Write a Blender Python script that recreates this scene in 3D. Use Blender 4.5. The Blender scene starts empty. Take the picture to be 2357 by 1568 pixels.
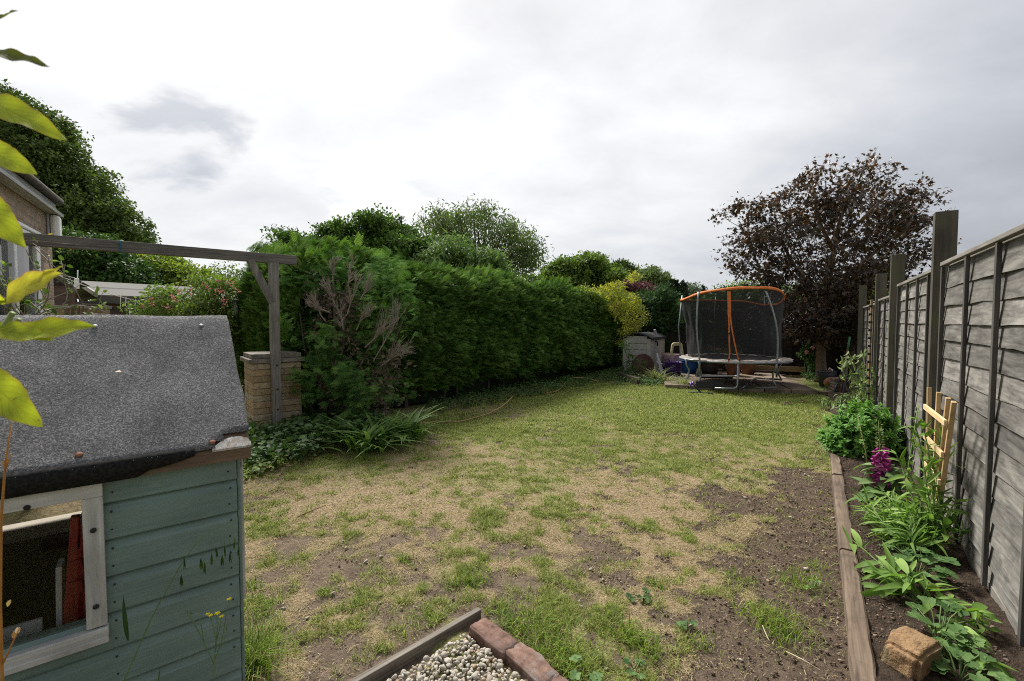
import bpy, bmesh, math, random
import numpy as np
from mathutils import Vector, Matrix

# ---------------------------------------------------------------- camera, sky, sun, exposure
scene = bpy.context.scene
COL = scene.collection
H = 1.42                      # eye height (m)
FPX = 1047.6                  # 16 mm lens on a 36 mm sensor, in pixels of a 2357 px wide frame
PITCH = math.atan(44 / FPX)
cam_d = bpy.data.cameras.new('camera'); cam_d.lens = 16; cam_d.sensor_width = 36
cam_d.clip_start = 0.03; cam_d.clip_end = 2000
cam_d.dof.use_dof = True; cam_d.dof.focus_distance = 4.0; cam_d.dof.aperture_fstop = 9.0
cam = bpy.data.objects.new('camera', cam_d); COL.objects.link(cam)
cam.location = (0, 0, H); cam.rotation_euler = (math.radians(90) - PITCH, 0, 0)
scene.camera = cam
scene.view_settings.view_transform = 'Standard'; scene.view_settings.look = 'None'
scene.view_settings.exposure = 0.42; scene.view_settings.gamma = 1.0
scene.view_settings.use_curve_mapping = False
try:
    scene.cycles.pixel_filter_type = 'BLACKMAN_HARRIS'; scene.cycles.filter_width = 1.05
    scene.cycles.use_denoising = False; scene.cycles.caustics_reflective = False; scene.cycles.caustics_refractive = False
    scene.cycles.max_bounces = 8; scene.cycles.transparent_max_bounces = 24
    scene.cycles.diffuse_bounces = 3; scene.cycles.transmission_bounces = 4
    scene.cycles.sample_clamp_indirect = 3.0; scene.cycles.sample_clamp_direct = 5.0
except Exception: pass

SUN = Vector((-0.42, 0.70, 1.0)).normalized()
sun_d = bpy.data.lights.new('sun', 'SUN'); sun_d.energy = 4.4; sun_d.angle = math.radians(14)
sun_d.color = (1.0, 0.955, 0.88)
sun = bpy.data.objects.new('sun', sun_d); COL.objects.link(sun)
sun.rotation_euler = (-SUN).to_track_quat('-Z', 'Y').to_euler()

class NT:
    """small node-tree helper"""
    def __init__(s, tree): s.t = tree; s.n = tree.nodes; s.l = tree.links; s.n.clear()
    def a(s, kind, **kw):
        nd = s.n.new(kind)
        ins = kw.pop('ins', None)
        for k, v in kw.items(): setattr(nd, k, v)
        if ins:
            for k, v in ins.items():
                sock = nd.inputs[k]
                if isinstance(v, bpy.types.NodeSocket): s.l.new(v, sock)
                else: sock.default_value = v
        return nd
    def math(s, op, a, b=None, c=None, clamp=False):
        nd = s.n.new('ShaderNodeMath'); nd.operation = op; nd.use_clamp = clamp
        for i, v in enumerate((a, b, c)):
            if v is None: continue
            if isinstance(v, bpy.types.NodeSocket): s.l.new(v, nd.inputs[i])
            else: nd.inputs[i].default_value = v
        return nd.outputs[0]
    def mix(s, f, a, b, blend='MIX'):
        nd = s.n.new('ShaderNodeMix'); nd.data_type = 'RGBA'; nd.blend_type = blend
        for k, v in ((0, f), (6, a), (7, b)):
            if isinstance(v, bpy.types.NodeSocket): s.l.new(v, nd.inputs[k])
            elif k == 0: nd.inputs[0].default_value = v
            else: nd.inputs[k].default_value = (*v, 1) if len(v) == 3 else v
        return nd.outputs[2]
    def rng(s, v, a, b, c=0.0, d=1.0, smooth=False):
        nd = s.n.new('ShaderNodeMapRange'); nd.clamp = True
        if smooth: nd.interpolation_type = 'SMOOTHSTEP'
        s.l.new(v, nd.inputs[0])
        for i, x in enumerate((a, b, c, d)): nd.inputs[i + 1].default_value = x
        return nd.outputs[0]
    def noise(s, vec, scale, detail=4, rough=0.55, dist=0.0, out='Fac'):
        nd = s.n.new('ShaderNodeTexNoise'); nd.inputs['Scale'].default_value = scale
        nd.inputs['Detail'].default_value = detail; nd.inputs['Roughness'].default_value = rough
        nd.inputs['Distortion'].default_value = dist
        if vec is not None: s.l.new(vec, nd.inputs['Vector'])
        return nd.outputs[out]
    def vmap(s, vec, scale=(1, 1, 1), loc=(0, 0, 0), rot=(0, 0, 0)):
        nd = s.n.new('ShaderNodeMapping'); s.l.new(vec, nd.inputs['Vector'])
        nd.inputs['Scale'].default_value = scale; nd.inputs['Location'].default_value = loc
        nd.inputs['Rotation'].default_value = rot
        return nd.outputs[0]
    def ramp(s, f, stops):
        nd = s.n.new('ShaderNodeValToRGB'); s.l.new(f, nd.inputs[0])
        el = nd.color_ramp.elements
        while len(el) > 1: el.remove(el[-1])
        el[0].position = stops[0][0]; el[0].color = (*stops[0][1], 1)
        for p, c in stops[1:]:
            e = el.new(p); e.color = (*c, 1)
        return nd.outputs[0]

world = bpy.data.worlds.new('World'); scene.world = world; world.use_nodes = True
w = NT(world.node_tree)
sky = w.a('ShaderNodeTexSky', sky_type='NISHITA', sun_disc=False)
sky.sun_elevation = math.asin(SUN.z); sky.sun_rotation = math.atan2(SUN.x, SUN.y) % (2 * math.pi)
tc = w.a('ShaderNodeTexCoord')
sep = w.a('ShaderNodeSeparateXYZ', ins={0: tc.outputs['Generated']})
zz = w.math('MAXIMUM', w.math('ADD', sep.outputs[2], 0.30), 0.05)
cv = w.a('ShaderNodeCombineXYZ', ins={0: w.math('DIVIDE', sep.outputs[0], zz), 1: w.math('DIVIDE', sep.outputs[1], zz), 2: 0.0})
n1 = w.noise(w.vmap(cv.outputs[0], (1, 1.5, 1), (3.1, 0.4, 0)), 1.25, 7, 0.52, 0.35)
n2 = w.noise(w.vmap(cv.outputs[0], (1, 1.2, 1), (7.7, 2.9, 0)), 3.4, 6, 0.55, 0.25)
bd = Vector((-0.38, 1.0, 0.72)).normalized()
dt = w.a('ShaderNodeVectorMath', operation='DOT_PRODUCT', ins={0: tc.outputs['Generated'], 1: tuple(bd)})
glow = w.rng(dt.outputs['Value'], 0.30, 0.93, 0.0, 1.0, True)
lum = w.math('ADD', w.math('MULTIPLY', glow, 0.37), 0.43)
cl = w.math('ADD', w.math('MULTIPLY', w.rng(n1, 0.30, 0.70), 0.20), w.math('MULTIPLY', w.rng(n2, 0.35, 0.68), 0.12))
lum = w.math('MULTIPLY', lum, w.math('ADD', cl, 0.82))
pd_ = w.a('ShaderNodeVectorMath', operation='DOT_PRODUCT', ins={0: tc.outputs['Generated'], 1: tuple(Vector((-0.735, 1.0, 0.44)).normalized())})
patch = w.rng(w.math('ADD', pd_.outputs['Value'], w.math('MULTIPLY', w.math('SUBTRACT', n2, 0.5), 0.045)), 0.9935, 1.004, 0.0, 1.0, True)
lum = w.math('MULTIPLY', lum, w.math('SUBTRACT', 1.0, w.math('MULTIPLY', patch, 0.34)))
pc_ = w.a('ShaderNodeVectorMath', operation='DOT_PRODUCT', ins={0: tc.outputs['Generated'], 1: tuple(Vector((-0.28, 1.0, 0.235)).normalized())})
puff = w.rng(w.math('ADD', pc_.outputs['Value'], w.math('MULTIPLY', w.math('SUBTRACT', n2, 0.5), 0.03)), 0.9915, 0.996, 0.0, 1.0, True)
lum = w.math('MULTIPLY', lum, w.math('ADD', 1.0, w.math('MULTIPLY', puff, 0.14)))
lowc = w.rng(sep.outputs[2], 0.0, 0.35, 0.86, 1.0)
lum = w.math('MULTIPLY', lum, lowc)
tint = w.ramp(lum, [(0.0, (0.88, 0.93, 1.05)), (0.50, (0.925, 0.955, 1.02)), (0.70, (0.99, 0.99, 0.995)), (1.0, (1, 1, 1))])
cloud = w.a('ShaderNodeVectorMath', operation='SCALE', ins={0: tint, 3: w.math('MULTIPLY', lum, 10.0)})
mixc = w.mix(0.93, sky.outputs[0], cloud.outputs[0])
bg = w.a('ShaderNodeBackground', ins={0: mixc, 1: 0.1})
wo = w.a('ShaderNodeOutputWorld', ins={0: bg.outputs[0]})

# ---------------------------------------------------------------- measuring helpers (2357 x 1568 px view of the place)
rs = random.Random(7); R = np.random.default_rng(7)
def ray(px, py):
    u = (px - 1178.5) / FPX; v = -(py - 784) / FPX
    return Vector((u, math.cos(PITCH) + v * math.sin(PITCH), v * math.cos(PITCH) - math.sin(PITCH)))
def G(px, py, z=0.0):
    d = ray(px, py); t = (z - H) / d.z
    return Vector((d.x * t, d.y * t, z))
def A(px, py, Y):
    d = ray(px, py); t = Y / d.y
    return Vector((d.x * t, Y, H + d.z * t))
def hit(px, py, p0, d):
    """vertical plane through p0 along d -> (distance along d, height)"""
    r = ray(px, py); a, b = d[0], d[1]
    # t*r.x = p0.x + s*a ; t*r.y = p0.y + s*b
    det = r.x * (-b) + a * r.y
    t = (p0[0] * (-b) + a * p0[1]) / det
    s = (t * r.x - p0[0]) / a if abs(a) > abs(b) else (t * r.y - p0[1]) / b
    return s, H + r.z * t

# ---------------------------------------------------------------- object helpers
def tag(o, label=None, cat=None, group=None, kind=None):
    if label: o['label'] = label
    if cat: o['category'] = cat
    if group: o['group'] = group
    if kind: o['kind'] = kind
    return o
def thing(name, label, cat, loc=(0, 0, 0), rz=0.0, group=None):
    o = bpy.data.objects.new(name, None); COL.objects.link(o)
    o.empty_display_size = 0.1
    o.location = loc; o.rotation_euler = (0, 0, rz)
    return tag(o, label, cat, group)
def link(name, me, mat=None, parent=None):
    o = bpy.data.objects.new(name, me); COL.objects.link(o)
    if mat is not None: me.materials.append(mat)
    if parent is not None: o.parent = parent
    return o
def copy_tree(o, parent=None):
    c = o.copy(); COL.objects.link(c); c.parent = parent
    for ch in [x for x in o.children]: copy_tree(ch, c)
    return c
def np_mesh(name, V, F, attrs=None, smooth=False):
    """V (n,3); F list of (m,k) index arrays"""
    me = bpy.data.meshes.new(name)
    V = np.ascontiguousarray(V, dtype=np.float32)
    me.vertices.add(len(V)); me.vertices.foreach_set('co', V.ravel())
    F = [f for f in F if len(f)]
    loops = np.concatenate([f.ravel() for f in F]).astype(np.int32)
    tot = np.concatenate([np.full(len(f), f.shape[1], np.int32) for f in F])
    start = np.concatenate([[0], np.cumsum(tot)[:-1]]).astype(np.int32)
    me.loops.add(len(loops)); me.loops.foreach_set('vertex_index', loops)
    me.polygons.add(len(tot)); me.polygons.foreach_set('loop_start', start)
    try: me.polygons.foreach_set('loop_total', tot)
    except Exception: pass
    if smooth: me.polygons.foreach_set('use_smooth', np.ones(len(tot), dtype=bool))
    for k, a in (attrs or {}).items():
        at = me.attributes.new(k, 'FLOAT', 'POINT'); at.data.foreach_set('value', np.ascontiguousarray(a, dtype=np.float32))
    me.update(calc_edges=True)
    return me

def norm(a): return a / np.maximum(np.linalg.norm(a, axis=-1, keepdims=True), 1e-9)
def _h(ix, iy, iz, seed):
    n = (ix * 374761393 + iy * 668265263 + iz * 2147483647 + seed * 974634777) & 0xffffffff
    n = ((n ^ (n >> 13)) * 1274126177) & 0xffffffff
    n = ((n ^ (n >> 16)) * 2246822519) & 0xffffffff
    return ((n ^ (n >> 15)) & 0xffff) / 65535.0
def vn(P, scale, seed=0):
    P = np.asarray(P, dtype=np.float64) * scale
    if P.shape[-1] == 2: P = np.concatenate([P, np.zeros(P.shape[:-1] + (1,))], -1)
    i = np.floor(P).astype(np.int64); f = P - i; f = f * f * (3 - 2 * f)
    r = 0
    for dx in (0, 1):
        wx = f[..., 0] if dx else 1 - f[..., 0]
        for dy in (0, 1):
            wy = f[..., 1] if dy else 1 - f[..., 1]
            for dz in (0, 1):
                wz = f[..., 2] if dz else 1 - f[..., 2]
                r = r + wx * wy * wz * _h(i[..., 0] + dx, i[..., 1] + dy, i[..., 2] + dz, seed)
    return r
def fbm(P, scale, octv=4, seed=0, gain=0.5):
    r = 0; a = 1; s = 0
    for k in range(octv):
        r = r + a * vn(P, scale * 2.03 ** k, seed + 17 * k); s += a; a *= gain
    return r / s

class MB:
    """collects boxes, bars, tubes, lathes into one mesh, with a random value v per piece"""
    def __init__(s): s.v = []; s.f = []; s.a = []
    def add(s, vs, fs, v=None):
        b = len(s.v); s.v += [tuple(p) for p in vs]; s.f += [tuple(b + i for i in f) for f in fs]
        s.a += [rs.random() if v is None else v] * len(vs)
    def box(s, c, size, rot=None, v=None, jit=0.0):
        x, y, z = [q / 2 for q in size]
        vs = [Vector((sx * x, sy * y, sz * z)) for sx in (-1, 1) for sy in (-1, 1) for sz in (-1, 1)]
        if rot is not None: vs = [rot @ p for p in vs]
        vs = [p + Vector(c) + Vector([rs.uniform(-jit, jit) for _ in range(3)]) for p in vs]
        s.add(vs, [(0, 1, 3, 2), (4, 6, 7, 5), (0, 4, 5, 1), (2, 3, 7, 6), (0, 2, 6, 4), (1, 5, 7, 3)], v)
    def bar(s, p0, p1, w_, h_, up=(0, 0, 1), v=None):
        p0 = Vector(p0); p1 = Vector(p1); d = (p1 - p0); L = d.length; d = d.normalized()
        up = Vector(up); sx = d.cross(up)
        if sx.length < 1e-4: sx = d.cross(Vector((1, 0, 0)))
        sx.normalize(); u2 = sx.cross(d).normalized()
        m = Matrix((d, sx, u2)).transposed()
        s.box((p0 + p1) / 2, (L, w_, h_), m, v)
    def tube(s, pts, r, seg=8, v=None, cap=True):
        pts = [Vector(p) for p in pts]; n = len(pts)
        rr = r if isinstance(r, (list, tuple)) else [r] * n
        vs = []; fs = []; prev = None
        for i, p in enumerate(pts):
            t = (pts[min(i + 1, n - 1)] - pts[max(i - 1, 0)]).normalized()
            if prev is None:
                a = Vector((0, 0, 1)) if abs(t.z) < 0.9 else Vector((1, 0, 0))
                prev = t.cross(a).normalized()
            prev = (prev - t * prev.dot(t))
            if prev.length < 1e-6: prev = t.orthogonal()
            prev.normalize(); b = t.cross(prev)
            for k in range(seg):
                an = 2 * math.pi * k / seg
                vs.append(p + (prev * math.cos(an) + b * math.sin(an)) * rr[i])
        for i in range(n - 1):
            for k in range(seg):
                k2 = (k + 1) % seg
                fs.append((i * seg + k, i * seg + k2, (i + 1) * seg + k2, (i + 1) * seg + k))
        if cap:
            fs.append(tuple(range(seg))[::-1]); fs.append(tuple((n - 1) * seg + k for k in range(seg)))
        s.add(vs, fs, v)
    def lathe(s, prof, c=(0, 0, 0), seg=24, v=None, rot=None, sc=(1, 1, 1)):
        vs = []; fs = []
        for r_, z_ in prof:
            for k in range(seg):
                an = 2 * math.pi * k / seg
                p = Vector((r_ * math.cos(an) * sc[0], r_ * math.sin(an) * sc[1], z_ * sc[2]))
                if rot is not None: p = rot @ p
                vs.append(p + Vector(c))
        for i in range(len(prof) - 1):
            for k in range(seg):
                k2 = (k + 1) % seg
                fs.append((i * seg + k, i * seg + k2, (i + 1) * seg + k2, (i + 1) * seg + k))
        s.add(vs, fs, v)
    def poly(s, pts, v=None): s.add(pts, [tuple(range(len(pts)))], v)
    def prism(s, pts2, y0, y1, v=None):
        """outline in the x-z plane, pushed along y"""
        n = len(pts2)
        vs = [(x, y0, z) for x, z in pts2] + [(x, y1, z) for x, z in pts2]
        fs = [tuple(range(n)), tuple(range(2 * n - 1, n - 1, -1))] + [(i, i + n, (i + 1) % n + n, (i + 1) % n) for i in range(n)]
        s.add(vs, fs, v)
    def sphere(s, c, r, seg=16, rings=10, v=None, sc=(1, 1, 1)):
        prof = [(r * math.sin(math.pi * i / rings) + 1e-5, -r * math.cos(math.pi * i / rings)) for i in range(rings + 1)]
        s.lathe(prof, c, seg, v, None, sc)
    def build(s, name, mat=None, parent=None, smooth=False, bevel=0.0, loc=None):
        me = bpy.data.meshes.new(name); me.from_pydata(s.v, [], s.f)
        at = me.attributes.new('v', 'FLOAT', 'POINT'); at.data.foreach_set('value', s.a)
        bm = bmesh.new(); bm.from_mesh(me); bmesh.ops.recalc_face_normals(bm, faces=bm.faces); bm.to_mesh(me); bm.free()
        if smooth:
            me.polygons.foreach_set('use_smooth', [True] * len(me.polygons))
        o = link(name, me, mat, parent)
        if smooth == 'auto':
            try:
                me.set_sharp_from_angle(angle=math.radians(40))
            except Exception: pass
        if bevel:
            m = o.modifiers.new('b', 'BEVEL'); m.width = bevel; m.segments = 2; m.limit_method = 'ANGLE'; m.angle_limit = math.radians(50)
        if loc: o.location = loc
        return o

# ---------------------------------------------------------------- materials
def new_mat(name):
    m = bpy.data.materials.new(name); m.use_nodes = True
    return m, NT(m.node_tree)
def finish(n, col, rough=0.7, bump=None, bstr=0.3, bdist=0.01, metal=0.0, spec=0.3, extra=None, alpha=None):
    b = n.a('ShaderNodeBsdfPrincipled')
    def put(k, v):
        if isinstance(v, bpy.types.NodeSocket): n.l.new(v, b.inputs[k])
        else: b.inputs[k].default_value = (*v, 1) if isinstance(v, (tuple, list)) and len(v) == 3 else v
    put('Base Color', col); put('Roughness', rough); put('Metallic', metal); put('Specular IOR Level', spec)
    if bump is not None:
        bn = n.a('ShaderNodeBump', ins={'Strength': bstr, 'Distance': bdist, 'Height': bump}); n.l.new(bn.outputs[0], b.inputs['Normal'])
    if alpha is not None: put('Alpha', alpha)
    for k, v in (extra or {}).items(): put(k, v)
    n.a('ShaderNodeOutputMaterial', ins={0: b.outputs[0]})
    return b
def attr(n, name='v'): return n.a('ShaderNodeAttribute', attribute_name=name).outputs['Fac']
def obj_co(n): return n.a('ShaderNodeTexCoord').outputs['Object']

def m_plain(name, col, rough=0.6, metal=0.0, var=0.12, scale=8, bump=0.15, spec=0.3, dirt=None):
    m, n = new_mat(name); co = obj_co(n)
    ns = n.noise(co, scale, 5, 0.6)
    f = n.rng(ns, 0.3, 0.7, 1 - var, 1 + var)
    c = n.mix(1.0, col, n.a('ShaderNodeCombineColor', ins={0: f, 1: f, 2: f}).outputs[0], 'MULTIPLY')
    if dirt:
        c = n.mix(n.rng(n.noise(co, scale * 0.6, 6, 0.65), 0.48, 0.66, 0, 0.8), c, dirt)
    finish(n, c, n.rng(n.noise(co, scale * 3, 3), 0.3, 0.7, rough - 0.08, rough + 0.08), n.noise(co, scale * 12, 3), bump, 0.004, metal, spec)
    return m
def m_wood(name, c0, c1, axis='X', grain=60, stretch=0.06, rough=0.8, stain=None, bump=0.5, moss=None, tone=0.35):
    m, n = new_mat(name); co = obj_co(n)
    v = attr(n)
    off = n.a('ShaderNodeCombineXYZ', ins={0: n.math('MULTIPLY', v, 37.0), 1: n.math('MULTIPLY', v, 71.0), 2: n.math('MULTIPLY', v, 53.0)}).outputs[0]
    p = n.a('ShaderNodeVectorMath', operation='ADD', ins={0: co, 1: off}).outputs[0]
    sc = {'X': (stretch, 1, 1), 'Y': (1, stretch, 1), 'Z': (1, 1, stretch)}[axis]
    q = n.vmap(p, sc)
    g1 = n.noise(q, grain, 6, 0.62, 0.6)
    g2 = n.noise(q, grain * 0.25, 4, 0.6, 1.6)
    big = n.noise(p, 3.0, 4, 0.6)
    g = n.math('ADD', n.math('MULTIPLY', g1, 0.6), n.math('MULTIPLY', g2, 0.4))
    c = n.mix(n.rng(g, 0.34, 0.64), c0, c1)
    tn = n.math('ADD', n.math('MULTIPLY', v, tone), 1 - tone / 2)
    tn = n.math('MULTIPLY', tn, n.rng(big, 0.3, 0.7, 0.8, 1.18))
    c = n.mix(1.0, c, n.a('ShaderNodeCombineColor', ins={0: tn, 1: tn, 2: tn}).outputs[0], 'MULTIPLY')
    if stain: c = n.mix(n.rng(n.noise(p, 5.5, 6, 0.7), 0.53, 0.72, 0, 0.75), c, stain)
    if moss: c = n.mix(n.rng(n.noise(n.vmap(p, loc=(9, 3, 1)), 4, 5, 0.6), 0.42, 0.62, 0, 0.8), c, moss)
    finish(n, c, rough, g, bump, 0.004)
    return m
def m_leaf(name, cols, rough=0.5, trans=0.3, nscale=2.0, spec=0.22, tc=None, glow=1.25):
    m, n = new_mat(name); co = obj_co(n)
    v = n.math('ADD', n.math('MULTIPLY', attr(n), 0.72), n.math('MULTIPLY', n.rng(n.noise(co, nscale, 3), 0.32, 0.68), 0.28))
    k = len(cols); cols = [tuple(q * 1.22 for q in cc) for cc in cols]; rough = rough + .1
    c = n.ramp(v, [(0.08 + 0.84 * i / max(1, k - 1), cc) for i, cc in enumerate(cols)])
    b = n.a('ShaderNodeBsdfPrincipled', ins={'Base Color': c, 'Roughness': rough, 'Specular IOR Level': spec})
    tcol = n.mix(1.0, c, tc or (1.15 * glow, 1.35 * glow, 0.55 * glow), 'MULTIPLY')
    t = n.a('ShaderNodeBsdfTranslucent', ins={'Color': tcol})
    mx = n.a('ShaderNodeMixShader', ins={0: trans, 1: b.outputs[0], 2: t.outputs[0]})
    n.a('ShaderNodeOutputMaterial', ins={0: mx.outputs[0]})
    return m
def m_brick(name, c1, c2, mortar, bw=0.225, bh=0.075, ms=0.012, stain=None, axis='XZ', sq=0.5):
    m, n = new_mat(name); co = obj_co(n)
    sp = n.a('ShaderNodeSeparateXYZ', ins={0: co})
    gm = n.a('ShaderNodeNewGeometry')
    # pick the horizontal axis that runs along the face
    tc_ = n.a('ShaderNodeTexCoord')
    ns = n.a('ShaderNodeSeparateXYZ', ins={0: n.a('ShaderNodeVectorTransform', vector_type='NORMAL', convert_from='WORLD', convert_to='OBJECT', ins={0: gm.outputs['True Normal']}).outputs[0]})
    side = n.math('GREATER_THAN', n.math('ABSOLUTE', ns.outputs[0]), 0.6)
    hx = n.math('ADD', n.math('MULTIPLY', sp.outputs[0], n.math('SUBTRACT', 1.0, side)), n.math('MULTIPLY', sp.outputs[1], side))
    vec = n.a('ShaderNodeCombineXYZ', ins={0: hx, 1: sp.outputs[2], 2: 0.0}).outputs[0]
    vec = n.a('ShaderNodeVectorMath', operation='ADD', ins={0: vec, 1: n.a('ShaderNodeVectorMath', operation='SCALE', ins={0: n.noise(co, 14, 3, out='Color'), 3: 0.008}).outputs[0]}).outputs[0]
    bt = n.a('ShaderNodeTexBrick', ins={'Vector': vec, 'Color1': (*c1, 1), 'Color2': (*c2, 1), 'Mortar': (*mortar, 1), 'Scale': 1.0, 'Mortar Size': ms, 'Mortar Smooth': 0.3, 'Bias': 0.0, 'Brick Width': bw, 'Row Height': bh})
    c = bt.outputs[0]
    nz = n.noise(co, 22, 6, 0.65)
    f = n.rng(nz, 0.28, 0.72, 0.72, 1.25)
    c = n.mix(1.0, c, n.a('ShaderNodeCombineColor', ins={0: f, 1: f, 2: f}).outputs[0], 'MULTIPLY')
    if stain: c = n.mix(n.rng(n.noise(co, 4.5, 6, 0.7), 0.5, 0.68, 0, 0.75), c, stain)
    h = n.math('ADD', n.math('MULTIPLY', n.math('SUBTRACT', 1.0, bt.outputs['Fac']), 1.0), n.math('MULTIPLY', n.noise(co, 40, 5, 0.65), 0.9))
    finish(n, c, 0.9, h, 0.8, 0.012)
    return m

# ---------------------------------------------------------------- foliage helpers
def basis(D, N):
    y = norm(D); x = norm(np.cross(y, N)); z = np.cross(x, y)
    return np.stack([x, y, z], axis=-1)          # columns
def scatter(T, TF, P, D, N, S, extra=None):
    """T template verts (k,3) (x width, y length, z normal); TF list of face arrays; P,D,N (n,3); S (n,) or (n,3)"""
    n = len(P); k = len(T)
    B = basis(D, N)
    S = np.asarray(S); S = np.repeat(S[:, None], 3, 1) if S.ndim == 1 else S
    TT = T[None] * S[:, None, :]
    V = np.einsum('nij,nkj->nki', B, TT) + P[:, None]
    off = (np.arange(n) * k)[:, None, None]
    F = [(np.asarray(tf)[None] + off).reshape(-1, np.asarray(tf).shape[1]) for tf in TF]
    return V.reshape(-1, 3), F
def leaves_obj(name, T, TF, P, D, N, S, mat, parent=None, v=None, extra=None, smooth=False):
    V, F = scatter(T, TF, P, D, N, S)
    k = len(T); n = len(P)
    v = R.random(n) if v is None else v
    at = {'v': np.repeat(v, k)}
    for kk, a in (extra or {}).items(): at[kk] = np.repeat(a, k)
    me = np_mesh(name, V, F, at, smooth)
    return link(name, me, mat, parent)
# templates
RH = np.array([[0, 0, 0], [0.3, 0.45, 0.06], [0, 1, -0.05], [-0.3, 0.45, 0.06]], float); RHF = [np.array([[0, 1, 2], [0, 2, 3]])]
OV = np.array([[0, 0, 0], [.22, .25, .05], [.27, .55, .06], [0, 1, -.1], [-.27, .55, .06], [-.22, .25, .05], [0, .5, 0]], float)
OVF = [np.array([[0, 1, 6], [1, 2, 6], [2, 3, 6], [3, 4, 6], [4, 5, 6], [5, 0, 6]])]
def lance(seg=5, w0=0.5, droop=0.35, curl=0.12, cup=0.25, wp=0.8):
    vs = []; fs = []
    for i in range(seg + 1):
        t = i / seg; ww = w0 * 0.5 * (max(0.02, math.sin(math.pi * min(.999, t * 0.96 + 0.04) ** .82)) ** wp)
        z = -droop * t * t; y = t * (1 - 0.25 * droop * t)
        for sx in (-1, 0, 1): vs.append((sx * ww, y, z + (cup * ww if sx else 0)))
    for i in range(seg):
        for j in (0, 1):
            a = i * 3 + j; fs.append((a, a + 1, a + 4, a + 3))
    return np.array(vs, float), [np.array(fs)]
def star():
    r = []
    lob = [(-100, .45), (-75, .25), (-50, .72), (-28, .36), (0, 1.0), (28, .36), (50, .72), (75, .25), (100, .45)]
    vs = [(0, 0, 0)]
    for an, rr in lob:
        a = math.radians(an); vs.append((rr * math.sin(a) * 0.62, rr * math.cos(a) * 0.62 + 0.25, -0.16 * rr * rr))
    vs.append((0, 0.25, 0.02)); c = len(vs) - 1
    fs = [(0, 1, c)] + [(i, i + 1, c) for i in range(1, 9)] + [(9, 0, c)]
    return np.array(vs, float), [np.array(fs)]
def spray(nb=5, w_=0.055, lat=0.62):
    vs = []; fs = []
    def tri(p0, p1, wd):
        p0 = np.array(p0); p1 = np.array(p1); d = p1 - p0; s = np.array([d[1], -d[0], 0]); s = s / np.linalg.norm(s) * wd
        b = len(vs); vs.extend([p0 - s * 0.5, p0 + s * 0.5, p0 + d * 0.6 + s * 0.6, p1, p0 + d * 0.6 - s * 0.6]); fs.append((b, b + 1, b + 2)); fs.append((b, b + 2, b + 4)); fs.append((b + 4, b + 2, b + 3))
    tri((0, 0, 0), (0, 1.0, -0.12), w_)
    for i in range(nb):
        t = 0.12 + 0.7 * i / nb; L = 0.46 * (1 - 0.55 * t)
        for sx in (-1, 1):
            tt = t + (0.06 if sx > 0 else 0)
            tri((0, tt, -0.1 * tt * tt), (sx * L * lat, tt + L * 0.85, -0.12 * tt - 0.1), w_)
    return np.array(vs, float), [np.array(fs)]
STAR, STARF = star(); SP, SPF = spray(6, 0.036); SPL, SPLF = spray(3, 0.09); SPC, SPCF = spray(7, 0.024, 0.85)
LN, LNF = lance(); 
BL = np.array([[-.5, 0, 0], [.5, 0, 0], [.36, .55, 0.0], [-.36, .55, 0.0], [0, 1, -.22]], float); BLF = [np.array([[0, 1, 2, 3]]), np.array([[3, 2, 4]])]

def rand_dir(n): return norm(R.normal(size=(n, 3)))
def crown_pts(blobs, n_clump, per, cr, shell=0.55, flat=0.7):
    """blobs: (centre, radii); returns leaf points, outward directions"""
    vol = np.array([b[1][0] * b[1][1] * b[1][2] for b in blobs]) ** 0.67; pr = vol / vol.sum()
    idx = R.choice(len(blobs), n_clump, p=pr)
    C = np.array([tuple(b[0]) for b in blobs])[idx]; RR = np.array([tuple(b[1]) for b in blobs])[idx]
    d = rand_dir(n_clump); rad = (shell + (1 - shell) * R.random(n_clump) ** 0.6) * R.uniform(0.82, 1.02, n_clump)
    cc = C + d * RR * rad[:, None]
    P = np.repeat(cc, per, 0); O = np.repeat(d, per, 0)
    q = rand_dir(len(P)) * (R.random((len(P), 1)) ** .45) * 1.7 * cr * R.uniform(0.55, 1.3, (n_clump, 1)).repeat(per, 0).reshape(-1, 1); q[:, 2] *= flat
    hue = np.repeat(R.random(n_clump), per)
    return P + q, O, cc, hue
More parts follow.
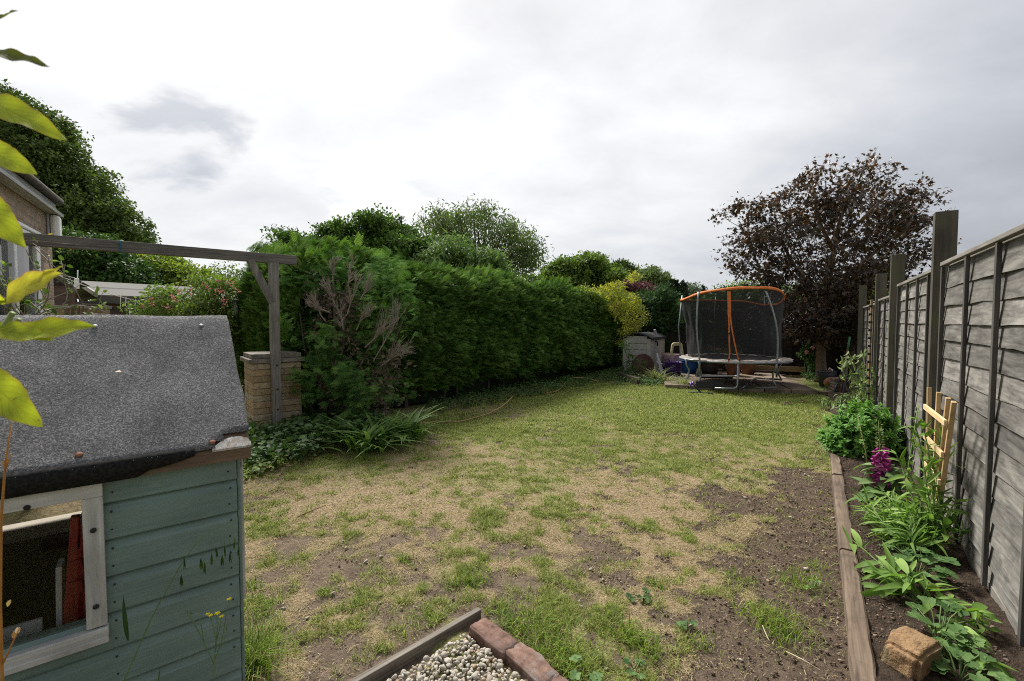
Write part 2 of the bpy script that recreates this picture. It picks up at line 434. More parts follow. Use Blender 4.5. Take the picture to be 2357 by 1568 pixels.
def tree(name, label, cat, base, blobs, mat, bark, n_clump=400, per=40, cr=0.3, size=0.12, T=RH, TF=RHF, group=None,
         trunk_r=0.15, shell=0.55, up=0.6, droop=0.3, nbr=14, flat=0.7, sp=0.3, trunk_top=None, extra_p=None):
    t = thing(name, label, cat, tuple(base), 0, group)
    b0 = Vector(base)
    bl = [(Vector(c) - b0, r_) for c, r_ in blobs]
    for c, r_ in list(bl):
        for d_ in rand_dir(4): bl.append((c + Vector((d_[0] * r_[0], d_[1] * r_[1], d_[2] * r_[2])) * .82, tuple(q * R.uniform(.22, .42) for q in r_)))
    P, O, cc, hue = crown_pts(bl, n_clump, per, cr, shell, flat)
    P[:, 2] = np.maximum(P[:, 2], 0.05)
    n = len(P)
    N = norm(O * 0.5 + np.array([0, 0, up]) + R.normal(size=(n, 3)) * 0.45)
    D = norm(O * 0.6 + R.normal(size=(n, 3)) * 0.8 + np.array([0, 0, -droop]))
    S = size * R.uniform(1 - sp, 1 + sp, n)
    leaves_obj('crown', T, TF, P, D, N, S, mat, t, v=np.clip(hue * 0.5 + R.random(n) * 0.5, 0, 1))
    # trunk and limbs
    mb = MB()
    top = trunk_top if trunk_top is not None else max(c.z for c, r_ in bl) * 0.85
    cx = np.mean([c.x for c, r_ in bl]) * 0.5; cy = np.mean([c.y for c, r_ in bl]) * 0.5
    pts = [Vector((cx * k * k + rs.uniform(-.03, .03) * top * 0.3 * (k > 0), cy * k * k, top * k)) for k in (0, .12, .3, .5, .75, 1)]
    mb.tube(pts, [trunk_r * 1.25, trunk_r, trunk_r * .85, trunk_r * .65, trunk_r * .4, trunk_r * .15], 9)
    sel = R.choice(len(cc), min(nbr, len(cc)), replace=False)
    for i in sel:
        e = Vector(cc[i]); k = min(0.9, max(0.15, (e.z / max(top, .1)) * rs.uniform(0.35, 0.65)))
        s0 = Vector((cx * k * k, cy * k * k, top * k)); m_ = s0.lerp(e, 0.5) + Vector((0, 0, 0.12 * (e - s0).length))
        r0 = trunk_r * (0.42 - 0.2 * k)
        mb.tube([s0, s0.lerp(m_, .5) , m_, e], [r0, r0 * .8, r0 * .55, r0 * .12], 6)
    mb.build('trunk', bark, t, smooth=True)
    return t
def blob(px, py, rx, ry, Y, depth=None):
    s = Y / FPX
    return (A(px, py, Y), (rx * s, (depth if depth else rx * s), ry * s))
# ---------------------------------------------------------------- shared materials
GREYW = (0.21, 0.205, 0.195); 
M_fence = m_wood('fence_board_wood', (0.06, 0.056, 0.051), (0.27, 0.256, 0.233), 'X', 36, 0.12, 0.9, bump=0.9, tone=0.5, stain=(0.085, 0.078, 0.07))
M_batten = m_wood('batten_wood', (0.03, 0.028, 0.025), (0.115, 0.107, 0.096), 'Z', 60, 0.05, 0.85, tone=0.4)  # old wood, darkened further so the colour carries the shade on the near sides
M_cap = m_wood('capping_wood', (0.12, 0.112, 0.10), (0.29, 0.27, 0.24), 'X', 60, 0.05, 0.85, stain=(0.2, 0.16, 0.12))
M_post = m_wood('mossy_post_wood', (0.05, 0.043, 0.036), (0.13, 0.112, 0.092), 'Z', 50, 0.05, 0.85, moss=(0.095, 0.098, 0.058), tone=0.3)
M_brown = m_wood('brown_board_wood', (0.040, 0.030, 0.022), (0.105, 0.075, 0.052), 'Z', 50, 0.05, 0.85, tone=0.8)
M_darkfence = m_wood('dark_fence_wood', (0.018, 0.016, 0.014), (0.05, 0.042, 0.034), 'Z', 50, 0.05, 0.85, tone=0.6)
M_pergola = m_wood('weathered_beam_wood', (0.09, 0.085, 0.08), (0.29, 0.27, 0.245), 'Z', 70, 0.045, 0.82, stain=(0.16, 0.13, 0.10), tone=0.2)
M_pergx = m_wood('weathered_rail_wood', (0.085, 0.08, 0.075), (0.26, 0.24, 0.215), 'X', 70, 0.045, 0.82, tone=0.2)
M_sleeper = m_wood('sleeper_wood', (0.075, 0.052, 0.038), (0.27, 0.205, 0.15), 'X', 36, 0.06, 0.9, stain=(0.055, 0.042, 0.032), tone=0.4, bump=0.8)
M_edge = m_wood('edging_board_wood', (0.07, 0.06, 0.05), (0.26, 0.235, 0.20), 'X', 55, 0.05, 0.9, stain=(.09, .075, .06), bump=.9)
M_pine = m_wood('new_pine_wood', (0.46, 0.30, 0.145), (0.66, 0.48, 0.26), 'Z', 45, 0.05, 0.6, tone=0.25, bump=0.15)
M_pinex = m_wood('new_pine_slat_wood', (0.56, 0.39, 0.20), (0.72, 0.55, 0.32), 'X', 45, 0.05, 0.6, tone=0.25, bump=0.15)
M_plank = m_wood('yellow_plank_wood', (0.20, 0.13, 0.065), (0.34, 0.24, 0.13), 'X', 45, 0.05, 0.7)
M_shedw = m_wood('shed_wood', (0.055, 0.038, 0.032), (0.15, 0.105, 0.085), 'X', 50, 0.05, 0.8, tone=0.5)

# ---------------------------------------------------------------- ground: one sheet to the horizon
KP = [  # (px, py, soil, green, straw brightness) at spots of the lawn
 (1500,920,.0,.88),(1750,925,.0,.97),(1300,925,.02,.62),(1100,985,.02,.66),(1250,1000,.0,.72),(1500,1000,.02,.52),(1700,1000,.02,.62),(1850,980,.05,.8),
 (1000,1045,.12,.45),(900,1085,.18,.28),(700,1130,.1,.36),(600,1120,.05,.45),(1100,1080,.03,.6),(1300,1080,.1,.33),(1480,1090,.08,.08),(1400,1060,.05,.35),(1570,1110,.1,.12),
 (1650,1060,.05,.5),(1800,1060,.1,.5),(1875,1100,.7,.2),(1900,1250,1,.0),(1800,1190,.55,.33),(1650,1160,.4,.40),(1500,1180,.18,.36),(1350,1180,.2,.30),
 (1150,1180,.15,.42),(950,1180,.28,.30),(850,1250,.75,.2),(860,1215,.8,.1),(760,1250,.5,.2),(700,1290,.55,.12),(640,1200,.12,.25),(600,1330,.3,.3),(700,1450,.78,.06),(620,1420,.5,.15),(850,1480,.85,.05),(760,1380,.7,.1),
 (1000,1400,.35,.45),(1100,1330,.25,.62),(950,1330,.55,.2),(1200,1290,.5,.2),(1300,1300,.25,.36),(1450,1280,.22,.26),(1600,1280,.4,.22),(1750,1290,.7,.3),
 (1230,1445,.0,1.0),(1270,1510,.0,1.0),(1330,1560,.1,.95),(1400,1500,.75,.25),(1330,1420,.45,.4),(1450,1465,.1,1.0),(1600,1530,.95,.08),(1700,1500,.95,.12),(1790,1450,.5,.75),(1740,1420,.5,.6),(1850,1350,.65,.55),
 (1920,1450,1,.0),(1500,1380,.4,.42),(1700,1370,.6,.4),(1350,1370,.3,.45),(900,1560,.2,.8),(590,1540,.0,1.0),(1000,1490,.2,.65),(1090,1400,.2,.65),(1850,1520,1,.0),(1880,960,.1,.7),(1450,960,.0,.6),(1600,960,.0,.75),(1150,940,.1,.4)]
KPW = [(G(a, b).x, G(a, b).y, s_, g_) for a, b, s_, g_ in KP]
SL0 = G(1912, 1060); SL1 = G(1960, 1568)          # lawn edge of the sleeper
def side_of(a, b, P): return (b[0] - a[0]) * (P[:, 1] - a[1]) - (b[1] - a[1]) * (P[:, 0] - a[0])
def lawn_fields(XY):
    """bare-soil and greenness of the turf at points of the garden (real patches of ground)"""
    X = XY[:, 0]; Y = XY[:, 1]; W = 0; S = 0; Gn = 0
    for a, b, s_, g_ in KPW:
        sg = 0.10 + 0.085 * b
        wgt = np.exp(-((X - a) ** 2 + (Y - b) ** 2) / (2 * sg * sg)) + 1e-7
        W = W + wgt; S = S + wgt * s_; Gn = Gn + wgt * g_
    S = S / W; Gn = Gn / W
    n1 = fbm(XY, 1.9, 4, 3); n2 = fbm(XY, 6.5, 3, 11); n3 = fbm(XY, 17, 2, 23); n4 = fbm(XY, 3.2, 4, 41)
    soil = S + (n1 - 0.5) * 1.35 + (n2 - 0.5) * 1.1 + (n3 - .5) * .8
    dsl = side_of(SL1, SL0, XY) / (SL0 - SL1).length
    soil = soil + np.clip((.52 - dsl) / .4, 0, 1) * np.clip((4.4 - Y) / 1.0, 0, 1) * np.clip((dsl + .9) / .3, 0, 1) * .8 + .05
    soil = np.clip((soil - 0.30) * 2.8, 0, 1)
    far_ = np.clip((Y - 3) / 4, 0, 1)
    gr = Gn - .16 + far_ * .36 + (n4 - 0.5) * (.9 - .4 * far_) + (fbm(XY, 1.1, 3, 61) - .5) * .9 + (n2 - 0.5) * (.5 - .3 * far_) + (n3 - .5) * .35 * (1 - far_)
    gr = np.clip(gr, 0, 1)
    return soil, gr
def ground_z(XY):
    return (fbm(XY, 0.9, 3, 5) - 0.5) * 0.05 + (fbm(XY, 7.0, 3, 9) - 0.5) * 0.018

def axis_pts(lo, hi, fine, far):
    p = list(np.arange(lo, hi + 1e-6, fine)); d = fine; a = lo; out = []
    while a > -far: d *= 1.35; a -= d; out.append(a)
    d = fine; b = p[-1]; o2 = []
    while b < far: d *= 1.35; b += d; o2.append(b)
    return np.array(out[::-1] + p + o2)
xs = axis_pts(-3.2, 9.2, 0.045, 500.0)
ysn = list(np.arange(1.2, 5.0, 0.028)) + list(np.arange(5.0, 14.0, 0.05))
far = []; d = 0.05; b = ysn[-1]
while b < 900: d *= 1.35; b += d; far.append(b)
bk = []; d = 0.05; b = ysn[0]
while b > -300: d *= 1.35; b -= d; bk.append(b)
ys = np.array(bk[::-1] + ysn + far)
gx, gy = np.meshgrid(xs, ys); XY = np.stack([gx.ravel(), gy.ravel()], 1)
inside = (XY[:, 0] > -4) & (XY[:, 0] < 10) & (XY[:, 1] > 1) & (XY[:, 1] < 15)
soil = np.zeros(len(XY)); gren = np.ones(len(XY)) * 0.6; zz_ = np.zeros(len(XY))
so, gr = lawn_fields(XY[inside]); soil[inside] = so; gren[inside] = gr; zz_[inside] = ground_z(XY[inside]) - so * 0.008
nx, ny = len(xs), len(ys)
ii = (np.arange(ny - 1)[:, None] * nx + np.arange(nx - 1)[None]).ravel()
FQ = np.stack([ii, ii + 1, ii + nx + 1, ii + nx], 1)
m, n = new_mat('lawn_ground'); co = obj_co(n)
sa = attr(n, 'soil'); ga = attr(n, 'green')
nf = n.noise(co, 55, 6, 0.7); nm = n.noise(co, 14, 5, 0.65); ns_ = n.noise(co, 160, 4, 0.7)
mask = n.rng(n.math('ADD', sa, n.math('MULTIPLY', n.math('SUBTRACT', nf, 0.5), 1.3)), 0.38, 0.62)
dry = n.rng(co and n.noise(co, 1.3, 3), 0.4, 0.6)
soilc = n.mix(n.rng(nm, 0.3, 0.7), (0.060, 0.043, 0.032), (0.165, 0.122, 0.090))
sepc = n.a('ShaderNodeSeparateXYZ', ins={0: co})
rightness = n.rng(n.math('SUBTRACT', sepc.outputs[0], n.math('MULTIPLY', sepc.outputs[1], 0.18)), -0.5, 1.1)
soilc = n.mix(rightness, n.mix(n.rng(nm, 0.3, 0.7), (0.115, 0.086, 0.064), (0.25, 0.19, 0.14)), soilc)
soilc = n.mix(n.rng(ns_, 0.5, 0.75, 0, .55), soilc, (0.33, 0.27, 0.21))
straw = n.mix(n.rng(nf, 0.35, 0.68), (0.155, 0.108, 0.066), (0.52, 0.405, 0.25))
grn = n.mix(n.rng(nf, 0.35, 0.68), (0.085, 0.12, 0.026), (0.27, 0.35, 0.085))
gf = n.rng(n.math('ADD', ga, n.math('MULTIPLY', n.math('SUBTRACT', nm, 0.5), 0.9)), 0.15, 0.95)
c = n.mix(n.math('MULTIPLY', gf, 0.85), straw, grn)
c = n.mix(mask, c, soilc)
finish(n, c, 0.95, n.math('ADD', nf, n.math('MULTIPLY', ns_, 0.6)), 0.9, 0.02, spec=0.1)
M_ground = m
me = np_mesh('ground', np.column_stack([XY, zz_]), [FQ], {'soil': soil, 'green': gren}, True)
tag(link('ground', me, M_ground), kind='structure')

# ---------------------------------------------------------------- turf: grass blades, straw, tufts
DF = np.array([0.5565, 0.8308])
F0 = G(2176, 1263); F0 = Vector((F0.x, F0.y, 0))
HB0 = G(700, 1010); HB1 = G(1430, 858)
PA0 = G(1532, 886); PA1 = G(1947, 914)
GA, GB, GC = G(1100, 1420), G(838, 1575), G(1300, 1575)
PHC = np.array([-.902, 1.566])
def lawn_ok(P, m_=0.0):
    ok = side_of(SL1, SL0, P) > 0.02
    ok &= side_of(HB0, HB1, P) < -0.15 - m_
    ok &= side_of(PA0, PA1, P) < 0.15
    t1 = side_of(GB, GA, P) < 0.06; t2 = side_of(GA, GC, P) < 0.02     # gravel wedge
    ok &= ~(t1 & t2 & (P[:, 1] < GA.y + .05))
    # playhouse footprint
    q = P - PHC; u = q @ np.array([.775, .632]); v_ = q @ np.array([-.632, .775])
    ok &= ~((u < -0.02) & (v_ > 0.0))
    return ok
def blades(name, n, y0, y1, len_, wid, dens_pow, label=None, green_only=False):
    Y = R.uniform(y0, y1, n * 4); X = R.uniform(-1.1 * y1 * .55, 1.0 * y1, n * 4)
    vis = (np.abs(X / Y) < 1.16); X = X[vis]; Y = Y[vis]
    P = np.stack([X, Y], 1); P = P[lawn_ok(P)]
    so, gr = lawn_fields(P)
    clump = fbm(P, 11, 2, 77)
    cf = np.clip(1.3 - P[:, 1] / 6, .1, 1); pr = (1 - so * 0.93) * np.clip(0.38 + .3 * (1 - cf) + (clump - 0.42) * 2.2 * (0.4 + gr) * cf, 0.10, 1)
    keep = R.random(len(P)) < pr
    P = P[keep]; so = so[keep]; gr = gr[keep]; clump = clump[keep]
    if len(P) > n: P, so, gr, clump = P[:n], so[:n], gr[:n], clump[:n]
    m_ = len(P)
    isg = R.random(m_) < np.clip(gr * 1.0 + ((clump - 0.5) * 2.3 + (fbm(P, 26, 2, 78) - .5) * 1.0) * np.clip(1.3 - P[:, 1] / 6, .15, 1), 0.03, 0.98)
    L = len_ * R.uniform(0.5, 1.5, m_) * np.where(isg, 0.75 + 0.7 * np.clip(gr + (clump - .5) * 2.0, 0, 1.4), 0.7)
    el = np.where(isg, R.uniform(0.35, 1.4, m_), R.uniform(0.02, 0.7, m_)); az = R.uniform(0, 2 * np.pi, m_)
    D = np.stack([np.cos(az) * np.cos(el), np.sin(az) * np.cos(el), np.sin(el)], 1)
    N = np.stack([-np.cos(az) * np.sin(el), -np.sin(az) * np.sin(el), np.cos(el)], 1) + R.normal(size=(m_, 3)) * .3
    P3 = np.column_stack([P, ground_z(P) - 0.003])
    S = np.stack([wid * R.uniform(.7, 1.4, m_), L, L * 1.4], 1)
    V, F = scatter(BL, BLF, P3, D, N, S)
    return V, F, R.random(m_), np.where(isg, R.uniform(.55, 1, m_), R.uniform(0, .3, m_)), len(BL)
def merge_np(parts, name, mat, parent=None):
    Vs, Fq, Ft, vv, gg = [], [], [], [], []; o = 0
    for V, F, v, g, k in parts:
        Vs.append(V); Fq.append(F[0] + o); Ft.append(F[1] + o) if len(F) > 1 else None
        vv.append(np.repeat(v, k)); gg.append(np.repeat(g, k)); o += len(V)
    me = np_mesh(name, np.concatenate(Vs), [np.concatenate(Fq)] + ([np.concatenate(Ft)] if Ft else []), {'v': np.concatenate(vv), 'g': np.concatenate(gg)})
    return link(name, me, mat, parent)
m, n = new_mat('grass_blades'); v_ = attr(n); g_ = attr(n, 'g')
strawc = n.ramp(v_, [(0, (0.23, 0.16, 0.09)), (.5, (0.49, 0.375, 0.22)), (1, (0.72, 0.59, 0.39))])
grc = n.ramp(v_, [(0, (0.08, 0.155, 0.018)), (.5, (0.22, 0.33, 0.038)), (1, (0.50, 0.58, 0.12))])
c = n.mix(g_, strawc, grc)
b_ = n.a('ShaderNodeBsdfPrincipled', ins={'Base Color': c, 'Roughness': 0.6, 'Specular IOR Level': 0.25})
t_ = n.a('ShaderNodeBsdfTranslucent', ins={'Color': c})
n.a('ShaderNodeOutputMaterial', ins={0: n.a('ShaderNodeMixShader', ins={0: 0.42, 1: b_.outputs[0], 2: t_.outputs[0]}).outputs[0]})
M_grass = m
parts = [blades('a', 190000, 1.55, 3.3, 0.025, 0.0024, 1), blades('b', 240000, 3.0, 6.0, 0.027, 0.0040, 1), blades('c', 220000, 5.8, 10.2, 0.027, 0.0075, 1)]
# lush tufts
TU = [(1235,1450,.16,420,.085),(1275,1500,.15,420,.08),(1320,1545,.14,350,.075),(1180,1440,.09,160,.06),(1450,1468,.085,300,.085),(1500,1500,.09,150,.06),(1790,1445,.12,260,.075),(1750,1415,.1,150,.06),
      (1840,1340,.12,150,.07),(1090,1335,.1,230,.07),(1045,1345,.07,110,.05),(1135,1240,.07,140,.05),(990,1440,.12,160,.055),(1110,1290,.05,90,.05),(815,1390,.07,110,.055),(1165,1400,.1,160,.05),
      (600,1405,.1,180,.06),(570,1350,.07,130,.06),(640,1440,.05,60,.05),(1400,1410,.07,110,.05),(1510,1345,.06,80,.045),(880,1545,.14,220,.055),(960,1500,.1,150,.05),(560,1545,.10,420,.16),(590,1520,.08,260,.14),(575,1480,.06,120,.12),
      (1345,1185,.05,90,.045),(1480,1210,.05,80,.04),(1580,1240,.05,80,.04),(1280,1150,.05,80,.04),(1700,1330,.09,110,.05),(1880,1300,.07,70,.05),(745,1360,.05,60,.045),(930,1290,.05,80,.045),(1610,1480,.06,60,.05),(1060,1540,.05,70,.05)]
for px, py, rad, cnt, ln in TU:
    p = G(px, py); m_ = cnt
    P = np.array([p.x, p.y]) + R.normal(size=(m_, 2)) * rad * 0.5
    P = P[lawn_ok(P)] ; m_ = len(P)
    if m_ == 0: continue
    az = R.uniform(0, 2 * np.pi, m_); el = R.uniform(0.5, 1.45, m_)
    D = np.stack([np.cos(az) * np.cos(el), np.sin(az) * np.cos(el), np.sin(el)], 1)
    N = np.stack([-np.cos(az) * np.sin(el), -np.sin(az) * np.sin(el), np.cos(el)], 1)
    L = ln * R.uniform(.5, 1.25, m_)
    V, F = scatter(BL, BLF, np.column_stack([P, ground_z(P) - .003]), D, N, np.stack([np.full(m_, .0036) * R.uniform(.7, 1.3, m_), L, L * 1.6], 1))
    parts.append((V, F, R.random(m_) * .8, np.where(R.random(m_) < .9, 1, 0.2) * 1.0, len(BL)))
tag(merge_np(parts, 'grass', M_grass), 'patchy lawn grass, green tufts among dry straw blades', 'grass', kind='stuff')

# ---------------------------------------------------------------- bed soil
rzF = math.atan2(DF[1], DF[0])
def fl(s, w_, z=0.0):     # fence frame: s along (away), w towards the garden
    return Vector((F0.x + DF[0] * s - DF[1] * w_, F0.y + DF[1] * s + DF[0] * w_, z))
def to_fl(p): 
    q = Vector((p[0] - F0.x, p[1] - F0.y)); return q.x * DF[0] + q.y * DF[1], -q.x * DF[1] + q.y * DF[0]
bedw = (to_fl(SL0)[1] + to_fl(SL1)[1]) / 2
S_ = np.arange(-4.2, 9.2, 0.022); W_ = np.arange(-0.16, bedw - 0.05, 0.02)
gs, gw = np.meshgrid(S_, W_); sw = np.stack([gs.ravel(), gw.ravel()], 1)
bx = F0.x + DF[0] * sw[:, 0] - DF[1] * sw[:, 1]; by = F0.y + DF[1] * sw[:, 0] + DF[0] * sw[:, 1]
bz = 0.055 + (fbm(sw, 3, 3, 51) - .5) * 0.05 + (fbm(sw, 16, 3, 52) - .5) * 0.045 + np.clip(fbm(sw, 40, 2, 55) - .55, 0, 1) * 0.06 + np.clip((0.15 - sw[:, 1]), 0, 1) * 0.15
nx, ny = len(S_), len(W_); ii = (np.arange(ny - 1)[:, None] * nx + np.arange(nx - 1)[None]).ravel()
m, n = new_mat('bed_soil'); co = obj_co(n)
nm = n.noise(co, 30, 6, 0.7); nf = n.noise(co, 120, 5, 0.7)
c = n.mix(n.rng(nm, 0.3, 0.7), (0.045, 0.031, 0.023), (0.135, 0.098, 0.072))
c = n.mix(n.rng(nf, 0.56, 0.72, 0, .6), c, (0.25, 0.19, 0.14))
finish(n, c, 0.95, n.math('ADD', nm, nf), 1.0, 0.02, spec=0.15)
M_soil = m
me = np_mesh('soil_bed', np.column_stack([bx, by, bz]), [np.stack([ii, ii + nx, ii + nx + 1, ii + 1], 1)], None, True)
tag(link('soil_bed', me, M_soil), kind='structure')

# loose clods and pebbles: small faceted lumps
def ico():
    bm = bmesh.new(); bmesh.ops.create_icosphere(bm, subdivisions=1, radius=1.0)
    v = np.array([tuple(x.co) for x in bm.verts]); f = np.array([[q.index for q in x.verts] for x in bm.faces]); bm.free(); return v, f
def ico2():
    bm = bmesh.new(); bmesh.ops.create_icosphere(bm, subdivisions=2, radius=1.0)
    v = np.array([tuple(x.co) for x in bm.verts]); f = np.array([[q.index for q in x.verts] for x in bm.faces]); bm.free(); return v, f
IV, IF = ico(); IV2, IF2 = ico2()
def lumps(P, S, flat=0.6, rough=0.22, hi=False):
    iv, if_ = (IV2, IF2) if hi else (IV, IF)
    n = len(P); k = len(iv)
    B = basis(rand_dir(n), rand_dir(n))
    sc = S[:, None] * R.uniform(.6, 1.4, (n, 3))
    T = iv[None] * (1 + R.normal(size=(n, k, 1)) * rough * (0.5 if hi else 1))
    if hi:
        pl = rand_dir(n * 4).reshape(n, 4, 3)     # chip a few flat faces
        for j in range(4):
            dd = np.einsum('nkj,nj->nk', T, pl[:, j]); ex = np.clip(dd - 0.55, 0, 9); T = T - pl[:, j][:, None, :] * ex[..., None]
    V = np.einsum('nij,nkj->nki', B, T * sc[:, None, :])
    V[..., 2] *= flat; V = V + P[:, None]
    F = (if_[None] + (np.arange(n) * k)[:, None, None]).reshape(-1, 3)
    return V.reshape(-1, 3), [F], k
n_ = 15000
s_ = R.uniform(-1.4, 3.6, n_) ** 1; w2 = R.uniform(0.02, bedw - 0.06, n_)
zb = 0.055 + (fbm(np.stack([s_, w2], 1), 3, 3, 51) - .5) * 0.05 + (fbm(np.stack([s_, w2], 1), 16, 3, 52) - .5) * 0.045 + np.clip(0.15 - w2, 0, 1) * .15
P = np.column_stack([F0.x + DF[0] * s_ - DF[1] * w2, F0.y + DF[1] * s_ + DF[0] * w2, zb + .002])
Q = np.stack([R.uniform(-1.2, 4.2, 60000), R.uniform(1.6, 6, 60000)], 1); Q = Q[lawn_ok(Q)]; so, gr = lawn_fields(Q)
Q = Q[(so > .6) & (R.random(len(Q)) < np.where(Q[:, 0] > 0.2 * Q[:, 1] , .9, .25))][:12000]
P = np.concatenate([P, np.column_stack([Q, ground_z(Q)])]); sz = 0.0018 + 0.0065 * R.random(len(P)) ** 4
V, F, k = lumps(P, sz)
m, n = new_mat('soil_clods'); v_ = attr(n)
c = n.ramp(v_, [(0, (0.085, 0.062, 0.047)), (.6, (0.14, 0.104, 0.077)), (.93, (0.17, 0.13, 0.10)), (.98, (0.28, 0.21, 0.16)), (1, (0.40, 0.33, 0.26))])
finish(n, c, 0.95, None, spec=0.1)
M_clod = m
tag(link('soil_clods', np_mesh('soil_clods', V, F, {'v': np.repeat(R.random(len(P)), k)}), M_clod), 'crumbly dark soil clods and grit on the bare earth', 'soil', kind='stuff')
# bigger pebbles on the bare soil
Q = np.stack([R.uniform(-1.2, 3.6, 6000), R.uniform(1.6, 4.4, 6000)], 1); Q = Q[lawn_ok(Q)]; so, gr = lawn_fields(Q)
Q = Q[so > .5][:110]; sz = 0.005 + 0.010 * R.random(len(Q)) ** 2
V, F, k = lumps(np.column_stack([Q, ground_z(Q) + sz * .3]), sz, .7, .08, True)
m_stone = None
m, n = new_mat('pale_stones'); v_ = attr(n); co = obj_co(n)
c = n.ramp(v_, [(0, (0.16, 0.115, 0.085)), (.10, (0.42, 0.30, 0.18)), (.2, (0.34, 0.29, 0.23)), (.6, (0.42, 0.385, 0.32)), (1, (0.54, 0.505, 0.44))])
c = n.mix(n.rng(n.noise(co, 90, 5, .7), 0.45, 0.7, 0, .55), c, (0.30, 0.265, 0.22))
finish(n, c, 0.8, n.noise(co, 200, 4), .5, 0.003)
M_stone = m
tag(link('pebbles', np_mesh('pebbles', V, F, {'v': np.repeat(R.random(len(Q)) * .55, k)}, True), M_stone), 'small stones scattered over the bare soil', 'pebbles', kind='stuff')

# ---------------------------------------------------------------- gravel wedge with board and bricks
gp = []
GBn = Vector((GB.x, GB.y)); 
tries = R.uniform([-1.2, 0.9], [1.0, 2.4], (34000, 2))
ins_ = (side_of(GB, GA, tries) < -0.045) & (side_of(GA, GC, tries) < -0.07)
tries = tries[ins_]
cell = {}; acc = []
for p in tries:
    r_ = 0.0055 + 0.0085 * rs.random() ** 1.8
    k_ = (int(p[0] / .03), int(p[1] / .03)); ok = True
    for i in (-1, 0, 1):
        for j in (-1, 0, 1):
            for q in cell.get((k_[0] + i, k_[1] + j), ()):
                if (q[0] - p[0]) ** 2 + (q[1] - p[1]) ** 2 < ((q[2] + r_) * 0.66) ** 2: ok = False; break
    if ok: cell.setdefault(k_, []).append((p[0], p[1], r_)); acc.append((p[0], p[1], r_))
acc = np.array(acc)
P = np.column_stack([acc[:, :2], 0.014 + R.uniform(0, .012, len(acc))]); P2 = tries[R.choice(len(tries), 1500)]; P = np.concatenate([P, np.column_stack([P2, np.full(1500, .004)])]); acc = np.concatenate([acc, np.column_stack([P2, R.uniform(.006, .013, 1500)])])
V, F, k = lumps(P, acc[:, 2] * 1.15, .85, .12, True)
tag(link('gravel', np_mesh('gravel', V, F, {'v': np.repeat(R.random(len(P)) ** .8, k)}, False), M_stone), 'cream white stone chippings filling the edged corner', 'gravel', kind='stuff')
dirv = (GA - GB); dirv.z = 0; L = dirv.length; dn = dirv.normalized()
t = MB(); t.bar((-1.3, 0, 0.0), (L + .01, 0, 0.0), 0.028, 0.085)
o = t.build('edging_board', M_edge, None, bevel=0.003); o.location = (GB.x, GB.y, -0.004); o.rotation_euler = (0, 0, math.atan2(dn.y, dn.x))
tag(o, 'thin weathered timber board edging the left side of the white gravel', 'edging board')
M_redbrick = m_plain('old_brick', (0.20, 0.12, 0.095), 0.95, var=0.5, scale=26, bump=0.9, dirt=(0.16, 0.125, 0.11))
M_redbrick2 = m_plain('mortared_brick', (0.22, 0.135, 0.105), 0.95, var=0.45, scale=30, bump=0.9, dirt=(0.24, 0.22, 0.205))
def chipped(name, size, mat, loc, rz, lab, cat='brick', group=None, amp=0.006, z=0.02, seed=0, sub=5):
    bm = bmesh.new(); bmesh.ops.create_cube(bm, size=1.0)
    for v in bm.verts: v.co = Vector((v.co.x * size[0], v.co.y * size[1], v.co.z * size[2]))
    bmesh.ops.bevel(bm, geom=bm.edges[:], offset=min(size) * .12, segments=1, affect='EDGES')
    bmesh.ops.subdivide_edges(bm, edges=bm.edges[:], cuts=sub, use_grid_fill=True)
    bm.verts.ensure_lookup_table()
    C_ = np.array([tuple(v.co) for v in bm.verts])
    nn = (fbm(C_, 9, 4, 100 + seed) - .5)[:, None] * norm(C_) * amp * 5 + (fbm(C_, 45, 3, 120 + seed) - .5)[:, None] * norm(C_) * amp * 2
    for v, d_ in zip(bm.verts, nn): v.co += Vector(d_)
    bmesh.ops.triangulate(bm, faces=bm.faces[:])
    me = bpy.data.meshes.new(name); bm.to_mesh(me); bm.free()
    me.polygons.foreach_set('use_smooth', [True] * len(me.polygons))
    o = link(name, me, mat); o.location = (*loc, z); o.rotation_euler = (0, 0, rz)
    return tag(o, lab, cat, group)
dv2 = (GC - GA); dv2.z = 0; d2 = dv2.normalized(); rz2 = math.atan2(d2.y, d2.x); pn = Vector((-d2.y, d2.x, 0))
q = GA + d2 * 0.125 - pn * (-0.02) 
def bk(px, py): g = G(px, py, .05); return (g.x, g.y)
chipped('brick', (0.235, 0.095, 0.07), M_redbrick, bk(1136, 1458), rz2, 'reddish old brick at the apex of the white gravel corner', z=.018, seed=1)
chipped('brick', (0.25, 0.10, 0.075), M_redbrick2, bk(1222, 1522), rz2 - .05, 'broken brick with grey mortar on top, second along the gravel edge', z=.018, seed=2, amp=.010)
chipped('brick', (0.12, 0.085, 0.06), M_redbrick, bk(1290, 1572), rz2 + .2, 'small broken brick end at the bottom edge beside the gravel', z=.014, seed=3, amp=.010)
chipped('brick', (0.17, 0.09, 0.05), m_plain('orange_brick', (0.36, 0.19, 0.12), .95, var=.3, scale=20, bump=.8), tuple(G(2008, 1112, .08))[:2], .3, 'orange brick piece half buried in the bed beside the foxglove', z=.085, seed=4)

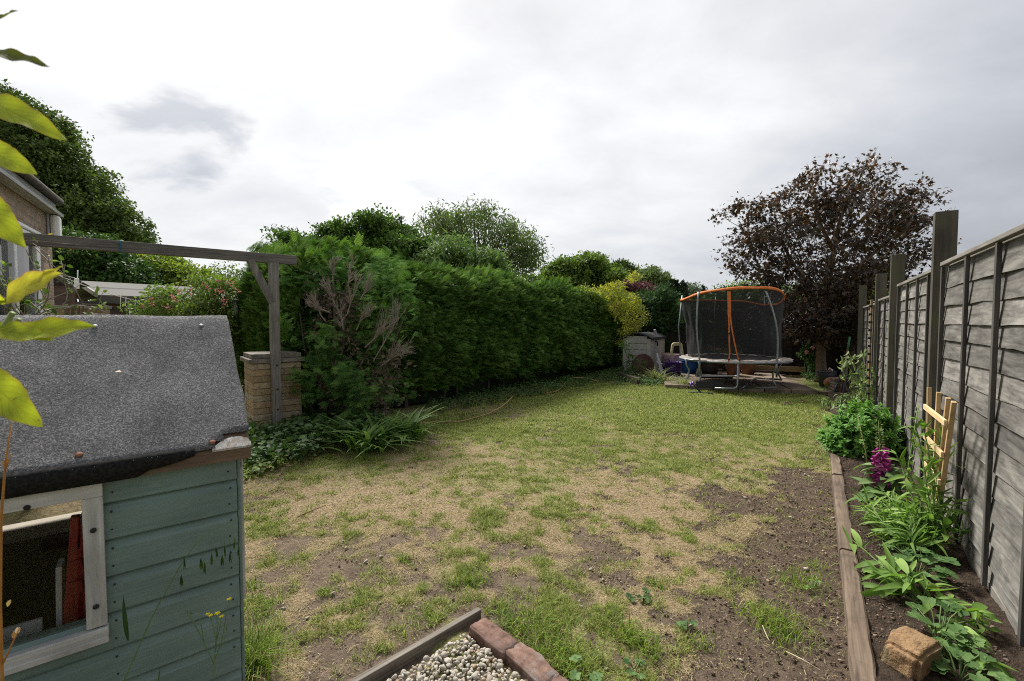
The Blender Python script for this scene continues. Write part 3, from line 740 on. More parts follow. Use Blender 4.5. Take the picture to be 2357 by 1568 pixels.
# ---------------------------------------------------------------- sleeper edging of the bed
s0_, w0_ = to_fl(SL0); s1_, w1_ = to_fl(SL1)
o_edge = thing('timber_edging', 'long weathered brown timber edging the soil bed beside the lawn', 'edging board', tuple(fl(0, bedw)), rzF)
for a, b in ((-4.4, -2.41), (-2.4, -0.55), (-0.54, 1.05), (1.06, s0_ + .15)):
    xs_ = np.arange(a, b + .01, 0.04); vs = []; fs = []
    # worn rectangular section with a wandering outline
    for i, x in enumerate(xs_):
        j = (vn(np.array([[x * 6, a, 0]]), 1, 5)[0] - .5) * .010; j2 = (vn(np.array([[x * 9, b, 3]]), 1, 8)[0] - .5) * .012
        for y, z in ((0.004 + j, -.06), (0.004 + j, .066), (-.006 + j, .078 + j2 * .6), (-.066 + j2, .078 + j), (-.075 + j2, .068), (-.075 + j2, -.06)): vs.append((x, y, z))
    for i in range(len(xs_) - 1):
        for k in range(6): fs.append((i * 6 + k, i * 6 + (k + 1) % 6, (i + 1) * 6 + (k + 1) % 6, (i + 1) * 6 + k))
    fs.append((0, 1, 2, 3, 4, 5)); e = (len(xs_) - 1) * 6; fs.append((e + 5, e + 4, e + 3, e + 2, e + 1, e))
    t = MB(); t.add(vs, fs); t.build('timber', M_sleeper, o_edge)

# ---------------------------------------------------------------- right fence
def s_at(px):            # distance along the fence for an image column at eye level
    return hit(px, 740, fl(0, 0), DF)[0]
fence = thing('lap_fence', 'long grey weathered lap panel fence with tall posts along the flower bed', 'fence', tuple(fl(0, -.052)), rzF)
postx = [(2141, 2.38 , 493), (2046, 0, 588), (2013, 0, 632), (1975, 0, 658), (1962, 0, 671)]
posts = []
for px, _, ytop in postx:
    s = s_at(px) + 0.0; p = fl(s, .0); zt = H + (740 - ytop) / FPX * p.y
    posts.append((s, zt))
# panels: (start s, end s)
edges = [(-1.62, posts[0][0] - 0.0)] + [(posts[i][0] + .09, posts[i + 1][0]) for i in range(4)] 
tops = [(2165, 605), (2062, 655), (2017, 689), (1983, 706), (1968, 713)]
lefts = [posts[0][0] - 0.0] 
def panel(sa, sb, zt, z0=0.09, bat=()):
    L = sb - sa
    root = bpy.data.objects.new('panel', None); COL.objects.link(root); root.parent = fence; root.location = (sa, 0, 0)
    nb = 14; ph = (zt - .03 - z0) / nb
    # waney lap boards: each a thin tilted strip with a wavy lower edge
    vs = []; fs = []; at = []
    for k in range(nb + 1):
        zb_ = z0 + k * ph - 0.012 + rs.uniform(-.008, .008); zt_ = min(zb_ + ph * 1.35, zt - .012); v_ = rs.random()
        if zb_ > zt - .05: continue
        m_ = 34; base = len(vs); sd = rs.random() * 99
        for i in range(m_ + 1):
            x = L * i / m_; wv = (fbm(np.array([[x * 1.0 + sd, sd, 0]]), 3.2, 3, k)[0] - .5) * 0.022
            bow = (fbm(np.array([[x + sd, 5, 0]]), 1.6, 2, k + 50)[0] - .5) * 0.02
            f_ = rs.uniform(-.001, .001)
            vs += [(x, 0.016 + bow + f_, zb_ + wv), (x, 0.004 + bow, zb_ + wv), (x, 0.0 + bow * .4, zt_), (x, -0.006 + bow * .4, zt_)]
        for i in range(m_):
            a = base + i * 4; b = a + 4
            fs += [(a, b, b + 2, a + 2), (a, a + 1, b + 1, b), (a + 1, a + 3, b + 3, b + 1)]
        at += [v_] * (4 * (m_ + 1))
    t = MB(); t.v = vs; t.f = fs; t.a = at
    t.build('lap_boards', M_fence, root, smooth=False)
    for sx_ in bat:
        x = sx_ - sa - .018
        t = MB(); t.box((x, 0.030, (zt + z0) / 2), (0.032, 0.020, zt - z0 - .03)); t.build('batten', M_batten, root, bevel=0.003)
    t = MB(); t.box((L / 2, 0.026, zt + .004), (L, 0.036, 0.026)); t.box((L / 2, -.022, zt - .02), (L, 0.03, 0.06)); t.build('capping', M_cap, root, bevel=0.003)
    return root
# near panel reaches past the right border of the view
for (sa, sb), (tx, ty) in zip([(posts[0][0] - 1.88, posts[0][0] - .005)] + [(posts[i + 1][0] + 0.0, posts[i][0]) for i in range(0)], tops[:1]):
    pass
near = [(posts[0][0] - 1.93, posts[0][0] - 0.045)]
fpx = [2155, 2059, 2017.5, 1983.5, 1968]; fs_ = [s_at(x) for x in fpx]
spans = [(s_at(2365) - 1.3, fs_[0])] + [(posts[i][0] + .045, fs_[i + 1]) for i in range(4)]
bats = [[2155, 2207, 2274, 2365], [2059, 2078.4, 2100.4, 2124.8], [2017.5, 2030.5], [1983.5, 1992, 1999, 2006], [1968, 1973]]
for (sa, sb), (tx, ty), bpx in zip(spans, tops, bats):
    # the named top corner is the far one of each panel
    p = fl(sb, 0.0); zt = H + (740 - ty) / FPX * p.y - .02
    panel(sa, sb, zt, bat=[s_at(x) for x in bpx])
panel(s_at(2365) - 3.25, s_at(2365) - 1.38, 1.80, bat=[s_at(2365) - 3.2 + .45 * k for k in range(1, 5)])
for s, zt in posts + [(s_at(2365) - 1.34, 2.0)]:
    t = MB(); t.box((0, -0.01, zt / 2 - .1), (0.078, 0.125, zt + .2)); o = t.build('post', M_post, fence, bevel=0.004, loc=(s, 0, 0))
t = MB(); t.box((-1.0, -0.004, 0.055), (3.6, 0.03, 0.13)); t.box((3.9, -.004, .055), (6.1, .03, .13)); t.build('gravel_board', M_cap, fence)
# brown vertical boards beyond the last post, then the dark back fence
sP5 = posts[4][0]
CORN = fl(10.35, 0)
bf = thing('brown_board_fence', 'brown vertical board fence run between the last grey post and the corner', 'fence', tuple(fl(sP5 + .06, 0)), rzF)
t = MB(); x = 0
while x < 10.3 - sP5:
    w3 = rs.uniform(.09, .12); t.box((x + w3 / 2, rs.uniform(-.01, .02), .84), (w3 - .006, .018, 1.58 + rs.uniform(-.04, .04))); x += w3
t.build('boards', M_brown, bf)
t = MB(); t.box((1.4, .03, .45), (2.6, .03, .07)); t.box((1.4, .03, 1.25), (2.6, .03, .07)); t.build('rail', M_brown, bf)
BD = Vector((-0.889, 0.457, 0)); rzB = math.atan2(BD.y, BD.x)
bk_f = thing('back_fence', 'dark vertical board fence along the back of the patio behind the trampoline', 'fence', (CORN.x, CORN.y, 0), rzB)
t = MB(); x = 0
while x < 9.0:
    w3 = rs.uniform(.11, .13); t.box((x + w3 / 2, rs.uniform(-.004, .004) + (.016 if int(x * 99) % 2 else -.008), .68), (w3 + .004, .02, 1.34 + rs.uniform(-.01, .01))); x += w3
t.build('boards', M_darkfence, bk_f)
t = MB(); t.box((4.5, 0, 1.365), (9.0, .06, .03)); t.build('capping', M_wood_dark if 'M_wood_dark' in globals() else M_darkfence, bk_f)
for x in (0.05, 2.3, 4.6, 6.9):
    t = MB(); t.box((x, -.06, .72), (.09, .09, 1.44)); t.build('post', M_darkfence, bk_f)

# ---------------------------------------------------------------- patio slabs
pa, pb = G(1530, 886, .09), G(1886, 899, .09); pe = G(1950, 914, .05)
M_slab = m_plain('paving_slab', (0.22, 0.17, 0.125), 0.9, var=0.4, scale=5, bump=0.5, dirt=(0.085, 0.065, 0.045))
pdv = (pb - pa); pdv.z = 0; PL = pdv.length; pd = pdv.normalized(); rzP = math.atan2(pd.y, pd.x)
t = MB(); sx = PL / 6
for i in range(0, 6):
    for j in range(0, 7):
        dz = rs.uniform(-.006, .006)
        if i == 5 and j < 1: pass
        t.box((sx * (i + .5), .31 + .62 * j, 0.045 + dz), (sx - .018, .602, .09))
o = t.build('patio', M_slab, None, bevel=.006); o.location = (pa.x, pa.y, 0); o.rotation_euler = (0, 0, rzP); tag(o, kind='structure')
t = MB()
for i in range(3): t.box((PL + .33 * i + .17, .12, .03), (.32, .2, .07))
o = t.build('kerb_strip', M_slab, None, bevel=.006); o.location = (pa.x, pa.y, 0); o.rotation_euler = (0, 0, rzP); tag(o, kind='structure')
def pt(s, w_, z=0.09):   # patio frame
    return Vector((pa.x + pd.x * s - pd.y * w_, pa.y + pd.y * s + pd.x * w_, z))
# ---------------------------------------------------------------- playhouse
PD = Vector((.775, .632, 0)).normalized(); rzH = math.atan2(PD.y, PD.x); PN = Vector((-PD.y, PD.x, 0))
EV = Vector((-.902, 1.566, 0)); ZE = 0.985; HALF = .504; ZR = 1.432
ph = thing('playhouse', 'small blue-green painted wooden playhouse with grey felt roof and white framed window', 'playhouse', tuple(EV - PD * 0.0), rzH)
M_teal = None
m, n = new_mat('teal_paint'); co = obj_co(n)
gr_ = n.noise(n.vmap(co, (.05, 1, 1)), 90, 6, .65, .6); big = n.noise(co, 5, 4)
c = n.mix(n.rng(gr_, .3, .7), (0.13, 0.20, 0.185), (0.185, 0.262, 0.242))
f = n.rng(big, .3, .7, .86, 1.12); c = n.mix(1.0, c, n.a('ShaderNodeCombineColor', ins={0: f, 1: f, 2: f}).outputs[0], 'MULTIPLY')
c = n.mix(n.rng(n.noise(n.vmap(co, (.2, 1, 1)), 38, 6, .75), .66, .74), c, (0.33, 0.36, 0.34))
finish(n, c, .55, n.math('ADD', gr_, n.math('MULTIPLY', n.noise(co, 30, 3), .5)), .45, .004, spec=.35); M_teal = m
M_white = m_wood('white_painted_wood', (0.33, 0.33, 0.315), (0.60, 0.60, 0.58), 'Z', 60, .08, .55, stain=(0.24, .235, .215), tone=.15, bump=.25)
M_whitex = m_wood('white_painted_rail', (0.36, 0.36, 0.345), (0.60, 0.60, 0.58), 'X', 60, .08, .55, stain=(0.26, .25, .235), tone=.15, bump=.25)
M_raw = m_wood('raw_roof_board', (0.09, 0.06, 0.04), (0.25, 0.17, 0.115), 'X', 45, .06, .8)
M_black = m_plain('black_plastic', (0.018, 0.018, 0.018), .5, var=.2, bump=.1)
m, n = new_mat('roofing_felt'); co = obj_co(n)
vor = n.a('ShaderNodeTexVoronoi', ins={'Vector': co, 'Scale': 330.0}); sp1 = n.a('ShaderNodeSeparateColor', ins={0: vor.outputs['Color']}).outputs[0]
fine = n.noise(co, 210, 5, .75); mid = n.noise(co, 7, 5, .6); 
g = n.math('ADD', n.math('MULTIPLY', sp1, .55), n.math('MULTIPLY', fine, .6))
c = n.ramp(g, [(.2, (0.06, .061, .064)), (.5, (.125, .127, .131)), (.75, (.225, .225, .226)), (.95, (.37, .36, .345))])
f = n.rng(mid, .3, .7, .75, 1.2); c = n.mix(1.0, c, n.a('ShaderNodeCombineColor', ins={0: f, 1: f, 2: f}).outputs[0], 'MULTIPLY')
finish(n, c, .95, n.math('ADD', g, n.math('MULTIPLY', n.noise(co, 5, 3), .4)), .9, .006, spec=.2); M_felt = m
m, n = new_mat('felt_edge'); co = obj_co(n)
finish(n, n.mix(n.rng(n.noise(co, 120, 4), .4, .75), (0.012, .012, .012), (.035, .035, .036)), .95, n.noise(co, 120, 3), .12, .002, spec=.1); M_feltedge = m
WY = 0.055; WX = -0.045     # wall face behind the eave; right corner of the wall
Wp0 = EV + PD * WX + PN * WY
def wl(px, py): s, z = hit(px, py, Wp0, PD); return s + WX, z        # playhouse local x, height
PLEN = 1.75
# window opening from the photograph's corners
xr, zt1 = wl(238, 1103); xr2, zb1 = wl(249, 1452); xw1 = (xr + xr2) / 2; 
xin, zin = wl(190, 1150); _, zbin = wl(198, 1436)
zwt = wl(238, 1103)[1]; zwb = wl(249, 1455)[1]; fw = xw1 - xin
print('window', xw1, zwt, zwb, fw, 'zin', zin, zbin)
xw0 = xw1 - .52
# clapboards
pitch = .1135; t = MB()
zl = ZE - .002; k = 0
while zl > -0.02:
    z0 = zl - pitch; 
    def seg(a, b):
        vs = []
        for x in (a, b):
            vs += [(x, WY - .0145, z0 + .0015), (x, WY - .0165, z0 + .005 ), (x, WY - .0155, zl - .030), (x, WY - .005, zl - .010), (x, WY + .002, zl + .0), (x, WY + .006, zl), (x, WY + .006, z0)]
        t.add(vs, [tuple(range(7)), tuple(range(13, 6, -1))] + [(i, i + 7, (i + 1) % 7 + 7, (i + 1) % 7) for i in range(7)])
    if z0 + .02 < zwt and zl > zwb + .075:
        if zl > zwt + .02 or z0 < zwb - .02:
            pass
        seg(xw1 - .02, WX); seg(-PLEN, xw0 + .02)
    else: seg(-PLEN, WX)
    zl = z0; k += 1
t.build('front_wall', M_teal, ph)
for k in range(9):   # nail heads
    for dz in (.03, .085):
        zc = ZE - pitch * (k + 1) + dz
        for xc in (WX - .022, xw1 + .018):
            if zc > .25:
                t = MB(); t.lathe([(0.0001, .0012), (.0028, .0012), (.0028, -.002), (.0001, -.002)], (0, 0, 0), 8, rot=Matrix.Rotation(math.radians(90), 3, 'X'))
                o = t.build('nail', M_black, ph); o.location = (xc + rs.uniform(-.003, .003), WY - .0165, zc)
# side wall (gable), back wall, floor
Wd = .90
t = MB(); t.prism([(WX - .025, 0), (WX - .012, 0), (WX - .012, ZE), (WX - .025, ZE)], WY + .01, WY + Wd)
t.add([(WX - .02, WY + .01, ZE), (WX - .02, WY + Wd, ZE), (WX - .02, WY + Wd / 2, ZR - .05), (WX - .032, WY + .01, ZE), (WX - .032, WY + Wd, ZE), (WX - .032, WY + Wd / 2, ZR - .05)], [(0, 1, 2), (5, 4, 3), (0, 3, 4, 1), (1, 4, 5, 2), (2, 5, 3, 0)])
t.build('gable_wall', M_teal, ph)
Bp = EV + PN * (WY + Wd); zs0 = hit(100, 1200, Bp, PD)[1]; zs1 = hit(100, 1142, Bp, PD)[1]; print('sill', zs0, zs1)
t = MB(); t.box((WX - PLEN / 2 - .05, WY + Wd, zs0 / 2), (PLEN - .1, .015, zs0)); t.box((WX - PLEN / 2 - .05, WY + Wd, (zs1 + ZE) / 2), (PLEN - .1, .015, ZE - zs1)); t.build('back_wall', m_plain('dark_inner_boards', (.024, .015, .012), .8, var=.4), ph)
t = MB(); t.box((WX - PLEN / 2, WY + Wd - .05, zs0 - .01), (PLEN - .2, .09, .05)); t.build('back_sill', m_plain('pale_timber', (.62, .53, .43), .6), ph, bevel=.003)
t = MB(); t.box((WX - PLEN / 2, WY + Wd / 2, .02), (PLEN, Wd, .03)); t.build('floor', M_black, ph)
t = MB(); t.box((-PLEN, WY + Wd / 2, ZE / 2), (.015, Wd, ZE)); t.build('far_wall', M_teal, ph)
# corner trims: teal strip then white strip facing the garden
t = MB(); t.box((WX + .002 + .006, WY + .012, ZE / 2 + .0), (.010, .036, ZE - .02)); t.build('corner_trim', M_teal, ph, bevel=.002)
t = MB(); t.box((WX + .016, WY + .04, ZE / 2 + .20), (.02, .028, .56)); t.build('door_trim', M_white, ph, bevel=.003)
t = MB(); t.box((WX + .008, WY + .0055, .93), (.022, .004, .055)); t.build('hinge', m_plain('hinge_metal', (.2, .2, .2), .5, 1), ph, bevel=.001)
# roof: felt with a torn corner over raw boards
def roofpt(x, u, lift=0.0):      # u: 0 eave, 1 ridge (front slope), 2 back eave
    if u <= 1: y = HALF * u; z = ZE + (ZR - ZE) * u
    else: y = HALF * u; z = ZR - (ZR - ZE) * (u - 1)
    return (x, y, z + lift)
NX, NU = 70, 50; vs = []; fs = []
RX0 = -PLEN - .15
for i in range(NX + 1):
    for j in range(NU + 1):
        u = 2 * j / NU; x = RX0 + (0 - RX0) * i / NX
        wv = (fbm(np.array([[x * 1.0, u * .8, 0.0]]), 5, 3, 5)[0] - .5) * .012
        wav2 = math.sin(u * 9 + x * 4) * .0018 * (1 if x > -.35 else .3)
        rdg = .006 * math.exp(-((u - 1) / .05) ** 2)
        x2 = x
        if i == NX: x2 = x + (fbm(np.array([[u * 3., 1, 1]]), 3, 3, 6)[0] - .5) * .012
        p = roofpt(x2, u, .016 + wv + wav2 - rdg); vs.append(p)
def torn(i, j):   # missing felt along the damaged eave corner
    x = RX0 + (0 - RX0) * (i + .5) / NX
    return False
for i in range(NX):
    for j in range(NU):
        a = i * (NU + 1) + j
        x = RX0 + (0 - RX0) * (i + .5) / NX
        if j < 1 + (x > -.075) * 1 and x > -.115 and j * 1.0 < (x + .125) / .05: continue
        fs.append((a, a + NU + 1, a + NU + 2, a + 1))
t = MB(); t.add(vs, fs); o = t.build('roof_felt', M_felt, ph, smooth=True)
md = o.modifiers.new('s', 'SOLIDIFY'); md.thickness = .004; md.offset = -1
t = MB()     # roof boards under the felt
for sgn in (0, 1):
    for k in range(4):
        u0, u1 = k / 4 + .004, (k + 1) / 4 - .004
        if sgn: u0, u1 = 2 - u0, 2 - u1
        p = [roofpt(RX0 + .01, u0, 0), roofpt(-.006, u0, 0), roofpt(-.006, u1, 0), roofpt(RX0 + .01, u1, 0)]
        q = [(a, b, c_ - .015) for a, b, c_ in p]
        t.add(p + q, [(0, 1, 2, 3), (7, 6, 5, 4), (0, 4, 5, 1), (1, 5, 6, 2), (2, 6, 7, 3), (3, 7, 4, 0)])
t.build('roof_board', M_raw, ph)
# black felt turned down over the eave, ragged towards the corner
t = MB(); vs = []; fs = []; m_ = 60
for i in range(m_ + 1):
    x = RX0 + (-.165 - RX0) * i / m_; e = 1.0
    dp = .052 + (fbm(np.array([[x, 0, 0]]), 9, 3, 4)[0] - .5) * .006
    if x > -.30: dp = max(.012, .042 - (x + .30) * .21 + (fbm(np.array([[x, 0, 0]]), 40, 3, 4)[0] - .5) * .012)
    vs += [(x, 0.006, ZE + .027), (x, -.007, ZE + .014), (x, -.006, ZE + .013 - dp)]
for i in range(m_): fs += [(3 * i, 3 * i + 3, 3 * i + 4, 3 * i + 1), (3 * i + 1, 3 * i + 4, 3 * i + 5, 3 * i + 2)]
t.add(vs, fs); o = t.build('felt_eave', M_feltedge, ph, smooth=True); md = o.modifiers.new('s', 'SOLIDIFY'); md.thickness = .003
t = MB(); t.box((-.19, .012, ZE - .024), (.37, .018, .03)); t.build('eave_batten', M_raw, ph, bevel=.002)
# broken corner: peeled white board
bm = MB(); pts = []
top = [(-.118, .008), (-.10, .020), (-.085, .030), (-.06, .038), (-.03, .036), (-.012, .026), (-.004, .012), (-.004, .0), (-.118, .0)]
bm.add([(x, y * .85 - .004, ZE + .0095 + (ZR - ZE) / HALF * y * .85 + rs.uniform(-.001, .001)) for x, y in top] + [(x, y * .85 - .004, ZE + .002 + (ZR - ZE) / HALF * y * .85) for x, y in top],
       [tuple(range(9)), tuple(range(17, 8, -1))] + [(i, i + 9, (i + 1) % 9 + 9, (i + 1) % 9) for i in range(9)])
bm.build('peeled_corner', m_plain('peeling_white_board', (.55, .54, .52), .8, var=.3, scale=60, bump=1.0, dirt=(.30, .2, .13)), ph)
t = MB(); 
def stud(x, u, mat_, r=.0085):
    tb = MB(); p = roofpt(x, u, .021); sl = math.atan2(ZR - ZE, HALF)
    tb.lathe([(.0001, .0025), (r * .7, .002), (r, 0), (r, -.002), (.0001, -.002)], (0, 0, 0), 14, rot=Matrix.Rotation(sl, 3, 'X'))
    o = tb.build('clout_nail', mat_, ph, smooth=True); o.location = p
M_galv = m_plain('galvanised', (.30, .32, .34), .6, .3, var=.2); M_rustn = m_plain('rusty_nail', (.24, .10, .06), .8, 0, var=.3)
for px, py, mt in ((214 + 0, 742, 'g'), (461, 740, 'g')):
    pass
def roof_at(px, py):     # point of the front slope seen at this pixel
    r = ray(px, py); best = None
    for k in range(0, 401):
        u = k / 400; p = EV + PN * (HALF * u); z = ZE + (ZR - ZE) * u + .018
        t_ = (z - H) / r.z; P_ = Vector((r.x * t_, r.y * t_, 0)); q = P_ - EV
        e = abs(q.dot(PN) - HALF * u)
        if best is None or e < best[0]: best = (e, q.dot(PD), u)
    return best[1], best[2]
for px, py, mt in ((220, 752, M_galv), (460, 750, M_galv), (489, 1019, M_rustn), (182, 1048, M_rustn)):
    a, b_ = roof_at(px, py); stud(a, max(.02, min(.97, b_)), mt)
# window
win = bpy.data.objects.new('window', None); COL.objects.link(win); win.parent = ph
fz = WY - .024; cxw = (xw0 + xw1) / 2
t = MB(); t.box((xw1 - fw / 2, fz, (zwt + zwb) / 2), (fw, .022, zwt - zwb - 2 * fw * .9)); t.build('frame_stile', M_white, win, bevel=.003)
t = MB(); t.box((xw0 + fw / 2, fz, (zwt + zwb) / 2), (fw, .022, zwt - zwb - 2 * fw * .9)); t.build('frame_stile', M_white, win, bevel=.003)
t = MB(); t.box((cxw, fz - .001, zwt - fw * .45), (xw1 - xw0, .024, fw * .9)); t.build('frame_rail', M_whitex, win, bevel=.003)
t = MB(); t.box((cxw, fz - .003, zwb + fw * .40), (xw1 - xw0 + .004, .028, fw * .8)); t.build('frame_rail', M_whitex, win, bevel=.003)
t = MB(); t.box((cxw, fz - .013, zwb + fw * .05), (xw1 - xw0 + .004, .02, .018)); t.build('sill', M_whitex, win, bevel=.002)
m, n = new_mat('perspex'); b_ = n.a('ShaderNodeBsdfGlossy', ins={'Color': (1, 1, 1, 1), 'Roughness': .02}); tr = n.a('ShaderNodeBsdfTransparent', ins={'Color': (.78, .79, .79, 1)})
fr = n.a('ShaderNodeFresnel', ins={'IOR': 1.22}); n.a('ShaderNodeOutputMaterial', ins={0: n.a('ShaderNodeMixShader', ins={0: fr.outputs[0], 1: tr.outputs[0], 2: b_.outputs[0]}).outputs[0]}); M_glass = m
t = MB(); t.box((cxw, WY - .006, (zwt + zwb) / 2), (xw1 - xw0 - .02, .003, zwt - zwb - .02)); t.build('pane', M_glass, win)
for px, py in ((217, 1211), (223, 1383), (68, 1159)):
    s, z = wl(px, py); t = MB(); t.sphere((0, 0, 0), .0075, 14, 8, sc=(1, .55, 1)); o = t.build('screw_cap', M_black, win, smooth=True); o.location = (s, fz - .014, z)
# things stored inside, seen through the window
def ploc(x, y, z=0.035): q = EV + PD * x + PN * y; return (q.x, q.y, z)
IP = EV + PN * (WY + .09)
def il(px, py): return hit(px, py, IP, PD)
M_upvc_in = m_plain('bright_white_paint', (.80, .79, .76), .5, var=.1); sa, za = il(125, 1330); sb, zb_i = il(108, 1540)
o = thing('white_board', 'white painted board leaning inside the playhouse window', 'board', ploc(0, WY + .09), rzH)
t = MB(); t.bar((sa, 0, .04), (sa + .012, .02, za), .014, .075, (0, 1, 0)); t.build('upright_panel', M_upvc_in, o, bevel=.002)
t = MB(); t.bar((sa - .55, 0, il(30, 1500)[1]), (sa - .03, 0, il(100, 1470)[1] - .02), .014, .10, (0, 0, 1)); t.build('cross_panel', M_upvc_in, o, bevel=.002)
M_red = m_plain('dark_red_paint', (.50, .05, .04), .45, var=.25)
o = thing('folding_chair', 'folded dark red slatted chair leaning inside the playhouse window', 'chair', ploc(0, WY + .08), rzH)
for x0, y0, x1, y1 in ((148, 1500, 176, 1210), (172, 1490, 192, 1280), (186, 1480, 200, 1200)):
    a_, b_i = il(x0, y0), il(x1, y1); t = MB(); t.bar((a_[0], 0, max(.05, a_[1] - .1)), (b_i[0], 0, b_i[1]), .022, .03, (0, 1, 0)); t.build('leg', M_red, o, bevel=.003)
a_, b_i = il(165, 1330), il(196, 1318); t = MB(); t.bar((a_[0], -.02, a_[1]), (b_i[0], -.02, b_i[1]), .012, .05, (0, 0, 1)); t.build('slat', M_red, o, bevel=.003)
a_, b_i = il(163, 1372), il(196, 1362); t = MB(); t.bar((a_[0], -.02, a_[1]), (b_i[0], -.02, b_i[1]), .012, .04, (0, 0, 1)); t.build('slat', M_red, o, bevel=.003)

# ---------------------------------------------------------------- pergola
pb_ = G(640, 1012); pY = pb_.y
ppost = Vector((A(632, 740, pY).x, pY, 0))
zt = H + (740 - 607) / FPX * pY
pg = thing('pergola', 'weathered grey timber post with diagonal brace and long top rail', 'pergola', tuple(ppost), rzH)
def pgx(px): return hit(px, 740, ppost, PD)[0]
xe = pgx(684); 
t = MB(); t.box((0, 0, zt / 2), (.098, .098, zt)); t.build('post', M_pergola, pg, bevel=.004)
t = MB(); t.bar((-5.6, -.002, zt + .055), (xe, -.002, zt + .052), .075, .108); t.build('rail', M_pergx, pg, bevel=.004)
sA, zA = hit(568, 607, ppost, PD); sB, zB = hit(620, 708, ppost, PD)
t = MB(); t.bar((sA + .03, -.01, zt + .02), (-.02, -.01, zB + .06), .07, .085, (0, 1, 0)); t.build('brace', M_pergola, pg, bevel=.004)
M_bolt = m_plain('rusty_bolt', (.07, .045, .03), .7, .3)
for py in (843, 899, 947, 990):
    z = H + (740 - py) / FPX * pY * .98; t = MB(); t.lathe([(.0001, .004), (.012, .002), (.013, -.006)], (0, 0, 0), 10, rot=Matrix.Rotation(math.radians(90), 3, 'X')); o = t.build('bolt', M_bolt, pg, smooth=True); o.location = (.005, -.05, z)
M_bluerope = m_plain('blue_rope', (.02, .16, .26), .7)
s_, z_ = hit(278, 578, ppost, PD)
t = MB(); t.tube([(math.sin(a * .9) * .003, .048 * math.cos(a), .062 * math.sin(a)) for a in np.linspace(0, 6.28, 18)], .004, 6); t.tube([(.0, -.05, -.05), (.02, -.055, -.09), (.03, -.05, -.11)], .0035, 5); t.tube([(.0, -.05, .02), (-.02, -.055, .03), (-.035, -.05, .035)], .0035, 5)
o = t.build('rope_knot', M_bluerope, None, smooth=True); q = ppost + PD * s_; o.location = (q.x, q.y, zt + .055); o.rotation_euler = (0, 0, rzH); tag(o, 'short blue rope knotted round the long pergola rail', 'rope')
# second, nearer post partly hidden behind the foreground leaves
s2, _ = hit(70, 640, ppost, PD)
t = MB(); t.bar((s2 - .12, .0, zt + .01), (s2 - .50, .0, zt - .34), .09, .11, (0, 1, 0)); t.build('brace', M_pergx, pg, bevel=.004)
t = MB(); t.box((s2 - .62, 0, zt / 2), (.098, .098, zt)); t.build('post', M_pergola, pg, bevel=.004)

# ---------------------------------------------------------------- stone block pillar
pf = ppost + PN * .075; PC = pf + PD * hit(577, 740, pf, PD)[0]; PC.z = 0; pY2 = PC.y; sR, _ = hit(692, 740, PC, PD)
zc = H - (838 - 740) / FPX * (pY2)
print('pillar', PC, sR, zc)
M_block = m_brick('tan_stone_block', (0.36, 0.255, 0.145), (0.47, 0.345, 0.205), (0.30, 0.235, 0.16), .30, .0875, .009, stain=(0.17, 0.125, 0.075))
pl = thing('brick_pillar', 'square tan stone block pillar with a grey slab cap behind the pergola post', 'pillar', tuple(PC), rzH)
nc = 12; ch = zc / nc; t = MB()
PW = sR
for k in range(nc):      # real courses with slightly proud rough blocks
    off = (k % 2) * .5
    xs_ = [0, PW * (.38 if k % 2 else .64), PW]
    for i in range(2):
        jx = rs.uniform(-.003, .003)
        t.box(((xs_[i] + xs_[i + 1]) / 2, PW / 2 + jx, ch * (k + .5)), (xs_[i + 1] - xs_[i] - .008, PW + rs.uniform(-.006, .006), ch - .009))
m, n = new_mat('split_stone'); co = obj_co(n); v_ = attr(n)
c = n.ramp(v_, [(0, (0.36, .26, .155)), (.4, (.46, .345, .21)), (.8, (.54, .42, .27)), (1, (.46, .40, .31))])
nz = n.noise(co, 24, 7, .7); f = n.rng(nz, .3, .7, .7, 1.25); c = n.mix(1.0, c, n.a('ShaderNodeCombineColor', ins={0: f, 1: f, 2: f}).outputs[0], 'MULTIPLY')
c = n.mix(n.rng(n.noise(co, 5, 6, .7), .5, .66, 0, .7), c, (.17, .12, .07))
finish(n, c, .95, n.math('ADD', nz, n.noise(co, 9, 3)), 1.0, .02); M_split = m
t.build('blocks', M_split, pl, bevel=.006)
t = MB(); t.box((PW / 2, PW / 2, zc / 2), (PW - .02, PW - .02, zc - .01)); t.build('mortar', m_plain('mortar', (.30, .235, .16), .95, var=.25, scale=30), pl)
M_cap2 = m_plain('lichened_concrete', (.25, .225, .19), .95, var=.35, scale=14, bump=.7, dirt=(.10, .09, .075))
t = MB(); t.box((PW / 2, PW / 2, zc + .028), (PW + .07, PW + .07, .05)); t.build('cap_slab', M_cap2, pl, bevel=.006)
t = MB(); t.box((PW / 2, PW / 2, zc + .083), (PW - .0, PW - .0, .055)); t.build('cap_block', M_cap2, pl, bevel=.006)

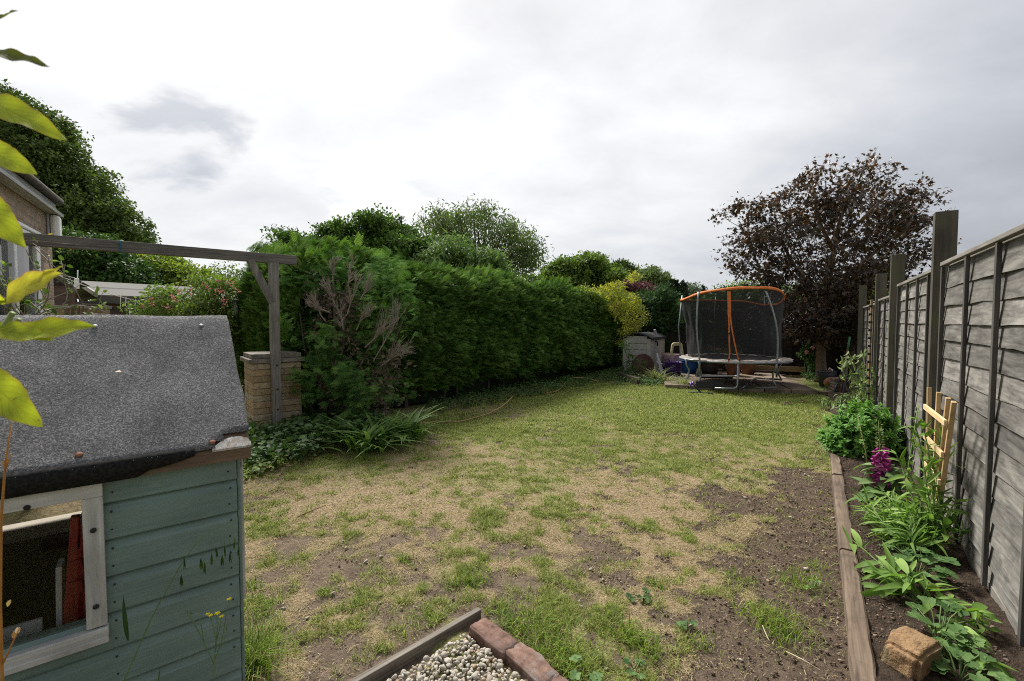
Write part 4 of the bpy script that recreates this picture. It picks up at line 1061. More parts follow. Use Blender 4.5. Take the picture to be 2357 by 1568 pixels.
# ---------------------------------------------------------------- brick house at the left
HD = Vector((-.5565, .8308, 0)); rzW = math.atan2(HD.y, HD.x); HN = Vector((HD.y, -HD.x, 0))   # HN faces the garden
HC = A(127, 740, 4.9); HC.z = 0
zf = H + (740 - 502) / FPX * 4.9
hs = thing('brick_house', 'single storey pale brick house wall with white window frame and dark roof gutter', 'house', tuple(HC), rzW)
M_hbrick = m_brick('pinkish_brick', (0.33, 0.225, 0.165), (0.47, 0.36, 0.27), (0.33, 0.29, 0.24), .225, .075, .011, stain=(.24, .16, .11))
def hl(px, py): s, z = hit(px, py, HC, HD); return s, z
sw, zw_top = hl(90, 545); _, zb = hl(90, 730); s_top2, z_top2 = hl(20, 515)
print('house', HC, zf, 'win right', sw, zw_top, 'left', s_top2, z_top2)
zwh = zw_top
t = MB(); t.box(((sw) / 2, .1, zf / 2), (-sw, .2, zf)); t.box((sw - 2.0, .1, (zwh + zf) / 2), (4.0, .2, zf - zwh)); t.box((sw - 3.6, .1, zf / 2), (.8, .2, zwh * 2 - zf + .0)) ; t.box((sw - 1.6, .1, .35), (3.2, .2, .7)); t.build('wall', M_hbrick, hs)
t = MB(); t.box((-.1, 1.6, zf / 2), (.2, 2.8, zf)); t.build('side_wall', M_hbrick, hs)
M_upvc = m_plain('white_upvc', (.80, .82, .85), .35, var=.04)
wn = bpy.data.objects.new('window', None); COL.objects.link(wn); wn.parent = hs
t = MB(); t.box((sw - 1.6, .02, zwh - .05), (3.2, .05, .10)); t.build('frame_head', M_upvc, wn, bevel=.006)
t = MB(); t.box((sw - .06, .02, (zwh + .7) / 2), (.12, .05, zwh - .7)); t.build('frame_stile', M_upvc, wn, bevel=.006)
t = MB(); t.box((sw - .75, .02, (zwh + .7) / 2), (.07, .07, zwh - .7)); t.build('frame_stile', M_upvc, wn, bevel=.006)
t = MB(); t.box((sw - 1.62, -.005, zwh + .02), (3.2, .03, .035)); t.build('drip_hood', M_upvc, wn, bevel=.008)
t = MB(); t.box((sw - 1.6, .03, (zwh + .7) / 2), (3.1, .012, zwh - .7)); t.build('pane', M_glass, wn)
t = MB()
for k in range(16): t.box((sw - .12 - .1 * k, .09, (zwh + .7) / 2), (.078, .004, zwh - .75), Matrix.Rotation(.35, 3, 'Z'))
t.build('vertical_blind', m_plain('blind_fabric', (.72, .74, .78), .7, var=.05), wn)
M_fascia = m_wood('silver_fascia', (.20, .20, .205), (.46, .46, .47), 'X', 50, .04, .7, tone=.1)
t = MB(); t.box((-2.5, -.02, zf + .075), (5.1, .022, .15)); t.build('fascia', M_fascia, hs, bevel=.003)
t = MB(); t.box((-2.5, .6, zf + .02), (5.0, 1.4, .03)); t.build('soffit', M_fascia, hs)
t = MB(); t.tube([(-5, -.055, zf + .185), (.09, -.055, zf + .185)], .038, 12); t.build('gutter', m_plain('mossy_gutter', (.055, .052, .048), .85, var=.5, scale=20, bump=.8, dirt=(.12, .10, .05)), hs, smooth=True)
t = MB(); t.add([(-5, -.03, zf + .21), (.06, -.03, zf + .21), (.06, 2.9, zf + .33), (-5, 2.9, zf + .33), (-5, -.03, zf + .16), (.06, -.03, zf + .16), (.06, 2.9, zf + .28), (-5, 2.9, zf + .28)], [(0, 1, 2, 3), (7, 6, 5, 4), (0, 4, 5, 1), (1, 5, 6, 2), (2, 6, 7, 3)]); t.build('roof', M_feltedge, hs)
# floodlight box on the wall near the corner
s_, z_ = hl(124, 526)
fl_ = thing('wall_lamp', 'white rounded outdoor lamp box on the corner of the brick house wall', 'lamp', tuple(HC + HD * (-.12) + Vector((0, 0, H + (740 - 527) / FPX * 4.85))), rzW)
t = MB(); t.box((0, -.012, 0), (.15, .022, .26)); t.build('housing', m_plain('grey_lamp_housing', (.36, .36, .40), .5), fl_, bevel=.012)
t = MB(); t.box((0, -.060, 0), (.14, .072, .25)); t.build('diffuser', m_plain('milky_diffuser', (.78, .78, .75), .3, var=.1), fl_, bevel=.03)

# ---------------------------------------------------------------- left neighbours: garden wall, sheds
M_bwall = m_brick('old_tan_brick', (0.25, 0.18, 0.11), (0.34, 0.25, 0.15), (0.24, 0.19, 0.13), .225, .075, .012, stain=(.12, .09, .055))
wv_ = A(100, 740, 8.2); wv_.z = 0
o = thing('brick_wall', 'old tan brick garden wall beyond the brick house corner', 'wall', tuple(wv_), rzF - .55)
t = MB(); t.box((.45, 0, .83), (.95, .12, 1.66)); t.build('wall', M_bwall, o); t = MB(); t.box((.45, 0, 1.68), (1.0, .16, .05)); t.build('coping', M_cap2, o, bevel=.006)
M_reed = m_wood('reed_screen', (0.05, 0.04, 0.03), (0.16, 0.13, 0.09), 'Z', 90, .04, .9, tone=.8)
p = A(150, 740, 7.6); p.z = 0
o = thing('reed_screen', 'dark reed screen standing before the tan brick wall', 'screen', tuple(p), rzF - .55)
t = MB()
for k in range(24): t.tube([(k * .0125, rs.uniform(-.005, .005), 0), (k * .0125 + rs.uniform(-.01, .01), 0, 1.66 + rs.uniform(-.04, .03))], .0065, 5)
t.build('reeds', M_reed, o)
dp0 = A(117, 625, 6.6); dp1 = A(164, 658, 7.3)
t = MB(); t.tube([(0, 0, 0), tuple(dp1 - dp0)], .035, 12); t.tube([tuple(dp1 - dp0), tuple(dp1 - dp0 + Vector((.05, 0, -.1)))], .04, 12)
o = t.build('drain_pipe', m_plain('grey_pipe', (.13, .13, .13), .5), None, smooth=True); o.location = dp0; tag(o, 'dark grey drain pipe sloping down behind the brick house corner', 'pipe')
p = A(205, 645, 9.0)
o = thing('lean_to_roof', 'low black roof edge left of the grey felt shed', 'roof', tuple(p), rzF)
t = MB(); t.add([(-.9, 0, .15), (-.35, 0, .12), (.02, 0, -.12), (-.9, 0, -.12), (-.9, 1, .15), (-.35, 1, .12), (.02, 1, -.12), (-.9, 1, -.12)], [(0, 1, 2, 3), (7, 6, 5, 4), (0, 4, 5, 1), (1, 5, 6, 2), (2, 6, 7, 3), (3, 7, 4, 0)]); t.build('roof_edge', m_plain('black_board', (.025, .024, .026), .7), o)
t = MB(); t.box((-.5, .5, -.9), (.6, .9, 1.56)); t.build('shed_body', M_shedw, o)
p = A(176.5, 648, 8.0); o = thing('white_box', 'small white plastic box with an upright stick on the white line', 'box', tuple(p), rzF)
t = MB(); t.box((0, 0, -.04), (.06, .05, .18)); t.build('case', M_upvc, o, bevel=.008); t = MB(); t.tube([(.01, 0, .0), (.02, 0, .20)], .008, 8); t.build('aerial', M_upvc, o, smooth=True); t = MB(); t.tube([(-.22, 0, .10), (-.02, 0, .06)], .006, 6); t.build('arm', M_upvc, o)
# grey felt shed
eL = A(220, 679, 9.6); rL = A(236, 650, 10.7)
sh = thing('garden_shed', 'dark wooden garden shed with pale grey felt roof behind the playhouse', 'shed', (eL.x, eL.y, 0), rzF)
ze = eL.z; zr = H + (740 - 650) / FPX * 10.75
q = Vector((rL.x - eL.x, rL.y - eL.y)); rlx = q.x * DF[0] + q.y * DF[1]; rly = -q.x * DF[1] + q.y * DF[0]
print('shed ridge local', rlx, rly, ze, zr)
rly = max(rly, .8); LS = 4.0
m, n = new_mat('pale_felt'); co = obj_co(n); g = n.noise(co, 90, 5, .75)
c = n.mix(n.rng(g, .3, .7), (.13, .127, .12), (.23, .222, .21)); c = n.mix(n.rng(n.noise(co, 2.5, 4), .4, .7, 0, .5), c, (.17, .16, .14)); finish(n, c, .95, g, .4, .004); M_pale = m
t = MB(); t.add([(0, -.12, ze), (LS, -.12, ze), (LS, rly, zr), (0, rly, zr), (0, -.12, ze - .03), (LS, -.12, ze - .03), (LS, rly, zr - .03), (0, rly, zr - .03)], [(0, 1, 2, 3), (7, 6, 5, 4), (0, 4, 5, 1), (1, 5, 6, 2), (2, 6, 7, 3), (3, 7, 4, 0)])
t.add([(0, rly, zr), (LS, rly, zr), (LS, rly * 2 + .1, ze), (0, rly * 2 + .1, ze)], [(0, 1, 2, 3)])
t.box((LS / 2, rly * .45, ze + (zr - ze) * .53), (LS, .012, .006), Matrix.Rotation(0, 3, 'X')); t.build('roof', M_pale, sh)
t = MB(); t.bar((-.015, -.14, ze - .01), (-.015, rly, zr - .01), .03, .09, (0, 0, 1)); t.build('barge_board', m_plain('grey_barge', (.40, .37, .35), .8), sh)
t = MB(); t.box((.75, -.10, ze - .10), (1.5, .03, .15)); t.box((2.7, -.09, ze - .09), (2.5, .03, .13)); t.build('fascia', m_wood('dark_fascia', (.05, .047, .045), (.14, .13, .12), 'X', 50, .05, .8), sh)
t = MB()
for k in range(13):
    zc_ = ze - .22 - .13 * k
    if zc_ < .05: break
    t.box((.72, -.015, zc_), (1.12, .02, .122), Matrix.Rotation(-.12, 3, 'X'))
t.build('boards', M_shedw, sh)
t = MB(); t.box((.13, -.02, ze / 2 - .05), (.09, .06, ze - .2)); t.build('corner_post', M_shedw, sh); t = MB(); t.box((1.32, -.02, ze / 2 - .05), (.06, .06, ze - .2)); t.build('corner_post', M_shedw, sh)
t = MB(); t.box((LS / 2, rly + .1, ze / 2 - .05), (LS - .2, rly * 1.9, ze - .1)); t.build('inner_wall', m_plain('shed_dark', (.022, .02, .02), .8), sh)
t = MB(); t.box((1.62, -.01, ze - .75), (.5, .03, 1.1)); t.build('door', m_plain('dark_door', (.03, .03, .032), .5), sh)
p = A(212, 712, 9.3); o = tag((lambda q: q)(None) or thing('hanging_pot', 'dark lantern-shaped pot hanging at the near corner of the shed', 'pot', tuple(p), 0), None)
t = MB(); t.lathe([(.001, -.16), (.10, -.16), (.12, -.05), (.11, .10), (.13, .13), (.001, .13)], (0, 0, 0), 16); t.build('pot', M_black, o, smooth=True)

# ---------------------------------------------------------------- washing line and bird feeder
a_ = A(60, 600, 6.4); b_ = A(321, 694, 6.9); pts = []
for k in range(15):
    q = a_.lerp(b_, k / 14); q.z -= .16 * 4 * (k / 14) * (1 - k / 14) * .35; pts.append(q - a_)
t = MB(); t.tube(pts, .005, 6)
e = b_ - a_
for dx, l1 in ((-.28, .16), (-.20, .10), (-.0, .26), (-.06, .2)):
    t.tube([e + Vector((dx, 0, .01 + abs(dx) * .28)), e + Vector((dx - .015, 0, -l1 * .6)), e + Vector((dx + .02, 0, -l1))], .004, 5)
t.tube([e + Vector((-.17, 0, 0)), e + Vector((-.15, 0, -.22)), e + Vector((-.05, 0, -.40))], .005, 5)
o = t.build('washing_line', m_plain('white_cord', (.68, .66, .63), .8), None, smooth=True); o.location = a_; tag(o, 'white cord line sagging past the shed roof with loose knotted ends', 'cord')
p = A(542, 690, 6.9); bf_ = thing('bird_feeder', 'clear tube bird feeder with pale lid hanging beside the hedge end', 'bird feeder', tuple(p), 0)
t = MB(); t.lathe([(.001, .015), (.03, .012), (.055, -.005), (.055, -.012), (.001, -.012)], (0, 0, 0), 20); t.build('lid', m_plain('pale_metal_lid', (.5, .52, .52), .4, .3), bf_, smooth=True)
m, n = new_mat('clear_tube'); n.a('ShaderNodeOutputMaterial', ins={0: n.a('ShaderNodeMixShader', ins={0: .45, 1: n.a('ShaderNodeBsdfTransparent').outputs[0], 2: n.a('ShaderNodeBsdfPrincipled', ins={'Base Color': (.6, .62, .58, 1), 'Roughness': .2}).outputs[0]}).outputs[0]})
t = MB(); t.lathe([(.035, -.012), (.035, -.21)], (0, 0, 0), 20); t.build('tube', m, bf_, smooth=True)
t = MB(); t.lathe([(.001, -.15), (.033, -.15), (.033, -.24), (.001, -.24)], (0, 0, 0), 20); t.build('seed', m_plain('seed', (.10, .09, .08), .9, var=.5, scale=120), bf_)
t = MB(); t.tube([(0, 0, .012), (.0, 0, .09), (.03, 0, .11), (.22, .1, .12)], .004, 6); t.build('hook', M_galv, bf_)
# ---------------------------------------------------------------- trampoline
M_steel = m_plain('galvanised_tube', (0.30, 0.32, 0.34), .42, .7, var=.2, scale=14)
M_rubber = m_plain('black_mat', (.015, .015, .016), .8, var=.2)
M_orange = m_plain('orange_fabric', (.62, .17, .045), .75, var=.25, scale=20, bump=.3)
M_padding = m_plain('faded_padding', (.34, .31, .28), .9, var=.35, scale=10, bump=.8, dirt=(.12, .10, .085))
TC = Vector((.4872 * 9.85, 9.85, .09)); TR = 1.09; TZ = .52
tr = thing('trampoline', 'round garden trampoline with black safety net and orange top band on the patio', 'trampoline', tuple(TC), 0)
def ring_pts(r, z, n_=64, a0=0, a1=2 * math.pi, zf_=None): return [(r * math.cos(a0 + (a1 - a0) * k / n_), r * math.sin(a0 + (a1 - a0) * k / n_), z + (zf_(a0 + (a1 - a0) * k / n_) if zf_ else 0)) for k in range(n_ + 1)]
t = MB(); t.tube(ring_pts(TR, TZ), .021, 10, cap=False); t.build('frame_ring', M_steel, tr, smooth=True)
t = MB(); t.lathe([(.0001, TZ + .03), (.88, TZ + .03), (.88, TZ + .022), (.0001, TZ + .022)], seg=48); t.build('jumping_mat', M_rubber, tr)
vs = []; fs = []; m_ = 96
for k in range(m_):
    an = 2 * math.pi * k / m_; fr = an % (2 * math.pi)
    base = TZ + .034; rag = (fbm(np.array([[math.cos(an) * 3, math.sin(an) * 3, 0]]), 4, 3, 3)[0] - .5)
    for j in range(5):
        r_ = (.86 + rag * .10 * (1 if an > math.pi else .3)) + (TR + .015 - .86) * j / 4
        vs.append((r_ * math.cos(an), r_ * math.sin(an), base + (vn(np.array([[math.cos(an) * 7, math.sin(an) * 7, j * .8]]), 1.5, 3)[0] - .4) * .045 - (.03 if j == 4 else 0)))
for k in range(m_):
    k2 = (k + 1) % m_
    for j in range(4): fs.append((k * 5 + j, k2 * 5 + j, k2 * 5 + j + 1, k * 5 + j + 1))
t = MB(); t.add(vs, fs); t.build('edge_padding', M_padding, tr, smooth=True)
for k in range(44):
    an = 2 * math.pi * k / 44
    if 3.9 < an < 5.7: t = MB(); t.tube([(1.08 * math.cos(an), 1.08 * math.sin(an), TZ + .0), (.90 * math.cos(an), .90 * math.sin(an), TZ + .02)], .006, 4); t.build('spring', M_steel, tr)
# legs: three W-shaped legs
def leg(a0, a1):
    def P_(a, r, z): return (r * math.cos(a), r * math.sin(a), z)
    a2 = (a0 + a1) / 2
    p0 = P_(a0, TR, TZ); p1 = P_(a1, TR, TZ)
    L_ = [p0, P_(a0, TR - .0, TZ - .12), P_(a0, TR - .07, TZ - .22), P_(a0, TR - .05, .16), P_(a0, TR + .02, .05), (*[q for q in P_(a0 + (a1 - a0) * .12, TR - .02, .02)[:2]], .02)]
    R_ = [P_(a1, TR, TZ), P_(a1, TR - .0, TZ - .12), P_(a1, TR - .07, TZ - .22), P_(a1, TR - .05, .16), P_(a1, TR + .02, .05), (*[q for q in P_(a1 - (a1 - a0) * .12, TR - .02, .02)[:2]], .02)]
    t = MB(); t.tube(L_ + R_[::-1], .019, 9); t.build('leg', M_steel, tr, smooth=True)
def ang_of(px, front=True):   # ring angle at this image column
    r = (px - 1178.5) / FPX; best = None
    for k in range(3600):
        a = 2 * math.pi * k / 3600
        if front == (math.sin(a) < 0):
            e = abs((TC.x + TR * math.cos(a)) / (TC.y + TR * math.sin(a)) - r)
            if best is None or e < best[0]: best = (e, a)
    return best[1]
aF = ang_of(1612), ang_of(1700), ang_of(1792)
leg(ang_of(1581), ang_of(1610))
a_ = ang_of(1700); c_, s_ = math.cos(a_), math.sin(a_); t = MB(); t.tube([(TR * c_, TR * s_, TZ), (TR * c_, TR * s_, .09), (TR * c_ - .02, TR * s_, .045), (TR * c_ - .07, TR * s_ + .01, .02), (TR * c_ - .42, TR * s_ + .04, .02)], .019, 9); t.build('leg', M_steel, tr, smooth=True)
leg(ang_of(1788), ang_of(1800, False) if True else 0)
leg(1.0, 1.9)
# net poles
def pole(px0, pxt, pyt, bend):
    a = ang_of(px0); b0 = Vector((TR * math.cos(a), TR * math.sin(a), TZ)); Yt = TC.y + (TR - .05) * math.sin(a)
    tp = A(pxt, pyt, Yt) - TC
    pts = []
    for k in range(13):
        f_ = k / 12; q = b0.lerp(tp, f_); o_ = Vector((math.cos(a), math.sin(a), 0))
        q += Vector((1, 0, 0)) * bend * math.sin(math.pi * f_) 
        pts.append(q)
    t = MB(); t.tube([b0 + Vector((0, 0, -.28)), b0 + Vector((0, 0, -.05))] + pts, .019, 9); t.build('net_pole', M_steel, tr, smooth=True)
    return tp
pole(1612, 1608, 672, -.05); pole(1790, 1763, 671, .10)
for a in (.5, 1.5, 2.6):
    t = MB(); t.tube([(TR * math.cos(a), TR * math.sin(a), TZ), (1.05 * TR * math.cos(a), 1.05 * TR * math.sin(a), 1.2), (.98 * TR * math.cos(a), .98 * TR * math.sin(a), 1.92)], .016, 8); t.build('net_pole', M_steel, tr, smooth=True)
# orange top band: crest rises between the front poles
def zt_(a):
    fr = max(0, -math.sin(a)); return 1.865 + .12 * fr ** .9 - .17 * max(0, math.cos(a)) ** 4 - .06 * max(0, -math.cos(a)) ** 6 - (.03 if math.sin(a) > .3 else 0)
def zlow(a): return TZ + .05
rT = 1.0; CX = -.09
vs = []; fs = []; m_ = 96
for k in range(m_):
    an = 2 * math.pi * k / m_; z = zt_(an); hgt = (.052 if math.sin(an) < .1 else .035) + .006 * math.sin(an * 9)
    for dz, dr in ((0, 0), (.012, .02), (hgt * .5, .016), (hgt, .005), (hgt * .9, -.012), (0, -.010)): vs.append((CX + (rT + dr) * math.cos(an), (rT + dr) * math.sin(an), z + dz - .03))
for k in range(m_):
    k2 = (k + 1) % m_
    for j in range(6): fs.append((k * 6 + j, k2 * 6 + j, k2 * 6 + (j + 1) % 6, k * 6 + (j + 1) % 6))
t = MB(); t.add(vs, fs); t.build('top_band', M_orange, tr, smooth=True)
# net
m, n = new_mat('safety_net'); co = obj_co(n); sp = n.a('ShaderNodeSeparateXYZ', ins={0: co})
k_ = n.noise(co, 3.0, 4, .6)
tb = n.a('ShaderNodeBsdfTransparent'); db = n.a('ShaderNodeBsdfPrincipled', ins={'Base Color': (.018, .018, .02, 1), 'Roughness': .9})
n.a('ShaderNodeOutputMaterial', ins={0: n.a('ShaderNodeMixShader', ins={0: n.rng(k_, .3, .7, .70, .86), 1: tb.outputs[0], 2: db.outputs[0]}).outputs[0]}); M_net = m
vs = []; fs = []; m_ = 120; nj = 26
for k in range(m_ + 1):
    an = 2 * math.pi * k / m_; zt1 = zt_(an) - .02; zb1 = TZ + .05
    for j in range(nj + 1):
        f_ = j / nj; rb = .92; r_ = rb + (rT - rb) * (f_ ** .8)
        drape = (vn(np.array([[math.cos(an) * 4, math.sin(an) * 4, f_ * 1.2]]), 2.2, 9)[0] - .5) * .10 * math.sin(math.pi * min(1, f_ * 1.02))
        r_ += drape - .05 * math.sin(math.pi * f_)
        vs.append((CX * f_ + r_ * math.cos(an), r_ * math.sin(an), zb1 + (zt1 - zb1) * f_))
for k in range(m_):
    for j in range(nj): a = k * (nj + 1) + j; fs.append((a, a + nj + 1, a + nj + 2, a + 1))
t = MB(); t.add(vs, fs); t.build('safety_net', M_net, tr, smooth=True)
# orange straps of the door zip
def strap(pts, wd, name='door_strap'):
    t = MB(); vs = []; fs = []
    for p in pts: vs += [(p[0] - wd / 2, p[1], p[2]), (p[0] + wd / 2, p[1], p[2]), (p[0] + wd / 2, p[1] + .004, p[2]), (p[0] - wd / 2, p[1] + .004, p[2])]
    for i in range(len(pts) - 1):
        for j in range(4): fs.append((4 * i + j, 4 * i + (j + 1) % 4, 4 * i + 4 + (j + 1) % 4, 4 * i + 4 + j))
    fs += [(0, 1, 2, 3), (4 * len(pts) - 1, 4 * len(pts) - 2, 4 * len(pts) - 3, 4 * len(pts) - 4)]
    t.add(vs, fs); return t.build(name, M_orange, tr)
Yd = TC.y - 1.10
def tp_(px, py, Y=Yd): q = A(px, py, Y) - TC; return (q.x, q.y, q.z)
strap([tp_(1678, 671), tp_(1679, 700), tp_(1679, 726)], .062)
strap([tp_(1677.5, 726), tp_(1678.5, 760), tp_(1679, 790), tp_(1680, 815, Yd + .03), tp_(1677, 834, Yd + .06)], .026)
strap([tp_(1681, 726), tp_(1684.5, 756), tp_(1691, 790), tp_(1697, 818, Yd + .03), tp_(1705, 836, Yd + .06)], .026)
for px, py in ((1679, 768), (1690, 768), (1678, 828), (1702, 829)): t = MB(); t.box(tp_(px, py, Yd - .005), (.03, .012, .025)); t.build('buckle', M_black, tr)

# ---------------------------------------------------------------- storage box
BY = 11.7; BC = A(1499, 740, BY); BC.z = 0
bx_ = thing('storage_box', 'beige plastic garden storage box with black curved lid at the end of the hedge', 'storage box', tuple(BC), rzF)
# local x along the long face (away), y towards the hedge
M_beige = m_wood('beige_plastic', (.40, .38, .335), (.52, .50, .45), 'Y', 60, .08, .6, tone=.06, bump=.5)
M_beige2 = m_wood('beige_plastic_panel', (.41, .39, .345), (.50, .48, .43), 'Z', 60, .08, .6, tone=.06, bump=.5)
M_lid = m_plain('black_lid', (.045, .045, .048), .6, var=.25, scale=30, bump=.4)
zb0 = .97; LB, WB = 1.22, .74
def arch(y): return .10 * (1 - ((y - WB / 2) / (WB / 2)) ** 2)
t = MB(); t.prism([(.02, .03), (LB - .02, .03), (LB - .02, zb0 + .0), (.02, zb0 + .0)], .02, WB - .02); t.build('body', M_beige2, bx_)
t = MB()
for k in range(6):
    z0 = .05 + k * .158
    t.box((-.0, WB / 2, z0 + .074), (.045, WB - .20, .146))
t.box((-.0, WB / 2, zb0 + .035), (.04, WB - .2, .07)); t.build('side_panel', M_beige, bx_, bevel=.006)
t = MB(); t.box((.0, .05, zb0 / 2), (.055, .10, zb0)); t.build('corner_post', M_beige2, bx_, bevel=.008); t = MB(); t.box((.0, WB - .05, zb0 / 2), (.055, .10, zb0)); t.build('corner_post', M_beige2, bx_, bevel=.008)
t = MB(); t.box((LB / 4 + .02, .0, zb0 / 2), (LB / 2 - .03, .045, zb0 - .04)); t.box((LB * .75 - .01, .0, zb0 / 2), (LB / 2 - .03, .045, zb0 - .04)); t.build('door', M_beige2, bx_, bevel=.006)
prof = [(y, zb0 + .02 + arch(y)) for y in np.linspace(-.05, WB + .05, 15)]
t = MB(); n_l = len(prof); vs = [(-.07, y, z) for y, z in prof] + [(-.07, y, z + .035) for y, z in prof[::-1]]; m_ = len(vs); vs2 = [(LB + .05, y, z) for _, y, z in vs]
t.add(vs + vs2, [tuple(range(m_)), tuple(range(2 * m_ - 1, m_ - 1, -1))] + [(i, i + m_, (i + 1) % m_ + m_, (i + 1) % m_) for i in range(m_)]); 
t.box((LB / 2, -.045, zb0 + .005), (LB + .1, .03, .07)); t.build('lid', M_lid, bx_, bevel=.004)
t = MB(); t.box((.34, -.04, zb0 - .08), (.16, .03, .03)); t.box((.40, -.055, zb0 - .14), (.03, .03, .11)); t.build('latch', M_black, bx_, bevel=.004)
p = A(1623 - 0, 0, 1) ; q = A(1624, 0, 1)
p = BC + Vector((DF[0] * .75 - DF[1] * .25, DF[1] * .75 + DF[0] * .25, 1.125)); p = A(1624, 0, 1) if False else p
o = thing('grey_handset', 'small grey plastic handset standing on the black box lid', 'gadget', tuple(A(1623.5, 769, BY + .6)), .3)
o.location = A(1623.5 - 0, 767, BY + .6) if False else (A((2480 + 750 * .19135) * .5754, (1300 + 195 * .19135) * .5754, BY + .35))
t = MB(); t.bar((0, 0, -.02), (-.03, .01, .13), .028, .09, (0, 1, 0)); t.build('case', m_plain('grey_plastic', (.42, .43, .45), .4, var=.2), o, bevel=.012)
# brown disc
DY = 11.15; q = A(1481, 838, DY)
o = thing('brown_disc', 'large brown ridged disc leaning against the beige storage box', 'disc', (q.x, q.y, .02), 0.25)
rot = Matrix.Rotation(math.radians(82), 3, 'X')
t = MB(); r_ = .305
t.lathe([(.0001, .006), (.06, .006), (.075, .018), (.085, .006), (.17, .010), (.185, .004), (.28, .012), (.30, .010), (r_, .0), (r_, -.015), (.0001, -.015)], (0, 0, r_ + .0), 48, rot=rot); t.build('disc', m_plain('brown_disc_plastic', (.085, .042, .036), .6, var=.2, scale=10), o, smooth=True)
# sleeper chunk
q0 = G(1427, 876, 0); q1 = G(1466, 889, 0); 
d_ = q1 - q0; o = thing('sleeper_block', 'short dark timber sleeper lying at the lawn corner before the brown disc', 'sleeper', (q0.x, q0.y, 0), math.atan2(d_.y, d_.x))
t = MB(); t.box((d_.length / 2 - .1, .06, .08), (d_.length + .2, .12, .19)); t.build('timber', m_wood('dark_sleeper', (.03, .024, .018), (.12, .095, .07), 'X', 30, .08, .9), o, bevel=.01)
# tubs
def tub(px, pyb, Y, rt, rb, h, mat, name, lab, cat, handle=True, seg=32, zb=.09):
    q = A(px, 740, Y); o = thing(name, lab, cat, (q.x, q.y, zb), .4)
    t = MB(); t.lathe([(.001, .005), (rb, .0), (rb + (rt - rb) * .5, h * .5), (rt - .012, h - .02), (rt, h - .015), (rt + .006, h), (rt - .012, h), (rt - .02, h - .03), (rb - .02, .02), (.001, .02)], seg=seg); t.build('tub' if handle else 'pot', mat, o, smooth=True)
    if handle:
        for s_ in (-1, 1):
            t = MB(); t.tube([(-.08, s_ * (rt - .02), h - .02), (-.05, s_ * (rt + .01), h + .045), (.05, s_ * (rt + .01), h + .045), (.08, s_ * (rt - .02), h - .02)], .012, 8); t.build('handle', mat, o, smooth=True)
    return o
tub(1552, 860, 11.3, .225, .17, .32, m_plain('purple_plastic', (.055, .025, .16), .5, var=.2, scale=5), 'purple_tub', 'purple flexible plastic tub beside the beige storage box', 'tub')
tub(1587, 857, 11.7, .23, .17, .34, m_plain('blue_plastic', (.008, .095, .32), .45, var=.2, scale=5), 'blue_tub', 'bright blue flexible plastic tub behind the left trampoline leg', 'tub')
tub(1634, 857, 11.6, .27, .19, .36, m_plain('dark_grey_plastic', (.04, .042, .045), .6, var=.2), 'dark_planter', 'dark grey round planter under the left side of the trampoline', 'planter', False)
M_terra = m_plain('terracotta', (.23, .115, .07), .85, var=.3, scale=9, bump=.3, dirt=(.12, .075, .05))
def pot(px, Y, rt, h, lab, group=None, zb=.09, tilt=None):
    q = A(px, 740, Y); o = thing('terracotta_pot', lab, 'plant pot', (q.x, q.y, zb), 0, group)
    t = MB(); t.lathe([(.001, 0), (rt * .68, 0), (rt * .95, h * .72), (rt * .97, h * .74), (rt * 1.03, h * .78), (rt * 1.05, h), (rt * .95, h), (rt * .9, h * .8), (rt * .6, .05), (.001, .05)], seg=32); t.build('pot', M_terra, o, smooth=True)
    t = MB(); t.lathe([(.001, h * .86), (rt * .93, h * .84)], seg=24); t.build('compost', M_soil, o)
    return o
pot(1690, 11.2, .19, .36, 'terracotta pot under the trampoline, left one of the pair', None)
pot(1724, 11.5, .20, .36, 'terracotta pot under the trampoline, right one of the pair', None)
# toddler car
q = A(1560, 740, 12.1); cr_ = thing('toy_car', 'toddler ride-on car with cream roof frame and pink body behind the purple tub', 'toy car', (q.x, q.y, .09), .10)
M_cream = m_plain('cream_plastic', (.66, .58, .30), .5, var=.12, scale=4, dirt=(.5, .42, .2)); M_pink = m_plain('faded_pink_plastic', (.55, .36, .40), .5, var=.12)
# rear frame with rounded window
def rounded(w_, h0, h1, tw, n_=10):
    o_ = []
    for s_ in (1, -1):
        rngs = range(n_ + 1) if s_ == 1 else range(n_, -1, -1)
        for i in rngs:
            a = math.pi / 2 * i / n_; r_ = tw * .62
            o_.append((s_ * (tw - r_ + r_ * math.cos(a)), h1 - r_ + r_ * math.sin(a)))
    return [(w_, h0)] + o_ + [(-w_, h0)]
outer = rounded(.19, .42, .77, .155); inner = rounded(.115, .46, .685, .10)
t = MB(); n_ = len(outer)
vs = [(x, 0, z) for x, z in outer] + [(x, 0, z) for x, z in inner] + [(x, .05, z) for x, z in outer] + [(x, .05, z) for x, z in inner]
fs = []
for i in range(n_):
    j = (i + 1) % n_
    if i == n_ - 1:
        fs += [(i, j, n_ + j, n_ + i), (2 * n_ + i, 3 * n_ + i, 3 * n_ + j, 2 * n_ + j), (i, 2 * n_ + i, 2 * n_ + j, j), (n_ + i, n_ + j, 3 * n_ + j, 3 * n_ + i)]
    else: fs += [(i, j, n_ + j, n_ + i), (2 * n_ + i, 3 * n_ + i, 3 * n_ + j, 2 * n_ + j), (i, 2 * n_ + i, 2 * n_ + j, j), (n_ + i, n_ + j, 3 * n_ + j, 3 * n_ + i)]
t.add(vs, fs); t.build('roof_frame', M_cream, cr_, bevel=.012)
t = MB(); t.prism([(-.19, .08), (.19, .08), (.20, .34), (.185, .42), (.14, .45), (-.14, .45), (-.185, .42), (-.20, .34)], .0, .72); t.build('body', M_pink, cr_, bevel=.03)
